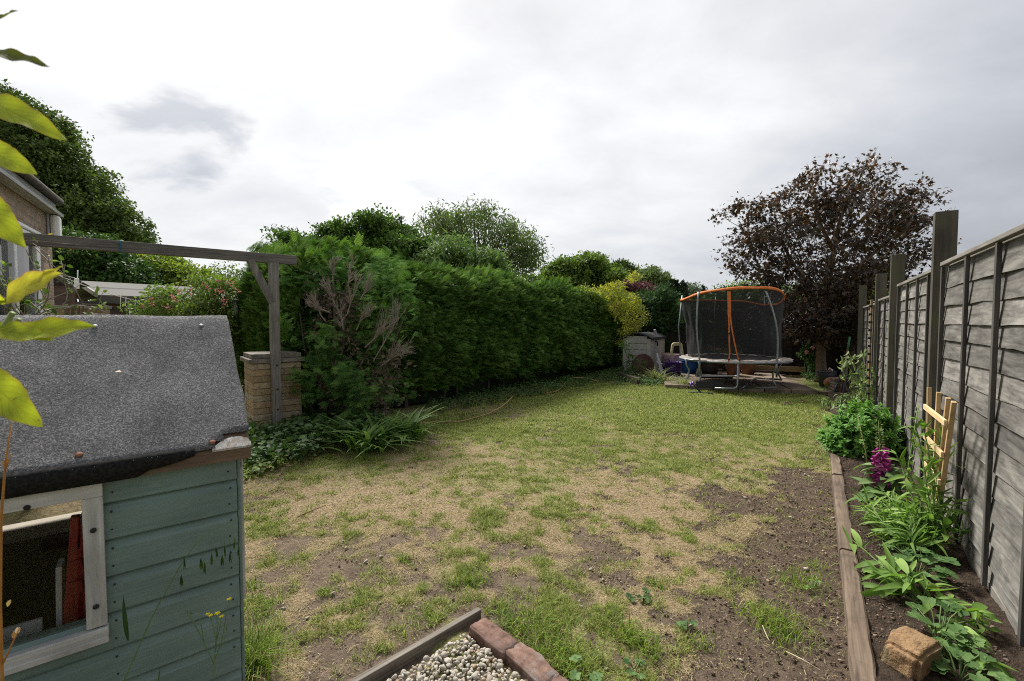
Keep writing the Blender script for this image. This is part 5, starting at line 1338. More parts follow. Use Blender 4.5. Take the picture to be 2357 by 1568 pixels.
t = MB(); t.lathe([(.08, 0), (.10, .012), (.115, 0), (.115, -.01), (.08, -.01)], (0, -.005, .34), 28, rot=Matrix.Rotation(math.radians(90), 3, 'X')); t.build('fuel_cap_ring', M_pink, cr_, smooth=True)
for x in (-.19, .19):
    for y in (.14, .58): t = MB(); t.lathe([(.001, -.03), (.08, -.03), (.09, 0), (.08, .03), (.001, .03)], (x, y, .09), 20, rot=Matrix.Rotation(math.radians(90), 3, 'Y')); t.build('wheel', M_black, cr_, smooth=True)
# white folded stool
q = A(1523.5, 740, 11.55); o = thing('folding_stool', 'white folded plastic stool leaning between storage box and purple tub', 'stool', (q.x, q.y, .09), .5)
for dx in (0, .06): t = MB(); t.bar((dx + .01, 0, 0), (dx - .05, .1, .52 - dx * 2.5), .03, .045, (0, 1, 0)); t.build('leg', M_upvc, o, bevel=.005)
t = MB(); t.bar((.06, .02, .24), (-.06, .1, .30), .03, .03); t.build('crossbar', M_upvc, o, bevel=.004)
# boot tray
q = A(1640, 857, 10.7); o = thing('boot_tray', 'shallow black plastic tray lying on the slabs under the trampoline', 'tray', (q.x + .05, 10.75, .098), rzP + .2)
t = MB(); t.box((0, 0, .006), (.72, .36, .012)); t.build('base', M_black, o)
for a, b, c_ in (((0, .18, .015), (.74, .02, .03), 0), ((0, -.18, .015), (.74, .02, .03), 0), ((.36, 0, .015), (.02, .34, .03), 0), ((-.36, 0, .015), (.02, .34, .03), 0)):
    t = MB(); t.box(a, b); t.build('rim', M_black, o, bevel=.004)
# scooter lying on its side
M_chrome = m_plain('oil_slick_metal', (.16, .09, .30), .25, .9, var=.3)
M_scoot = m_plain('scooter_black', (.02, .02, .022), .4, var=.3)
q = G(1632, 890, .12); sc_ = thing('scooter', 'black stunt scooter lying on its side on the lawn edge', 'scooter', (q.x, q.y, .085), -.04)
t = MB(); t.bar((-.26, 0, .075), (.24, 0, .070), .018, .13, (0, .25, 1)); t.build('deck', m_plain('grip_tape', (.035, .035, .036), .9, var=.3, scale=60), sc_, bevel=.004)
for x, mt in ((.285, M_scoot), (-.33, M_chrome)):
    w3 = bpy.data.objects.new('wheel', None); 
    t = MB(); t.lathe([(.024, -.012), (.05, -.012), (.055, 0), (.05, .012), (.024, .012), (.024, -.012)], (x, -.01, .065), 24, rot=Matrix.Rotation(math.radians(75), 3, 'X')); o = t.build('wheel', mt, sc_, smooth=True)
sb_ = Vector((q.x, q.y, .085)); tp0 = A(1596, 882, q.y) - sb_; b0 = G(1614, 904, .03) - sb_; l0 = G(1586, 903, .03) - sb_; l1 = G(1643, 906, .03) - sb_
t = MB(); t.tube([(-.26, 0, .07), (-.33, -.0, .09), (tp0.x, tp0.y, tp0.z + .02)], .02, 8); t.build('neck', M_chrome, sc_, smooth=True)
t = MB(); t.tube([(tp0.x - .02, tp0.y + .05, tp0.z), (tp0.x, tp0.y, tp0.z), (b0.x, b0.y, b0.z)], .019, 10); t.build('stem', M_scoot, sc_, smooth=True)
t = MB(); t.tube([(l0.x, l0.y, l0.z), (b0.x, b0.y, b0.z), (l1.x, l1.y, l1.z)], .014, 8); t.build('handlebar', m_plain('dark_green_grip', (.012, .035, .03), .6), sc_, smooth=True)
# planks at the back fence
q0 = A(1655, 740, 12.35); q1 = A(1857, 740, 11.45); d_ = q1 - q0
o = thing('timber_plank', 'long yellowish timber plank lying on edge along the back fence', 'plank', (q0.x, q0.y, .11), math.atan2(d_.y, d_.x))
t = MB(); t.box((d_.length / 2, 0, .09), (d_.length, .05, .13)); t.build('plank', M_plank, o, bevel=.004)
o = thing('timber_plank', 'shorter dark plank lying flat below the yellowish one by the back fence', 'plank', (q0.x, q0.y - .12, .095), math.atan2(d_.y, d_.x))
t = MB(); t.box((d_.length * .33, 0, .03), (d_.length * .6, .10, .05)); t.build('plank', M_brown, o, bevel=.004)
# white label sticks / hanging rail near the net, left
q = A(1549, 0, 1)
p0 = A(1743, 1369, 1) if False else A(1741 - 0, 0, 1)
p0 = A((2480 + 1370 * .19135) * .5754, (1300 + 362 * .19135) * .5754, 12.0); p1 = A((2480 + 1600 * .19135) * .5754, (1300 + 360 * .19135) * .5754, 12.0)
o = thing('metal_rod', 'thin pale metal rod fixed level behind the trampoline net', 'rod', tuple(p0), 0)
t = MB(); t.tube([(0, 0, 0), tuple(p1 - p0)], .010, 6); t.tube([tuple((p1 - p0) * .9), tuple((p1 - p0) * .9 + Vector((0, 0, -p0.z + .1)))], .010, 6); t.build('rod', M_galv, o)
# laundry beyond the back fence
la = A(1598, 708, 15.5); lb = A(1800, 716, 14.5)
ln = thing('clothes_line', 'washing line hung with dark clothes and pale blue pegs beyond the back fence', 'washing line', tuple(la), 0)
t = MB(); t.tube([(0, 0, 0), tuple((lb - la) * .5 + Vector((0, 0, -.08))), tuple(lb - la)], .006, 5); t.build('line', m_plain('grey_line', (.4, .4, .42), .7), ln)
for f_, w3, h3, cc in ((.30, .42, .50, (.015, .015, .02)), (.48, .40, .62, (.012, .012, .016)), (.13, .30, .34, (.02, .02, .025)), (.66, .22, .34, (.05, .14, .22)), (.82, .34, .30, (.03, .03, .035))):
    q = (lb - la) * f_; vs = []; fs = []
    for i in range(9):
        for j in range(9): x = (i / 8 - .5) * w3; vs.append((q.x + x, q.y + .03 * math.sin(i * 1.3 + j * .4), q.z - .05 - h3 * j / 8))
    for i in range(8):
        for j in range(8): a = i * 9 + j; fs.append((a, a + 1, a + 10, a + 9))
    t = MB(); t.add(vs, fs); o = t.build('garment', m_plain('cloth', cc, .9, var=.2), ln, smooth=True); md = o.modifiers.new('s', 'SOLIDIFY'); md.thickness = .006
for f_ in (.10, .17, .28, .34, .46, .52, .63, .69, .76, .86):
    q = (lb - la) * f_; t = MB(); t.box((q.x, q.y - .01, q.z - .03), (.02, .02, .09)); t.build('peg', m_plain('peg_blue', (.25, .42, .5), .5), ln)

# ---------------------------------------------------------------- corner: leaning poles, pots, ball, bricks
def pole_thing(a, b, mats, lab, r=.016):
    a = Vector(a); b = Vector(b); o = thing('garden_pole', lab, 'pole', (a.x, a.y, a.z), 0)
    d_ = b - a; prev = 0
    for f_, mt, nm in mats:
        t = MB(); t.tube([tuple(d_ * prev), tuple(d_ * ((prev + f_) / 2)), tuple(d_ * f_)], r * (1.12 if nm == 'grip' else 1), 9); t.build(nm, mt, o, smooth=True); prev = f_
    return o
M_rust = m_plain('rusty_pole', (.20, .085, .05), .85, .2, var=.4, scale=25, bump=.6, dirt=(.36, .33, .26)); M_dgreen = m_plain('dark_green_pole', (.02, .045, .042), .5, var=.3, dirt=(.2, .2, .17)); M_green = m_plain('green_grip', (.035, .15, .05), .6)
pole_thing(G(1932.5, 912), A(1956, 776, 8.95), [(.78, M_rust, 'shaft'), (1.0, M_green, 'grip')], 'rusty metal pole with green grip leaning on the fence corner')
pole_thing(G(1915.5, 912), A(1943, 843, 8.8), [(.62, M_dgreen, 'shaft'), (.7, M_plank, 'joint'), (1.0, M_dgreen, 'shaft')], 'dark green pole bound with string, leaning leftmost in the corner')
pole_thing(G(1939, 914), A(1950, 842, 8.9), [(1.0, m_plain('grey_green_pole', (.06, .075, .08), .5), 'shaft')], 'plain grey pole leaning just right of the rusty one')
q = A(1906, 740, 9.75); o = thing('black_pot', 'large black ribbed plant pot holding smaller pots beside the maple trunk', 'plant pot', (q.x, q.y, .02), 0)
t = MB(); r_ = .185; t.lathe([(.001, 0), (.12, 0), (.155, .20), (.16, .205), (.165, .215), (.165, .225), (.16, .235), (.175, .24), (.182, .26), (.176, .28), (.182, .30), (.176, .315), (.187, .32), (.187, .34), (.165, .34), (.15, .3), (.001, .28)], seg=32); t.build('pot', m_plain('black_pot_plastic', (.045, .05, .055), .5, var=.2), o, smooth=True)
q = A(1899, 858, 9.75); o = thing('terracotta_pot', 'small terracotta pot tipped over in the large black pot', 'plant pot', tuple(q), 0)
t = MB(); t.lathe([(.001, 0), (.045, 0), (.065, .11), (.075, .11), (.075, .14), (.06, .14), (.001, .12)], (0, 0, -.03), 20, rot=Matrix.Rotation(math.radians(65), 3, Vector((.3, .6, 0)).normalized())); t.build('pot', M_terra, o, smooth=True)
q = A(1910, 851, 9.72); o = thing('plant_label', 'white plant label sticking out of the black pot', 'label', tuple(q), 0)
t = MB(); t.box((.02, 0, 0), (.10, .003, .05), Matrix.Rotation(.5, 3, 'Y')); t.build('tag', M_upvc, o); t = MB(); t.bar((0, 0, -.02), (-.02, 0, -.12), .01, .003); t.build('spike', M_upvc, o)
q = G(1911, 896, 0); m, n = new_mat('basketball_skin'); co = obj_co(n)
sp = n.a('ShaderNodeSeparateXYZ', ins={0: co})
def seam(v_): return n.math('LESS_THAN', n.math('ABSOLUTE', v_), .0035)
l1 = seam(sp.outputs[0]); l2 = seam(sp.outputs[2]); dd = n.math('SUBTRACT', n.math('SQRT', n.math('ADD', n.math('POWER', n.math('SUBTRACT', n.math('ABSOLUTE', sp.outputs[0]), .14), 2.0), n.math('POWER', sp.outputs[1], 2.0))), .095)
sm = n.math('MAXIMUM', n.math('MAXIMUM', l1, l2), seam(dd)); c = n.mix(sm, (.24, .085, .04), (.02, .015, .012)); finish(n, c, .75, n.noise(co, 400, 2), .4, .001)
o = thing('basketball', 'worn orange-brown basketball on the ground before the black pot', 'ball', (q.x, q.y + .0, .13), .4); o.rotation_euler = (.5, .4, .3)
t = MB(); t.sphere((0, 0, 0), .12, 32, 20); t.build('ball', m, o, smooth=True)
brk = [(0, 0), (0, 1), (0, 2), (0, 3), (0, 4), (1, 0), (1, 1), (1, 2), (1, 3), (1, 4)]
q = G(1943, 911, .0)
for i, (a, k) in enumerate(brk):
    cc = 'grey' if k == 3 else 'red'
    ord_ = ['bottom', 'second', 'third', 'fourth', 'top'][k]
    chipped('brick', (.215, .10, .062), M_redbrick if cc == 'red' else M_cap2, (q.x + DF[0] * .05 + a * .07 - .06, q.y + .10 + a * .16), rs.uniform(-.1, .1),
            '%s brick of the %s pile of old bricks by the fence corner, %s course' % ('greyish' if cc == 'grey' else 'red', ['front', 'rear'][a], ord_), group='old bricks stacked in the fence corner', amp=.003, z=.035 + .064 * k, seed=30 + i, sub=2)

# ---------------------------------------------------------------- hose, twig, dead stalk, rock
def ground_line(pts, r, name, lab, cat, mat, z=.02):
    P_ = [G(a, b, z + (c_[0] if c_ else 0)) for a, b, *c_ in pts]; dense = []
    for i in range(len(P_) - 1):
        p0, p1, p2, p3 = P_[max(i - 1, 0)], P_[i], P_[i + 1], P_[min(i + 2, len(P_) - 1)]
        for k in range(6):
            u = k / 6; dense.append(.5 * ((2 * p1) + (p2 - p0) * u + (2 * p0 - 5 * p1 + 4 * p2 - p3) * u * u + (3 * p1 - p0 - 3 * p2 + p3) * u ** 3))
    dense.append(P_[-1]); b0 = dense[0].copy()
    t = MB(); t.tube([p - b0 for p in dense], r, 8); o = t.build(name, mat, None, smooth=True); o.location = b0; return tag(o, lab, cat)
M_hose = m_plain('tan_hose', (.36, .235, .10), .5, var=.25, scale=12)
ground_line([(962, 976), (1000, 972), (1054, 971), (1095, 961), (1129, 950, .03), (1160, 932, .06), (1180, 913, .08)], .0095, 'garden_hose', 'tan garden hose curving over the lawn edge from the strappy clump', 'hose', M_hose)
ground_line([(1247, 903), (1270, 903), (1290, 895, .02), (1308, 875, .08), (1335, 869, .10), (1377, 878, .05)], .0095, 'garden_hose', 'farther length of tan hose looping out of the ivy under the hedge', 'hose', M_hose)
ground_line([(683, 1191), (712, 1178, .02), (750, 1163, .01)], .003, 'twig', 'thin reddish twig lying on the dry lawn near the playhouse', 'twig', m_plain('red_twig', (.16, .055, .045), .8))
ground_line([(1810, 1500), (1850, 1520, .02), (1890, 1545, .0)], .0022, 'fallen_straw', 'pale dry stem lying on bare soil near the timber edging', 'stem', m_plain('dry_stem', (.5, .42, .28), .8))
ground_line([(1755, 1440), (1768, 1470, .03), (1780, 1488, .0)], .0018, 'fallen_straw', 'pale dry stem beside the green tuft on the bare soil', 'stem', bpy.data.materials['dry_stem'])
# rock
bm = bmesh.new(); bmesh.ops.create_cube(bm, size=1); rp = G(2096, 1520, .07)
for v in bm.verts: v.co = Vector((v.co.x * .19, v.co.y * .15, v.co.z * .115)); v.co += Vector((rs.uniform(-.012, .012), rs.uniform(-.012, .012), rs.uniform(-.01, .01)))
for v in bm.verts:
    if v.co.z > 0: v.co.x *= .88; v.co.y *= .85
bmesh.ops.bevel(bm, geom=bm.edges[:], offset=.014, segments=2, affect='EDGES'); bmesh.ops.subdivide_edges(bm, edges=bm.edges[:], cuts=7, use_grid_fill=True)
C_ = np.array([tuple(v.co) for v in bm.verts]); dn_ = (fbm(C_, 14, 4, 200) - .5)[:, None] * norm(C_) * .035 + (fbm(C_, 70, 3, 210) - .5)[:, None] * norm(C_) * .007
for v, d_ in zip(bm.verts, dn_): v.co += Vector(d_)
bmesh.ops.triangulate(bm, faces=bm.faces[:])
me = bpy.data.meshes.new('rock'); bm.to_mesh(me); bm.free(); me.polygons.foreach_set('use_smooth', [True] * len(me.polygons))
m, n = new_mat('sandstone'); co = obj_co(n); nz = n.noise(co, 18, 7, .7)
c = n.mix(n.rng(nz, .35, .65), (.19, .115, .06), (.42, .27, .14)); c = n.mix(n.rng(n.noise(co, 9, 5), .5, .65, 0, .8), c, (.13, .12, .065)); finish(n, c, .9, n.math('ADD', nz, n.noise(co, 90, 4)), .9, .008)
o = link('rock', me, m); o.location = (rp.x, rp.y, .10); o.rotation_euler = (.04, -.05, .35); tag(o, 'chunky orange sandstone block lying on the bed soil inside the timber edging', 'rock')

# ---------------------------------------------------------------- trellises
def onf(px, py, off=.07): return hit(px, py, fl(0, off), DF)
tl = thing('trellis', 'new pale pine fan trellis leaning against the grey fence', 'trellis', tuple(fl(0, .07)), rzF)
tops_ = [(2139, 892), (2161, 903), (2183, 916), (2196, 925)]; bots = [(2137, 1195), (2146, 1215), (2150, 1232), (2154, 1215)]
for i, (a, b) in enumerate(zip(tops_, bots)):
    s0, z0 = onf(*a); s1, z1 = onf(*b); z1 = .12
    if i == 0: ref = s0
    t = MB(); t.bar((s1, 0, z1), (s0, 0, z0), .022, .022, (0, 1, 0)); t.build('upright', M_pine, tl, bevel=.002)
for (a, b) in (((2129, 937), (2178, 973)), ((2128, 1008), (2171, 1042)), ((2130, 1076), (2164, 1102)), ((2132, 1132), (2160, 1152))):
    s0, z0 = onf(*a, .09); s1, z1 = onf(*b, .09); zm = (z0 + z1) / 2
    t = MB(); t.bar((s0, .022, zm), (s1, .022, zm), .014, .034); t.build('slat', M_pinex, tl, bevel=.002)
ft = thing('folded_trellis', 'folded narrow wooden trellis with dark pegs standing before a far fence post', 'trellis', tuple(fl(0, .07)), rzF)
s0 = s_at(2022) ; zt = 1.72
for k in range(4): t = MB(); t.bar((s0 + .05 - k * .028, .01, .1), (s0 + .05 - k * .028, .01, zt), .018, .022, (0, 1, 0)); t.build('lath', M_plank, ft, bevel=.002)
for k in range(14): t = MB(); t.box((s0 - .14, .03, .22 + k * .108), (.07, .035, .03)); t.build('peg', M_black, ft)
# ---------------------------------------------------------------- bark and leaf materials
M_bark = m_wood('bark', (.045, .036, .028), (.14, .115, .09), 'Z', 40, .25, .95, bump=1.0)
M_barkl = m_wood('pale_bark', (.12, .085, .06), (.26, .19, .14), 'Z', 40, .3, .95, bump=.8)
M_twig = m_plain('dead_twig', (.29, .25, .21), .9, var=.4, scale=12)
L_oak = m_leaf('oak_leaves', [(.024, .040, .013), (.065, .10, .028), (.15, .20, .055)], .55, .22)
L_dark = m_leaf('dark_leaves', [(.014, .032, .010), (.036, .078, .018), (.09, .15, .035)], .5, .22)
L_mid = m_leaf('mid_green_leaves', [(.04, .07, .014), (.095, .15, .03), (.19, .26, .055)], .5, .3)
L_lime = m_leaf('yellow_green_leaves', [(.055, .085, .012), (.13, .18, .025), (.28, .31, .05)], .5, .35)
L_willow = m_leaf('grey_green_leaves', [(.045, .07, .03), (.095, .135, .055), (.19, .235, .11)], .55, .3)
L_gold = m_leaf('golden_leaves', [(.13, .15, .03), (.27, .27, .05), (.50, .43, .11)], .5, .35)
L_purple = m_leaf('purple_leaves', [(.016, .010, .012), (.036, .018, .018), (.075, .035, .028)], .45, .12, tc=(1.3, .7, .5))
L_maple = m_leaf('maroon_maple_leaves', [(.016, .015, .013), (.034, .026, .020), (.062, .042, .022), (.12, .05, .022)], .30, .16, spec=.4, tc=(2.2, 1.5, .5))
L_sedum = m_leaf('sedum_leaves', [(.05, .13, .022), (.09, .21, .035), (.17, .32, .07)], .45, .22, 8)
L_pea = m_leaf('pea_leaves', [(.085, .16, .03), (.15, .25, .055), (.25, .36, .10)], .5, .3, 8)
L_weed = m_leaf('weed_leaves', [(.02, .048, .014), (.045, .09, .022), (.09, .15, .04)], .5, .25, 6)
L_wilt = m_leaf('wilted_leaves', [(.08, .13, .05), (.17, .22, .10), (.30, .33, .19)], .7, .2, 8)
L_lily = m_leaf('strap_leaves', [(.06, .12, .03), (.12, .21, .05), (.23, .33, .10)], .45, .25, 6)
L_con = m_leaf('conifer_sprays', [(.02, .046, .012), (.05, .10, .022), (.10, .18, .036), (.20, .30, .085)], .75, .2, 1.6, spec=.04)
L_con2 = m_leaf('blue_conifer_sprays', [(.026, .065, .020), (.055, .125, .032), (.11, .21, .05), (.18, .30, .08)], .8, .2, 2.5, spec=.03)
L_tuft = m_leaf('variegated_grass', [(.12, .15, .05), (.24, .26, .12), (.42, .42, .25)], .6, .25, 6)
L_stem = m_plain('green_stem', (.12, .19, .06), .6, var=.2)
L_hon = m_leaf('honeysuckle_leaves', [(.045, .075, .02), (.10, .15, .04), (.19, .25, .08)], .5, .3, 3)
M_pinkf = m_leaf('pink_petals', [(.34, .09, .13), (.50, .17, .21), (.60, .33, .30)], .6, .3, 8, tc=(1.2, .7, .7))
def blobs_px(lst, Y, dep=None): return [blob(a, b, rx, ry, Y + (rest[0] if rest else 0), dep) for a, b, rx, ry, *rest in lst]

# ---------------------------------------------------------------- far trees, each beyond the hedge or the houses
def base_of(px, Y): q = A(px, 740, Y); return (q.x, q.y, 0)
tree('oak_tree', 'huge dark green oak rising behind the brick house at the left', 'tree', base_of(60, 26),
     blobs_px([(-60, 330, 150, 140), (60, 300, 80, 80), (20, 260, 75, 60), (120, 390, 95, 90), (190, 460, 90, 80), (235, 520, 80, 75), (150, 540, 120, 90), (270, 560, 55, 45), (60, 500, 110, 110), (-40, 520, 110, 110), (90, 345, 75, 60)], 26, 2.6), L_oak, M_bark, 2300, 46, .34, .19, trunk_r=.5, nbr=30, shell=.45, droop=.2)
tree('garden_tree', 'dark leafy tree between the brick house corner and the felt roofed shed', 'tree', base_of(190, 13),
     blobs_px([(160, 590, 70, 50), (230, 590, 60, 35), (270, 625, 55, 35), (190, 640, 80, 45), (300, 650, 40, 30), (140, 560, 45, 30), (215, 562, 30, 16)], 13, .9), L_dark, M_bark, 760, 46, .17, .10, trunk_r=.14, shell=.35)
tree('yellow_green_shrub', 'yellow-green leafy shrub tree rising behind the felt roofed shed', 'tree', base_of(370, 15),
     blobs_px([(330, 635, 55, 28), (390, 628, 60, 30), (445, 640, 45, 28), (350, 655, 80, 25), (480, 660, 40, 22), (420, 660, 60, 22), (300, 645, 40, 25), (380, 602, 34, 9)], 15, 1.0), L_lime, M_bark, 560, 44, .16, .10, trunk_r=.12, shell=.3)
tree('pale_tree', 'pale feathery small tree seen between pergola brace and hedge', 'tree', base_of(520, 22),
     blobs_px([(520, 645, 38, 34), (555, 650, 30, 30), (500, 670, 40, 24), (530, 690, 50, 30)], 22, 1.0), L_willow, M_bark, 160, 36, .3, .12, trunk_r=.12)
tree('dense_tree', 'dense dark green rounded tree standing directly behind the near hedge', 'tree', base_of(870, 11.5),
     blobs_px([(850, 555, 95, 55), (930, 570, 75, 50), (790, 560, 50, 32), (700, 575, 45, 28), (730, 590, 60, 30), (880, 525, 70, 28), (960, 590, 50, 40), (800, 610, 120, 40), (690, 558, 30, 12)], 11.5, 1.1), L_mid, M_bark, 1300, 50, .14, .08, trunk_r=.16, shell=.4)
bpy.data.objects['dense_tree'].children[0].data.materials[0] = m_leaf('dense_tree_leaves', [(.02, .045, .010), (.055, .11, .02), (.14, .22, .045)], .5, .25)
tree('willow_tree', 'tall airy grey-green tree with thin twigs above the middle of the hedge', 'tree', base_of(1100, 14),
     blobs_px([(1060, 520, 60, 34), (1110, 500, 45, 25), (1020, 500, 30, 16), (1150, 540, 45, 35), (1190, 560, 40, 35), (1225, 590, 30, 30), (1080, 580, 90, 50), (1180, 620, 60, 40), (1000, 525, 30, 22)], 14, 1.3), L_willow, M_bark, 560, 26, .24, .075, trunk_r=.15, shell=.25, T=LN * np.array([.8, 1.5, 1]), TF=LNF, nbr=60, droop=.5)
tree('buddleia_bush', 'arching pale green bush with brown flower spikes above the hedge top', 'bush', base_of(1060, 10.8),
     blobs_px([(1050, 590, 70, 45), (1110, 610, 55, 38), (1000, 600, 50, 30), (1150, 640, 40, 25)], 10.8, .7), m_leaf('buddleia_leaves', [(.05, .09, .03), (.10, .16, .055), (.21, .28, .12)], .5, .3), M_bark, 260, 26, .15, .10, T=LN * np.array([.7, 1.3, 1]), TF=LNF, trunk_r=.06, shell=.4, droop=.7)
tree('dome_tree', 'broad domed light green tree beyond the far half of the hedge', 'tree', base_of(1345, 27),
     blobs_px([(1340, 625, 62, 32), (1350, 612, 42, 24), (1300, 640, 55, 35), (1390, 645, 45, 30), (1345, 665, 95, 40), (1270, 650, 30, 26), (1290, 608, 18, 8)], 27, 2.0), L_mid, M_bark, 950, 44, .25, .17, trunk_r=.3, shell=.45)
tree('round_oak', 'small distant dark round oak right of the light green dome', 'tree', base_of(1432, 48),
     blobs_px([(1435, 625, 28, 20), (1412, 620, 18, 14), (1452, 632, 20, 14), (1430, 645, 30, 20)], 48, 1.5), L_oak, M_bark, 420, 40, .36, .24, trunk_r=.35, shell=.3)
tree('ash_tree', 'pale feathery ash right of the distant dark oak', 'tree', base_of(1495, 24),
     blobs_px([(1488, 645, 26, 22), (1470, 655, 22, 16), (1512, 655, 24, 22), (1495, 675, 40, 24), (1531, 640, 6, 10), (1500, 628, 14, 10)], 24, 1.0), L_willow, M_bark, 400, 38, .2, .13, trunk_r=.12, shell=.3)
tree('purple_shrub', 'purple-leaved shrub top between the ash and the hedge', 'shrub', base_of(1465, 17),
     blobs_px([(1450, 662, 24, 12), (1480, 668, 22, 14)], 17, .5), m_leaf('plum_leaves', [(.05, .02, .028), (.10, .045, .05), (.17, .09, .08)], .5, .2, tc=(1.3, .7, .7)), M_bark, 110, 30, .14, .09, trunk_r=.06)
def yew(px, py, Y, w_, h_, lab, name='yew_tree', cat='tree', n_=14, mat=None):
    """bundle of narrow upright plumes"""
    b0 = Vector(base_of(px, Y)); t = thing(name, lab, cat, tuple(b0)); P = []; D = []
    top = A(px, py, Y).z; s = Y / FPX
    for k in range(n_):
        x = R.uniform(-.5, .5) * w_ * s; y = R.uniform(-.3, .3) * w_ * s; zt_1 = top * R.uniform(.80, 1.0) - abs(x) * .4
        m_ = 260; z = zt_1 * (1 - R.random(m_) ** 1.3 * .75); rr = .17 * w_ * s * np.clip((zt_1 - z) / (zt_1 * .35), .08, 1) ** .7
        a = R.uniform(0, 6.28, m_); P.append(np.stack([x + rr * np.cos(a), y + rr * np.sin(a), z], 1)); D.append(np.stack([np.cos(a) * .4, np.sin(a) * .4, np.ones(m_)], 1))
    P = np.concatenate(P); D = norm(np.concatenate(D) + R.normal(size=P.shape) * .25)
    leaves_obj('crown', RH, RHF, P, D, rand_dir(len(P)), .16 * R.uniform(.6, 1.3, len(P)), mat or L_dark, t)
    mb = MB(); mb.tube([(0, 0, 0), (0, 0, top * .5), (0, 0, top * .85)], [.15, .1, .03], 7); mb.build('trunk', M_bark, t, smooth=True); return t
L_yew = m_leaf('yew_needles', [(.010, .018, .010), (.022, .038, .016), (.045, .07, .03)], .6, .1)
yew(1560, 640, 22, 50, 60, 'dark upright yew with several narrow plumes behind the far hedge end', mat=L_yew, n_=18)
yew(1522, 645, 20, 26, 60, 'narrow greyish green conifer left of the dark yew', 'slim_conifer', n_=8, mat=m_leaf('slim_conifer_leaves', [(.03, .05, .02), (.06, .09, .04), (.10, .14, .06)], .6, .1))
yew(1611, 656, 24, 26, 40, 'small dark conifer top poking up just left of the orange trampoline band', 'small_conifer', n_=8, mat=L_yew)
tree('distant_trees_clump', 'hazy grey-green distant tree left of the small dark conifer', 'tree', base_of(1592, 55),
     blobs_px([(1590, 668, 18, 14), (1580, 680, 25, 16), (1605, 678, 20, 14)], 55, 1.5), m_leaf('distant_leaves', [(.07, .09, .06), (.11, .14, .10), (.16, .19, .13)], .7, .1), M_bark, 110, 36, .45, .25, trunk_r=.2)
bpy.data.objects['distant_trees_clump'].name = 'distant_tree'
tree('background_tree', 'green tree glimpsed behind the trampoline net and maple', 'tree', base_of(1700, 20),
     blobs_px([(1660, 705, 60, 40), (1740, 700, 60, 40), (1690, 672, 18, 10), (1820, 690, 80, 40), (1900, 700, 70, 40), (1600, 720, 50, 30)], 20, 1.5), L_dark, M_bark, 520, 34, .28, .13, trunk_r=.2)
tree('background_tree', 'lighter green tree showing through gaps low in the purple maple', 'tree', base_of(1860, 28),
     blobs_px([(1730, 665, 40, 18), (1850, 680, 60, 30), (1940, 670, 50, 30), (1990, 690, 50, 30)], 28, 2), L_mid, M_bark, 320, 34, .35, .16, trunk_r=.2)

# ---------------------------------------------------------------- long conifer hedge
h0 = Vector((-2.73, 5.99, 0)); hdir = Vector((.621, .783, 0)).normalized(); hnor = Vector((hdir.y, -hdir.x, 0))   # towards the lawn
HL = 10.6; HT = 1.85
hg = thing('conifer_hedge', 'long dense dark green clipped conifer hedge running along the left side of the lawn', 'hedge', tuple(h0), math.atan2(hdir.y, hdir.x))
# local frame: x along, y away from the lawn
def htop(x): return 2.40 - .028 * x + .05 * np.sin(x * 2.1) 
def hedge_surf(n_, what):
    x = R.uniform(-.0, HL, n_); z = np.zeros(n_); y = np.zeros(n_); N = np.zeros((n_, 3))
    if what == 'front':
        z = R.uniform(0.10, 1, n_) ** .9; tp = htop(x); zz = z * tp
        bulge = .16 * np.sin(np.clip(z, 0, 1) * np.pi) ** .8 - .12 * np.clip((.25 - z) / .25, 0, 1)
        y = -bulge + .25 * np.clip((z - .82) / .18, 0, 1) ** 2; N[:, 1] = -1; N[:, 2] = np.clip((z - .75) * 3, -.2, 1); z = zz
    elif what == 'top':
        y = R.uniform(.15, HT, n_); z = htop(x) + .08 * np.sin(y * 4 + x * 3); N[:, 2] = 1; N[:, 1] = -.3
    else:
        y = R.uniform(-.05, HT, n_); z = R.uniform(.05, 1, n_); z = z * 2.38; x = -.12 * np.sin(np.clip(z / 2.4, 0, 1) * np.pi) + .2 * np.clip((z - 2.0) / .38, 0, 1) ** 2; N[:, 0] = -1; N[:, 2] = .2
    P = np.stack([x, y, z], 1); N = norm(N)
    d = (fbm(P, 1.5, 3, 301) - .5) * .34 + (fbm(P, 5.0, 3, 302) - .5) * .24
    return P + N * (d[:, None]), N, d
def hedge_sprays(n_, what, T, TF, size, mat, seed=0, depth=.10):
    P, N, d = hedge_surf(n_, what); n_ = len(P)
    P = P - N * R.uniform(0, depth, n_)[:, None]
    along = np.array([[.75, 0, .35]]); 
    if what == 'end': along = np.array([[0, .3, .55]])
    D = norm(N * .75 + along * R.uniform(.5, 1.4, (n_, 1)) + R.normal(size=(n_, 3)) * .33)
    U = norm(np.array([[0, 0, 1.0]]) + N * .5 + R.normal(size=(n_, 3)) * .5)
    v = np.clip(.42 + d * 1.3 + R.normal(size=n_) * .27 + np.clip((P[:, 2] - 1.9) * .5, 0, .3), 0, 1)  # shade in hollows and light on the top put into the spray colour
    V, F = scatter(T, TF, P, D, U, size * R.uniform(.6, 1.35, n_))
    return V, F, v, len(T)
def hedge_part(name, sets, parent, mat):
    Vs, Fs, vs_ = [], [], []; o = 0
    for V, F, v, k in sets: Vs.append(V); Fs.append(F[0] + o); vs_.append(np.repeat(v, k)); o += len(V)
    return link(name, np_mesh(name, np.concatenate(Vs), [np.concatenate(Fs)], {'v': np.concatenate(vs_)}), mat, parent)
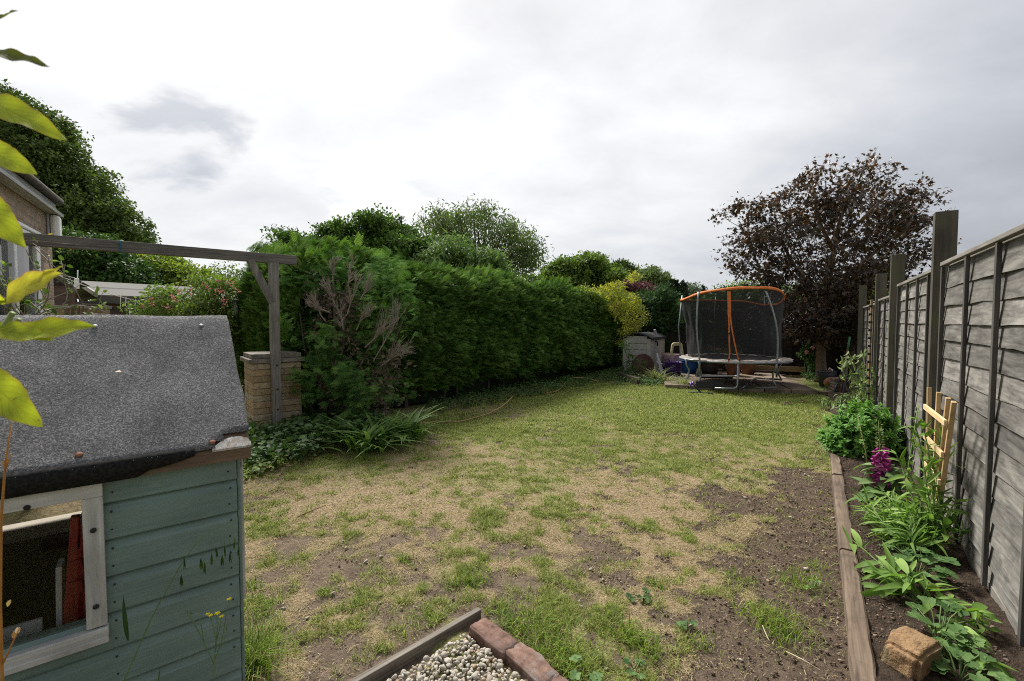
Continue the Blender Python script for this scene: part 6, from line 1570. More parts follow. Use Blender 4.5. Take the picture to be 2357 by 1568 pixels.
hedge_part('foliage', [hedge_sprays(27000, 'front', SP, SPF, .175, L_con), hedge_sprays(8000, 'top', SP, SPF, .17, L_con), hedge_sprays(2500, 'top', SP, SPF, .21, L_con), hedge_sprays(10000, 'end', SP, SPF, .125, L_con)], hg, L_con)
# solid core of the hedge, its near-black colour standing for the shade inside
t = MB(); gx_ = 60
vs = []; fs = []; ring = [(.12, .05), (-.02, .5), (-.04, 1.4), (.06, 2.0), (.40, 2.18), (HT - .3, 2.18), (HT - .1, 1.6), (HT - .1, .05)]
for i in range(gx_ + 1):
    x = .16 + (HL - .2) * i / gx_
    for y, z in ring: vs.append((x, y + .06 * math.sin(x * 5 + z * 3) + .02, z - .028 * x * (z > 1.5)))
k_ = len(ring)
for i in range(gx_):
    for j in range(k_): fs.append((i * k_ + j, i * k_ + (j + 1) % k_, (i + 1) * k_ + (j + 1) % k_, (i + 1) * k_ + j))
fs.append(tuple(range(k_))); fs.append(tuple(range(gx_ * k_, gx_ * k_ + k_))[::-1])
t.add(vs, fs); t.build('dark_core', m_plain('hedge_heart', (.012, .018, .008), .95, var=.5, scale=25, bump=1.0), hg)
for k in range(26):
    x = .2 + k * .4 + rs.uniform(-.1, .1); t = MB(); t.tube([(x, .15, 0), (x + rs.uniform(-.05, .05), .12, .5)], [.035, .02], 6); t.build('stem', M_bark, hg)

# taller, looser conifer block where the hedge ends
def loc_blob_con(name, lab, cat, Y, bl, n_cl, per, size, mat, T=SP, TF=SPF, cr=.16, up=.7, droop=-.3, tr_=.08, shell=.5, dep=None, side=0.0, core=True):
    base = base_of(bl[0][0], Y); t = thing(name, lab, cat, base); b0 = Vector(base)
    B_ = [(Vector(c) - b0, r_) for c, r_ in blobs_px(bl, Y, dep)]
    P, O, cc, hue = crown_pts(B_, n_cl, per, cr, shell)
    P[:, 2] = np.maximum(P[:, 2], .04); n_ = len(P)
    D = norm(O * .8 + np.array([side, 0, -droop]) + R.normal(size=(n_, 3)) * .4); N = norm(np.array([0, 0, up]) + O * .4 + R.normal(size=(n_, 3)) * .45)
    leaves_obj('crown', T, TF, P, D, N, size * R.uniform(.6, 1.3, n_), mat, t, v=np.clip(hue * .5 + R.random(n_) * .5, 0, 1))
    mb = MB(); top = max(c.z for c, r_ in B_)
    for k in range(5):
        c = Vector(cc[R.integers(len(cc))]); mb.tube([(rs.uniform(-.1, .1), .9, 0), (c.x * .4, .8, c.z * .7), tuple(c)], [tr_ * .5, tr_ * .35, tr_ * .1], 6)
    mb.build('trunk', M_bark, t, smooth=True); return t
loc_blob_con('conifer_shrub', 'taller loose feathery conifer at the far end of the hedge beside the golden shrub', 'conifer', 13.6, [(1500, 720, 50, 45), (1530, 745, 40, 50), (1480, 760, 40, 60), (1515, 690, 40, 25)], 170, 40, .17, m_leaf('feathery_conifer', [(.015, .04, .015), (.04, .085, .03), (.09, .15, .05)], .6, .15), dep=.6, side=.3)
loc_blob_con('golden_shrub', 'golden yellow-leaved climber spilling over the far end of the conifer hedge', 'shrub', 12.1, [(1400, 680, 40, 16), (1435, 690, 38, 20), (1375, 678, 26, 11), (1445, 722, 26, 26), (1458, 752, 14, 18), (1420, 712, 26, 18), (1440, 765, 10, 14), (1465, 705, 16, 20), (1350, 672, 20, 8), (1460, 640, 10, 8), (1420, 658, 14, 8), (1395, 662, 10, 6), (1475, 735, 8, 14), (1432, 785, 6, 8)], 210, 26, .055, L_gold, LN * np.array([.9, 1, 1]), LNF, cr=.10, dep=.34, up=.4, droop=.2)
loc_blob_con('flowering_climber', 'green climber dotted with pink-white flowers on the hedge top left of the golden shrub', 'climber', 12.0, [(1270, 672, 45, 12), (1330, 682, 45, 14), (1215, 650, 35, 16), (1370, 700, 35, 20), (1350, 725, 25, 20)], 150, 34, .06, L_hon, RH, RHF, cr=.10, dep=.35)
loc_blob_con('laurel_bush', 'bright green leafy climber hanging over the fence between storage box and trampoline', 'bush', 14.0, [(1560, 750, 38, 40), (1545, 775, 28, 30), (1570, 715, 25, 22), (1590, 760, 22, 40), (1550, 810, 26, 36), (1520, 780, 26, 50)], 170, 36, .085, m_leaf('climber_leaves', [(.02, .045, .012), (.055, .11, .025), (.13, .22, .05)], .45, .3), OV, OVF, cr=.13, dep=.45, droop=.5)
loc_blob_con('dark_ivy', 'dark shaded ivy mass under the feathery conifer behind the storage box', 'ivy', 13.3, [(1470, 800, 45, 45), (1440, 830, 30, 30), (1500, 820, 50, 35)], 120, 36, .07, L_dark, OV, OVF, cr=.13, dep=.4)

# ---------------------------------------------------------------- half dead conifer bush beside the pillar
bb = G(765, 992); cb = thing('dying_conifer', 'half dead conifer bush with bare grey twigs beside the stone pillar', 'conifer', (bb.x, bb.y, 0))
def L_(px, py, Y): return A(px, py, Y) - Vector((bb.x, bb.y, 0))
Yb = bb.y
t = MB(); ends = []
stems = [((740, 985), (735, 880), (725, 760), (760, 640)), ((765, 985), (760, 900), (790, 800), (800, 650)), ((775, 990), (800, 900), (850, 800), (880, 700)), ((790, 985), (830, 900), (890, 830), (935, 720)),
         ((750, 985), (745, 900), (700, 800), (690, 720)), ((770, 990), (790, 930), (860, 880), (930, 820)), ((760, 985), (770, 860), (770, 720), (765, 600)), ((740, 980), (710, 930), (690, 880), (680, 850))]
for st in stems:
    o3 = rs.uniform(-.15, .12); pts = [L_(a, b, Yb + o3 * k * .6) for k, (a, b) in enumerate(st)]
    t.tube(pts, [.030, .022, .014, .005], 7)
t.build('stems', M_bark, cb, smooth=True)
# bare twig fans
t = MB()
def fan(p, d, L, depth, r_):
    q = p + d * L; t.tube([p, p.lerp(q, .5) + Vector((rs.uniform(-.01, .01),) * 3), q], [r_, r_ * .8, r_ * .55], 4, cap=False)
    if depth == 0: return
    for k in range(5):
        f_ = rs.uniform(.15, 1.0); dd = (d + Vector((rs.uniform(-.5, .5), rs.uniform(-.45, .45), rs.uniform(-.3, .45)))).normalized()
        fan(p.lerp(q, f_), dd, L * rs.uniform(.4, .8), depth - 1, r_ * .62)
for (a, b), (c_, d_), o3 in [((860, 830), (935, 705), -.25), ((840, 800), (905, 740), -.3), ((880, 840), (940, 800), -.25), ((800, 720), (830, 640), -.3), ((770, 700), (745, 640), -.3), ((760, 720), (700, 700), -.3), ((820, 760), (850, 700), -.35), ((790, 760), (780, 690), -.35),
                             ((870, 850), (945, 780), -.2), ((750, 740), (720, 690), -.25), ((830, 690), (860, 630), -.2), ((765, 640), (772, 590), -.2), ((800, 660), (812, 600), -.2)]:
    p = L_(a, b, Yb + o3); q = L_(c_, d_, Yb + o3 - .05); fan(p, (q - p).normalized(), (q - p).length * .62, 3, .0075)
t.build('dead_twigs', M_twig, cb)
# brown dead sprays and live green fans
Pc = []; 
for a, b, r_, n_ in [(790, 700, .12, 260), (770, 760, .14, 240), (880, 870, .16, 280), (860, 920, .15, 200), (760, 900, .08, 90), (900, 830, .10, 100), (800, 800, .12, 120), (750, 690, .1, 90), (720, 690, .06, 50)]:
    c = np.array(L_(a, b, Yb - .12)); Pc.append(c + R.normal(size=(n_, 3)) * r_)
P = np.concatenate(Pc); leaves_obj('dead_sprays', SPL, SPLF, P, norm(R.normal(size=P.shape) + np.array([.2, -.2, -.1])), rand_dir(len(P)), .065 * R.uniform(.6, 1.3, len(P)), m_leaf('dead_brown_sprays', [(.05, .035, .028), (.10, .075, .06), (.17, .13, .10)], .9, .05), cb)
Pc = []; Dc = []
for a, b, r_, n_, o3 in [(760, 770, .10, 60, -.35), (740, 660, .14, 90, .1), (700, 640, .14, 100, .15), (860, 640, .16, 120, .15), (920, 660, .14, 110, .2), (780, 620, .14, 100, .2), (810, 860, .12, 80, -.3), (850, 905, .10, 60, -.3), (700, 870, .10, 60, -.2), (735, 830, .13, 80, -.2),
                         (690, 780, .12, 80, 0), (830, 950, .09, 50, -.3), (790, 900, .14, 80, -.1), (870, 760, .16, 90, .1), (900, 890, .15, 90, .1), (680, 715, .09, 60, .1), (715, 905, .07, 40, -.3), (930, 700, .12, 80, .25), (760, 820, .13, 70, -.1), (840, 700, .16, 90, .1), (660, 740, .07, 30, -.1), (905, 610, .13, 90, .3)]:
    c = np.array(L_(a, b, Yb + o3)); dmain = norm(np.array([R.uniform(-.7, .7), -.7, R.uniform(-.1, .4)])); n_ = int(n_ * 1.25); Pc.append(c + R.normal(size=(n_, 3)) * r_ * .8); Dc.append(np.repeat(dmain[None], n_, 0))
P = np.concatenate(Pc); D = norm(np.concatenate(Dc) + R.normal(size=P.shape) * .38)
leaves_obj('foliage', SPC, SPCF, P, D, norm(np.array([0, -.7, .8]) + R.normal(size=P.shape) * .3), .13 * R.uniform(.6, 1.35, len(P)), L_con2, cb)

# ---------------------------------------------------------------- purple maple
mbp = G(1891, 874, .05); MY = mbp.y + .0
mp = thing('maple_tree', 'purple-leaved maple tree with pale trunk in the far right corner', 'tree', (mbp.x, mbp.y, 0))
mb0 = Vector((mbp.x, mbp.y, 0))
bl = [(Vector(c) - mb0, r_) for c, r_ in blobs_px([(1950, 450, 75, 60), (2000, 395, 42, 38), (2075, 470, 36, 28), (2120, 515, 26, 20), (1900, 480, 70, 50), (1850, 520, 70, 60), (1790, 540, 70, 50), (1740, 490, 40, 28), (1720, 560, 45, 45), (1720, 610, 50, 45), (1960, 540, 90, 70), (2040, 480, 55, 40), (2060, 440, 35, 22), (2040, 550, 70, 55),
      (2095, 500, 38, 32), (2095, 590, 40, 40), (1860, 620, 100, 60), (1960, 640, 100, 50), (2040, 630, 80, 40), (1790, 640, 60, 40), (1880, 700, 80, 40), (1800, 700, 50, 32), (1940, 720, 70, 40), (1860, 745, 70, 30), (1920, 770, 60, 28), (2000, 700, 60, 40), (1870, 400, 30, 24), (1830, 450, 40, 26), (1690, 480, 18, 12),  (1760, 725, 30, 14), (1890, 735, 90, 26), (1845, 765, 50, 18), (1930, 785, 45, 18), (1885, 775, 40, 16), (1960, 750, 40, 24), (1800, 742, 40, 14), (1950, 680, 70, 34), (1860, 672, 80, 30)], MY, 1.15)]
P, O, cc, hue = crown_pts(bl, 1450, 16, .15, .12, .7)
k = P[:, 2] > .72; P = P[k]; O = O[k]; hue = hue[k]; n_ = len(P)
D = norm(O * .5 + R.normal(size=(n_, 3)) * .7 + np.array([0, 0, -.15])); N = norm(np.array([0, -.25, 1.0]) + O * .3 + R.normal(size=(n_, 3)) * .55)
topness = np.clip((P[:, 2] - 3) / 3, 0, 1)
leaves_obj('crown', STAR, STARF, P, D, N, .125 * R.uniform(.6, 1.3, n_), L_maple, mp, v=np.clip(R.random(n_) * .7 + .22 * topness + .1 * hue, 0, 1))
t = MB(); tz = 4.6
def ml(px, py, o3=0): return A(px, py, MY + o3) - mb0
t.tube([(0, 0, 0), (0.0, 0, .1), ml(1889, 830), ml(1890, 770), ml(1900, 690), ml(1915, 600), ml(1935, 500), ml(1975, 420), ml(2005, 350)], [.17, .125, .105, .10, .085, .06, .04, .02, .008], 10)
for path in [((1890, 780), (1850, 745), (1800, 690), (1740, 600), (1720, 520)), ((1895, 740), (1850, 650), (1800, 560), (1780, 480)), ((1905, 680), (1990, 600), (2060, 540), (2110, 480)), ((1910, 640), (2000, 620), (2090, 590), (2170, 550)), ((1920, 580), (1880, 500), (1870, 420)),
             ((1925, 560), (1990, 500), (2050, 440)), ((1898, 720), (1960, 690), (2010, 660)), ((1890, 780), (1830, 740), (1780, 720)), ((1890, 765), (1930, 760), (1970, 745))]:
    o3 = rs.uniform(-.5, .5); m_ = len(path); t.tube([ml(a, b, o3 * i / m_) for i, (a, b) in enumerate(path)], [.045 * (1 - i / (m_ + .2)) + .004 for i in range(m_)], 6)
for i in R.choice(len(cc), 200, replace=False):
    c = Vector(cc[i]); 
    if c.z < 1.0: continue
    hub = Vector((.1, 0, max(.9, c.z * .62))); st = c.lerp(hub, .35); t.tube([st, c.lerp(st, .4) + Vector((0, 0, .03)), c + Vector((0, 0, .12))], [.009, .006, .002], 4, cap=False)
t.build('trunk', M_barkl, mp, smooth=True)
# shoots standing clear of the crown
tw = MB(); TP = []
for px, py, bx_1, by_1 in ((2020, 338, 2000, 375), (2200, 475, 2170, 540), (2215, 560, 2150, 575), (1877, 402, 1890, 440), (1796, 442, 1808, 480), (1737, 460, 1745, 490), (1700, 505, 1712, 540), (2190, 478, 2180, 540), (1690, 470, 1705, 495), (1840, 470, 1850, 500), (2075, 405, 2050, 440), (2120, 460, 2105, 495), (1665, 560, 1690, 590)):
    a = ml(bx_1, by_1); b = ml(px, py); tw = MB(); tw.tube([a, b], [.006, .003], 4); tw.build('shoot', M_barkl, mp)
    for k in range(7): TP.append(np.array(a.lerp(b, .25 + .75 * k / 6)) + R.normal(size=3) * .05)
TP = np.array(TP); leaves_obj('upper_leaves', STAR, STARF, TP, norm(R.normal(size=TP.shape)), norm(np.array([0, 0, 1.]) + R.normal(size=TP.shape) * .4), .085 * R.uniform(.7, 1.2, len(TP)), L_maple, mp, v=R.random(len(TP)) * .5 + .5)

# ---------------------------------------------------------------- generic leafy plant builders
def rosette(name, lab, cat, base, n_, L, mat, group=None, el=(.2, 1.3), w_=.28, droop=.5, spread=.05, h=0, seg=5, zb=0):
    t = thing(name, lab, cat, (base[0], base[1], base[2] if len(base) > 2 else 0), 0, group)
    T, TF = lance(seg, w_, droop, cup=.3)
    az = R.uniform(0, 2 * np.pi, n_); e = R.uniform(el[0], el[1], n_)
    D = np.stack([np.cos(az) * np.cos(e), np.sin(az) * np.cos(e), np.sin(e)], 1); N = np.stack([-np.cos(az) * np.sin(e), -np.sin(az) * np.sin(e), np.cos(e)], 1) + R.normal(size=(n_, 3)) * .25
    P = np.stack([R.normal(size=n_) * spread, R.normal(size=n_) * spread, R.uniform(0, max(h, .001), n_)], 1)
    leaves_obj('leaves', T, TF, P, D, N, L * R.uniform(.55, 1.2, n_), mat, t); return t
def leafy(name, lab, cat, base, bl, n_cl, per, cr, size, mat, T=OV, TF=OVF, stems=12, up=.7, droop=.2, smat=None, group=None, shell=.3):
    """bl in world metres relative to base"""
    t = thing(name, lab, cat, tuple(base), 0, group)
    P, O, cc, hue = crown_pts([(Vector(a), b) for a, b in bl], n_cl, per, cr, shell); P[:, 2] = np.maximum(P[:, 2], .015); n_ = len(P)
    D = norm(O * .7 + R.normal(size=(n_, 3)) * .7 + np.array([0, 0, -droop])); N = norm(np.array([0, 0, up]) + O * .5 + R.normal(size=(n_, 3)) * .35)
    leaves_obj('leaves', T, TF, P, D, N, size * R.uniform(.55, 1.3, n_), mat, t, v=np.clip(hue * .4 + R.random(n_) * .6, 0, 1))
    mb = MB()
    for i in R.choice(len(cc), min(stems, len(cc)), replace=False):
        c = Vector(cc[i]); r0 = Vector((rs.uniform(-.08, .08), rs.uniform(-.05, .05), 0)); mb.tube([r0, r0.lerp(c, .5) + Vector((0, 0, .08 * c.length)), c], [.006, .004, .002], 5, cap=False)
    mb.build('stems', smat or L_stem, t); return t
# brambles and ground ivy left of the pillar
M_bramble = L_weed
def cover(name, lab, cat, poly, n_, size, mat, hz=.18, group=None, T=OV, TF=OVF, kind=None):
    """leafy patch over a ground polygon given by image spots"""
    pp = [G(a, b) for a, b in poly]; b0 = sum(pp, Vector()) / len(pp); t = thing(name, lab, cat, (b0.x, b0.y, 0), 0, group)
    mnx, mxx = min(p.x for p in pp), max(p.x for p in pp); mny, mxy = min(p.y for p in pp), max(p.y for p in pp)
    Q = np.stack([R.uniform(mnx, mxx, n_ * 6), R.uniform(mny, mxy, n_ * 6)], 1); inside = np.zeros(len(Q), bool); j = len(pp) - 1
    for i in range(len(pp)):
        a, b = pp[i], pp[j]; c_ = ((a.y > Q[:, 1]) != (b.y > Q[:, 1])) & (Q[:, 0] < (b.x - a.x) * (Q[:, 1] - a.y) / (b.y - a.y + 1e-9) + a.x); inside ^= c_; j = i
    Q = Q[inside][:n_]; n_ = len(Q)
    hh = hz * (.35 + 1.3 * fbm(Q, 2.4, 3, 400 + int(n_) % 50)); z = hh * R.uniform(.25, 1, n_)
    P = np.column_stack([Q[:, 0] - b0.x, Q[:, 1] - b0.y, z])
    D = norm(R.normal(size=(n_, 3)) * np.array([1, 1, .4])); N = norm(np.array([0, -.25, 1.]) + R.normal(size=(n_, 3)) * .35)
    leaves_obj('leaves', T, TF, P, D, N, size * R.uniform(.5, 1.3, n_), mat, t)
    if kind: t['kind'] = kind
    return t
cover('bramble_patch', 'low dark green bramble patch around the foot of the stone pillar', 'ground cover', [(560, 1090), (700, 1075), (800, 1035), (890, 1020), (870, 970), (760, 975), (640, 1000), (562, 1010)], 3600, .075, L_weed, .24)
cover('weed_patch', 'weedy leaves and long grass at the lawn edge beside the playhouse corner', 'ground cover', [(556, 1110), (660, 1085), (640, 1040), (556, 1040)], 700, .05, L_mid, .12)
cover('ivy_strip', 'dark ivy strip creeping along the foot of the long hedge', 'ivy', [(1000, 955), (1180, 925), (1300, 900), (1440, 872), (1440, 850), (1300, 868), (1100, 905), (980, 935)], 5200, .055, L_dark, .14)
cover('ivy_patch', 'ivy and weeds between the far hedge end and the sleeper block', 'ivy', [(1380, 885), (1432, 890), (1470, 895), (1500, 880), (1440, 855), (1400, 860)], 900, .06, L_weed, .22)
cover('ground_weeds', 'low leaves along the left edge of the slabs beside the grass tufts', 'ground cover', [(1468, 893), (1530, 893), (1535, 880), (1480, 876)], 500, .05, L_weed, .14)
cover('ground_weeds', 'low leafy weeds at the foot of the maple trunk', 'ground cover', [(1845, 876), (1900, 884), (1905, 872), (1850, 866)], 420, .06, L_weed, .12)
cover('ground_weeds', 'small leaf clump in front of the basketball', 'ground cover', [(1895, 903), (1930, 905), (1930, 893), (1900, 892)], 240, .045, L_weed, .12)
# day lilies
for (px, py, n_, L, lab) in ((848, 1030, 150, .46, 'clump of long strappy green leaves nearer the bramble patch'), (925, 1010, 160, .44, 'clump of long strappy green leaves where the hose begins')):
    q = G(px, py + 5); rosette('day_lily', lab, 'plant', (q.x, q.y, 0), n_, L, L_lily, 'strappy leaf clumps by the lawn edge', (.9, 1.52), .085, .8, .10, seg=8)
# small oak sapling by the disc, variegated grass tufts
q = A(1450, 830, 10.9); leafy('shrub_sapling', 'leafy green sapling growing between the dark sleeper block and brown disc', 'shrub', (q.x, q.y, 0), [((-.12, 0, .62), (.22, .18, .20)), ((.12, 0, .48), (.20, .15, .14)), ((-.05, 0, .35), (.22, .15, .15)), ((.32, 0, .42), (.10, .08, .08)), ((-.15, 0, .82), (.14, .1, .1))], 26, 16, .07, .055, L_weed)
for px, py, n_, L, lab in ((1508, 880, 120, .48, 'tall variegated grass tuft in front of the brown disc'), (1532, 884, 70, .36, 'short variegated grass tuft beside the tall one'), (1582, 893, 90, .36, 'variegated grass tuft just left of the scooter'), (1562, 893, 50, .30, 'small sparse grass tuft at the slab edge left of the scooter'),):
    q = G(px, py); t = rosette('grass_tuft', lab, 'grass tuft', (q.x, q.y, 0), n_ * 2, L, L_tuft, 'variegated grass tufts on the patio edge', (.6, 1.5), .028, .7, .06, seg=5)
# hydrangea-like flowers behind the net, bamboo
q = A(1690, 740, 12.3); leafy('flowering_shrub', 'shrub with faded pinkish flower heads behind the trampoline net', 'shrub', (1632 and A(1640, 740, 12.2).x, 12.2, .1), [((0, 0, .35), (.35, .25, .3)), ((.45, 0, .4), (.3, .25, .3))], 60, 22, .1, .08, L_weed)
M_hyd = m_leaf('faded_flower', [(.42, .24, .16), (.55, .36, .22), (.6, .45, .3)], .7, .2)
t = bpy.data.objects['flowering_shrub']
for dx, z in ((.05, .58), (.22, .52), (-.15, .62), (.5, .66), (.62, .5), (.42, .40)):
    P = R.normal(size=(60, 3)) * .035 + np.array([dx, -.28, z]); leaves_obj('flower_head', RH, RHF, P, rand_dir(60), rand_dir(60), np.full(60, .03), M_hyd, t)
q = A(1715, 740, 12.5); leafy('bamboo', 'thin yellowish bamboo standing in a pot behind the trampoline net', 'plant', (q.x, q.y, .1), [((0, 0, 1.0), (.10, .08, .45)), ((.05, 0, .55), (.14, .1, .3))], 50, 16, .06, .09, m_leaf('bamboo_leaves', [(.10, .12, .03), (.2, .22, .06), (.3, .3, .1)], .5, .3), LN, LNF, stems=10, droop=.5)
# rose by the maple
q = A(1862, 740, 10.9); t = leafy('rose_bush', 'rose bush with two pink blooms in front of the maple trunk', 'rose', (q.x, q.y, .02), [((.02, 0, .62), (.20, .15, .14)), ((.10, 0, .42), (.18, .15, .14)), ((-.08, 0, .70), (.12, .1, .08)), ((.20, 0, .2), (.12, .1, .12)), ((.12, 0, .82), (.12, .1, .1))], 46, 20, .06, .055, L_weed)
for px, py in ((1871, 802), (1856, 811)):
    c = A(px, py, 10.7) - Vector((q.x, q.y, .02)); mb = MB()
    for k in range(14):
        a = k * 2.4; r_ = .012 + .0026 * k; T_, TF_ = lance(4, .9, .3, cup=.5)
    P = np.repeat(np.array(c)[None], 26, 0) + R.normal(size=(26, 3)) * .008; Dd = norm(R.normal(size=(26, 3)) + np.array([0, -.7, .5]))
    leaves_obj('bloom', OV * np.array([1.6, 1, 1]), OVF, P, Dd, rand_dir(26), .06 * R.uniform(.6, 1.1, 26), m_leaf('rose_petals', [(.55, .25, .25), (.72, .42, .42), (.8, .56, .55)], .6, .3, tc=(1.1, .8, .8)), t)

# ---------------------------------------------------------------- honeysuckle, twigs and left-hand shrubs
HYs = 6.9; hb = A(450, 740, HYs)
t = thing('honeysuckle', 'tangled honeysuckle bush with pink flowers between the shed and the hedge', 'bush', (hb.x, hb.y, 0))
b0 = Vector((hb.x, hb.y, 0)); B_ = [(Vector(c) - b0, r_) for c, r_ in blobs_px([(420, 715, 75, 30), (480, 700, 60, 40), (520, 680, 38, 40), (380, 700, 45, 24), (350, 715, 25, 18), (440, 745, 100, 50), (530, 740, 35, 60), (520, 800, 40, 60), (500, 655, 45, 16), (400, 675, 36, 8), (545, 860, 18, 60)], HYs, .5)]
P, O, cc, hue = crown_pts(B_, 520, 24, .10, .3); P[:, 2] = np.maximum(P[:, 2], .05); n_ = len(P)
leaves_obj('leaves', OV, OVF, P, norm(R.normal(size=(n_, 3)) + O * .4), norm(np.array([0, 0, .7]) + R.normal(size=(n_, 3)) * .5), .055 * R.uniform(.5, 1.2, n_), L_hon, t, v=np.clip(hue * .5 + R.random(n_) * .5, 0, 1))
mb = MB()
for k in range(90):
    a = Vector(cc[R.integers(len(cc))]); b = Vector(cc[R.integers(len(cc))]); 
    if (a - b).length > .9: b = a + (b - a).normalized() * .8
    m_ = (a + b) / 2 + Vector((0, rs.uniform(-.1, .1), rs.uniform(-.05, .15))); mb.tube([a, m_, b], .0045, 5)
mb.build('stems', m_plain('woody_vine', (.16, .12, .08), .85, var=.3), t)
FP = []
for a, b in ((345, 690), (352, 700), (400, 690), (395, 680), (410, 672), (470, 655), (476, 662), (500, 645), (512, 668), (498, 672), (525, 650), (532, 656), (385, 705), (440, 668), (545, 668), (515, 690), (330, 705), (455, 735), (520, 700)):
    c = np.array(A(a, b, HYs - .5) - b0); P = c + R.normal(size=(9, 3)) * .014; leaves_obj('flower_cluster', LN * np.array([.5, 1, 1]), LNF, P, rand_dir(9), rand_dir(9), .042 * R.uniform(.6, 1.2, 9), M_pinkf, t)
# leggy climber with bare twigs at the left behind the playhouse roof
Yt_ = 3.6; tb = A(60, 740, Yt_); t = thing('leggy_climber', 'leggy climber with bare brown twigs behind the playhouse roof at the left', 'climber', (tb.x, tb.y, 0)); b0 = Vector((tb.x, tb.y, 0))
mb = MB(); tips = []
for k in range(26):
    p = A(rs.uniform(-20, 150), 760, Yt_ + rs.uniform(-.3, .3)) - b0; pts = [Vector((p.x * .3, 0, .0)), p.copy()]; d_ = Vector((rs.uniform(-.5, .9), rs.uniform(-.3, .3), rs.uniform(.2, 1))).normalized()
    for j in range(7): p = p + d_ * .09; d_ = (d_ + Vector((rs.uniform(-.45, .45), rs.uniform(-.4, .4), rs.uniform(-.45, .25)))).normalized(); pts.append(p.copy())
    mb.tube(pts, [.008, .007] + [.005 - .0005 * j for j in range(7)], 5); tips += pts[3:]
mb.build('stems', M_twig, t, smooth=True)
tips = np.array([tuple(q) for q in tips]); tips = tips[R.random(len(tips)) < .32]; P = np.repeat(tips, 3, 0) + R.normal(size=(len(tips) * 3, 3)) * .02
leaves_obj('leaves', LN, LNF, P, norm(R.normal(size=P.shape) + np.array([0, -.2, .3])), norm(np.array([0, 0, 1.]) + R.normal(size=P.shape) * .5), .055 * R.uniform(.5, 1.2, len(P)), L_hon, t)
mb = MB()
for pts in (((80, 570), (120, 610), (160, 640), (190, 700)), ((75, 560), (110, 585), (118, 630), (105, 680)), ((60, 575), (90, 640), (85, 700)), ((140, 600), (150, 640), (130, 650))):
    mb.tube([A(a, b, Yt_ + .4) - b0 for a, b in pts], .004, 5)
mb.build('vine', M_twig, t, smooth=True)
# creeper sprigs on the pergola rail
t = thing('rail_creeper', 'sparse creeper sprigs with reddish tips trained along the pergola rail', 'climber', tuple(A(70, 555, 4.1)), 0); b0 = t.location.copy()
mb = MB(); mb.tube([A(0, 560, 3.9) - b0, A(70, 553, 4.05) - b0, A(140, 560, 4.2) - b0, A(200, 565, 4.4) - b0], .004, 5); mb.build('stem', M_twig, t)
PP = []
for a, b, n_ in ((50, 552, 14), (110, 548, 16), (130, 560, 12), (90, 550, 8), (150, 568, 8), (195, 562, 5), (382, 568, 3)):
    PP.append(np.array(A(a, b, 4.1 + .004 * (a - 50)) - b0) + R.normal(size=(n_, 3)) * np.array([.05, .03, .02]))
P = np.concatenate(PP); leaves_obj('leaves', LN, LNF, P, norm(R.normal(size=P.shape) + np.array([.3, 0, .2])), norm(np.array([0, 0, 1.]) + R.normal(size=P.shape) * .5), .05 * R.uniform(.6, 1.2, len(P)), m_leaf('creeper_leaves', [(.10, .14, .03), (.25, .28, .05), (.32, .18, .05)], .5, .3), t)

# ---------------------------------------------------------------- flower bed by the fence
BZ = .055
def bed(px, py, z=BZ): return G(px, py, z)
# sedum mound: dense heads of fleshy leaves
q = bed(1985, 1045); sd = thing('sedum', 'large rounded bright green leafy sedum mound at the far end of the bed', 'plant', (q.x, q.y, BZ))
hd = []; n_h = 230
for k in range(n_h):
    a = R.uniform(0, 6.28); el = math.acos(R.uniform(-.1, 1)) ; 
    d_ = np.array([math.cos(a) * math.sin(el), math.sin(a) * math.sin(el), math.cos(el)]); hd.append(d_)
hd = np.array(hd); Pc = hd * np.array([.37, .36, .40]) * R.uniform(.74, 1.14, (n_h, 1)) + np.array([0, 0, .10])
Pc[:, 2] = np.maximum(Pc[:, 2], .05)
T, TF = lance(4, .42, .25, cup=.35, wp=.9)
per = 14; P = np.repeat(Pc, per, 0); HD_ = norm(hd * np.array([1, 1, 1]) + np.array([0, 0, .9])); HD_ = np.repeat(HD_, per, 0)
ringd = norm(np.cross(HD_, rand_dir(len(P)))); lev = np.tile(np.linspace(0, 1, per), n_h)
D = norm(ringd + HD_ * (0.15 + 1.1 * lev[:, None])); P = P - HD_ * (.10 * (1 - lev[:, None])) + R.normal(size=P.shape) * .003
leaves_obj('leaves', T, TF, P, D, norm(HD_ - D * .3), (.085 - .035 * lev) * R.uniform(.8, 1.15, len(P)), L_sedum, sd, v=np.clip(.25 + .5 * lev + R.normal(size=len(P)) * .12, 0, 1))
mb = MB()
for c in Pc[::3]: mb.tube([(c[0] * .3, c[1] * .3, 0), (c[0] * .8, c[1] * .8, c[2] * .5), tuple(c)], .005, 5)
mb.build('stems', L_stem, sd)
# foxglove
q = bed(2030, 1155); fx = thing('foxglove', 'foxglove with a spire of magenta bells and seed pods above', 'flower', (q.x, q.y, BZ)); 
ztop = A(2022, 968, q.y).z - BZ; zA = A(2030, 1105, q.y).z - BZ; zB = A(2025, 1030, q.y).z - BZ
mb = MB(); xt = A(2022, 968, q.y).x - q.x
def sx(z): return xt * (z / ztop) ** 1.3
mb.tube([(0, 0, 0), (sx(zA), 0, zA), (sx(zB), 0, zB), (xt, 0, ztop)], [.008, .007, .005, .002], 7); mb.build('stem', L_stem, fx, smooth=True)
m, n = new_mat('magenta_bells'); co = obj_co(n); v_ = attr(n)
c = n.ramp(v_, [(0, (.42, .03, .26)), (.6, (.62, .09, .42)), (1, (.78, .26, .60))]); b_ = n.a('ShaderNodeBsdfPrincipled', ins={'Base Color': c, 'Roughness': .5}); tl_ = n.a('ShaderNodeBsdfTranslucent', ins={'Color': c})
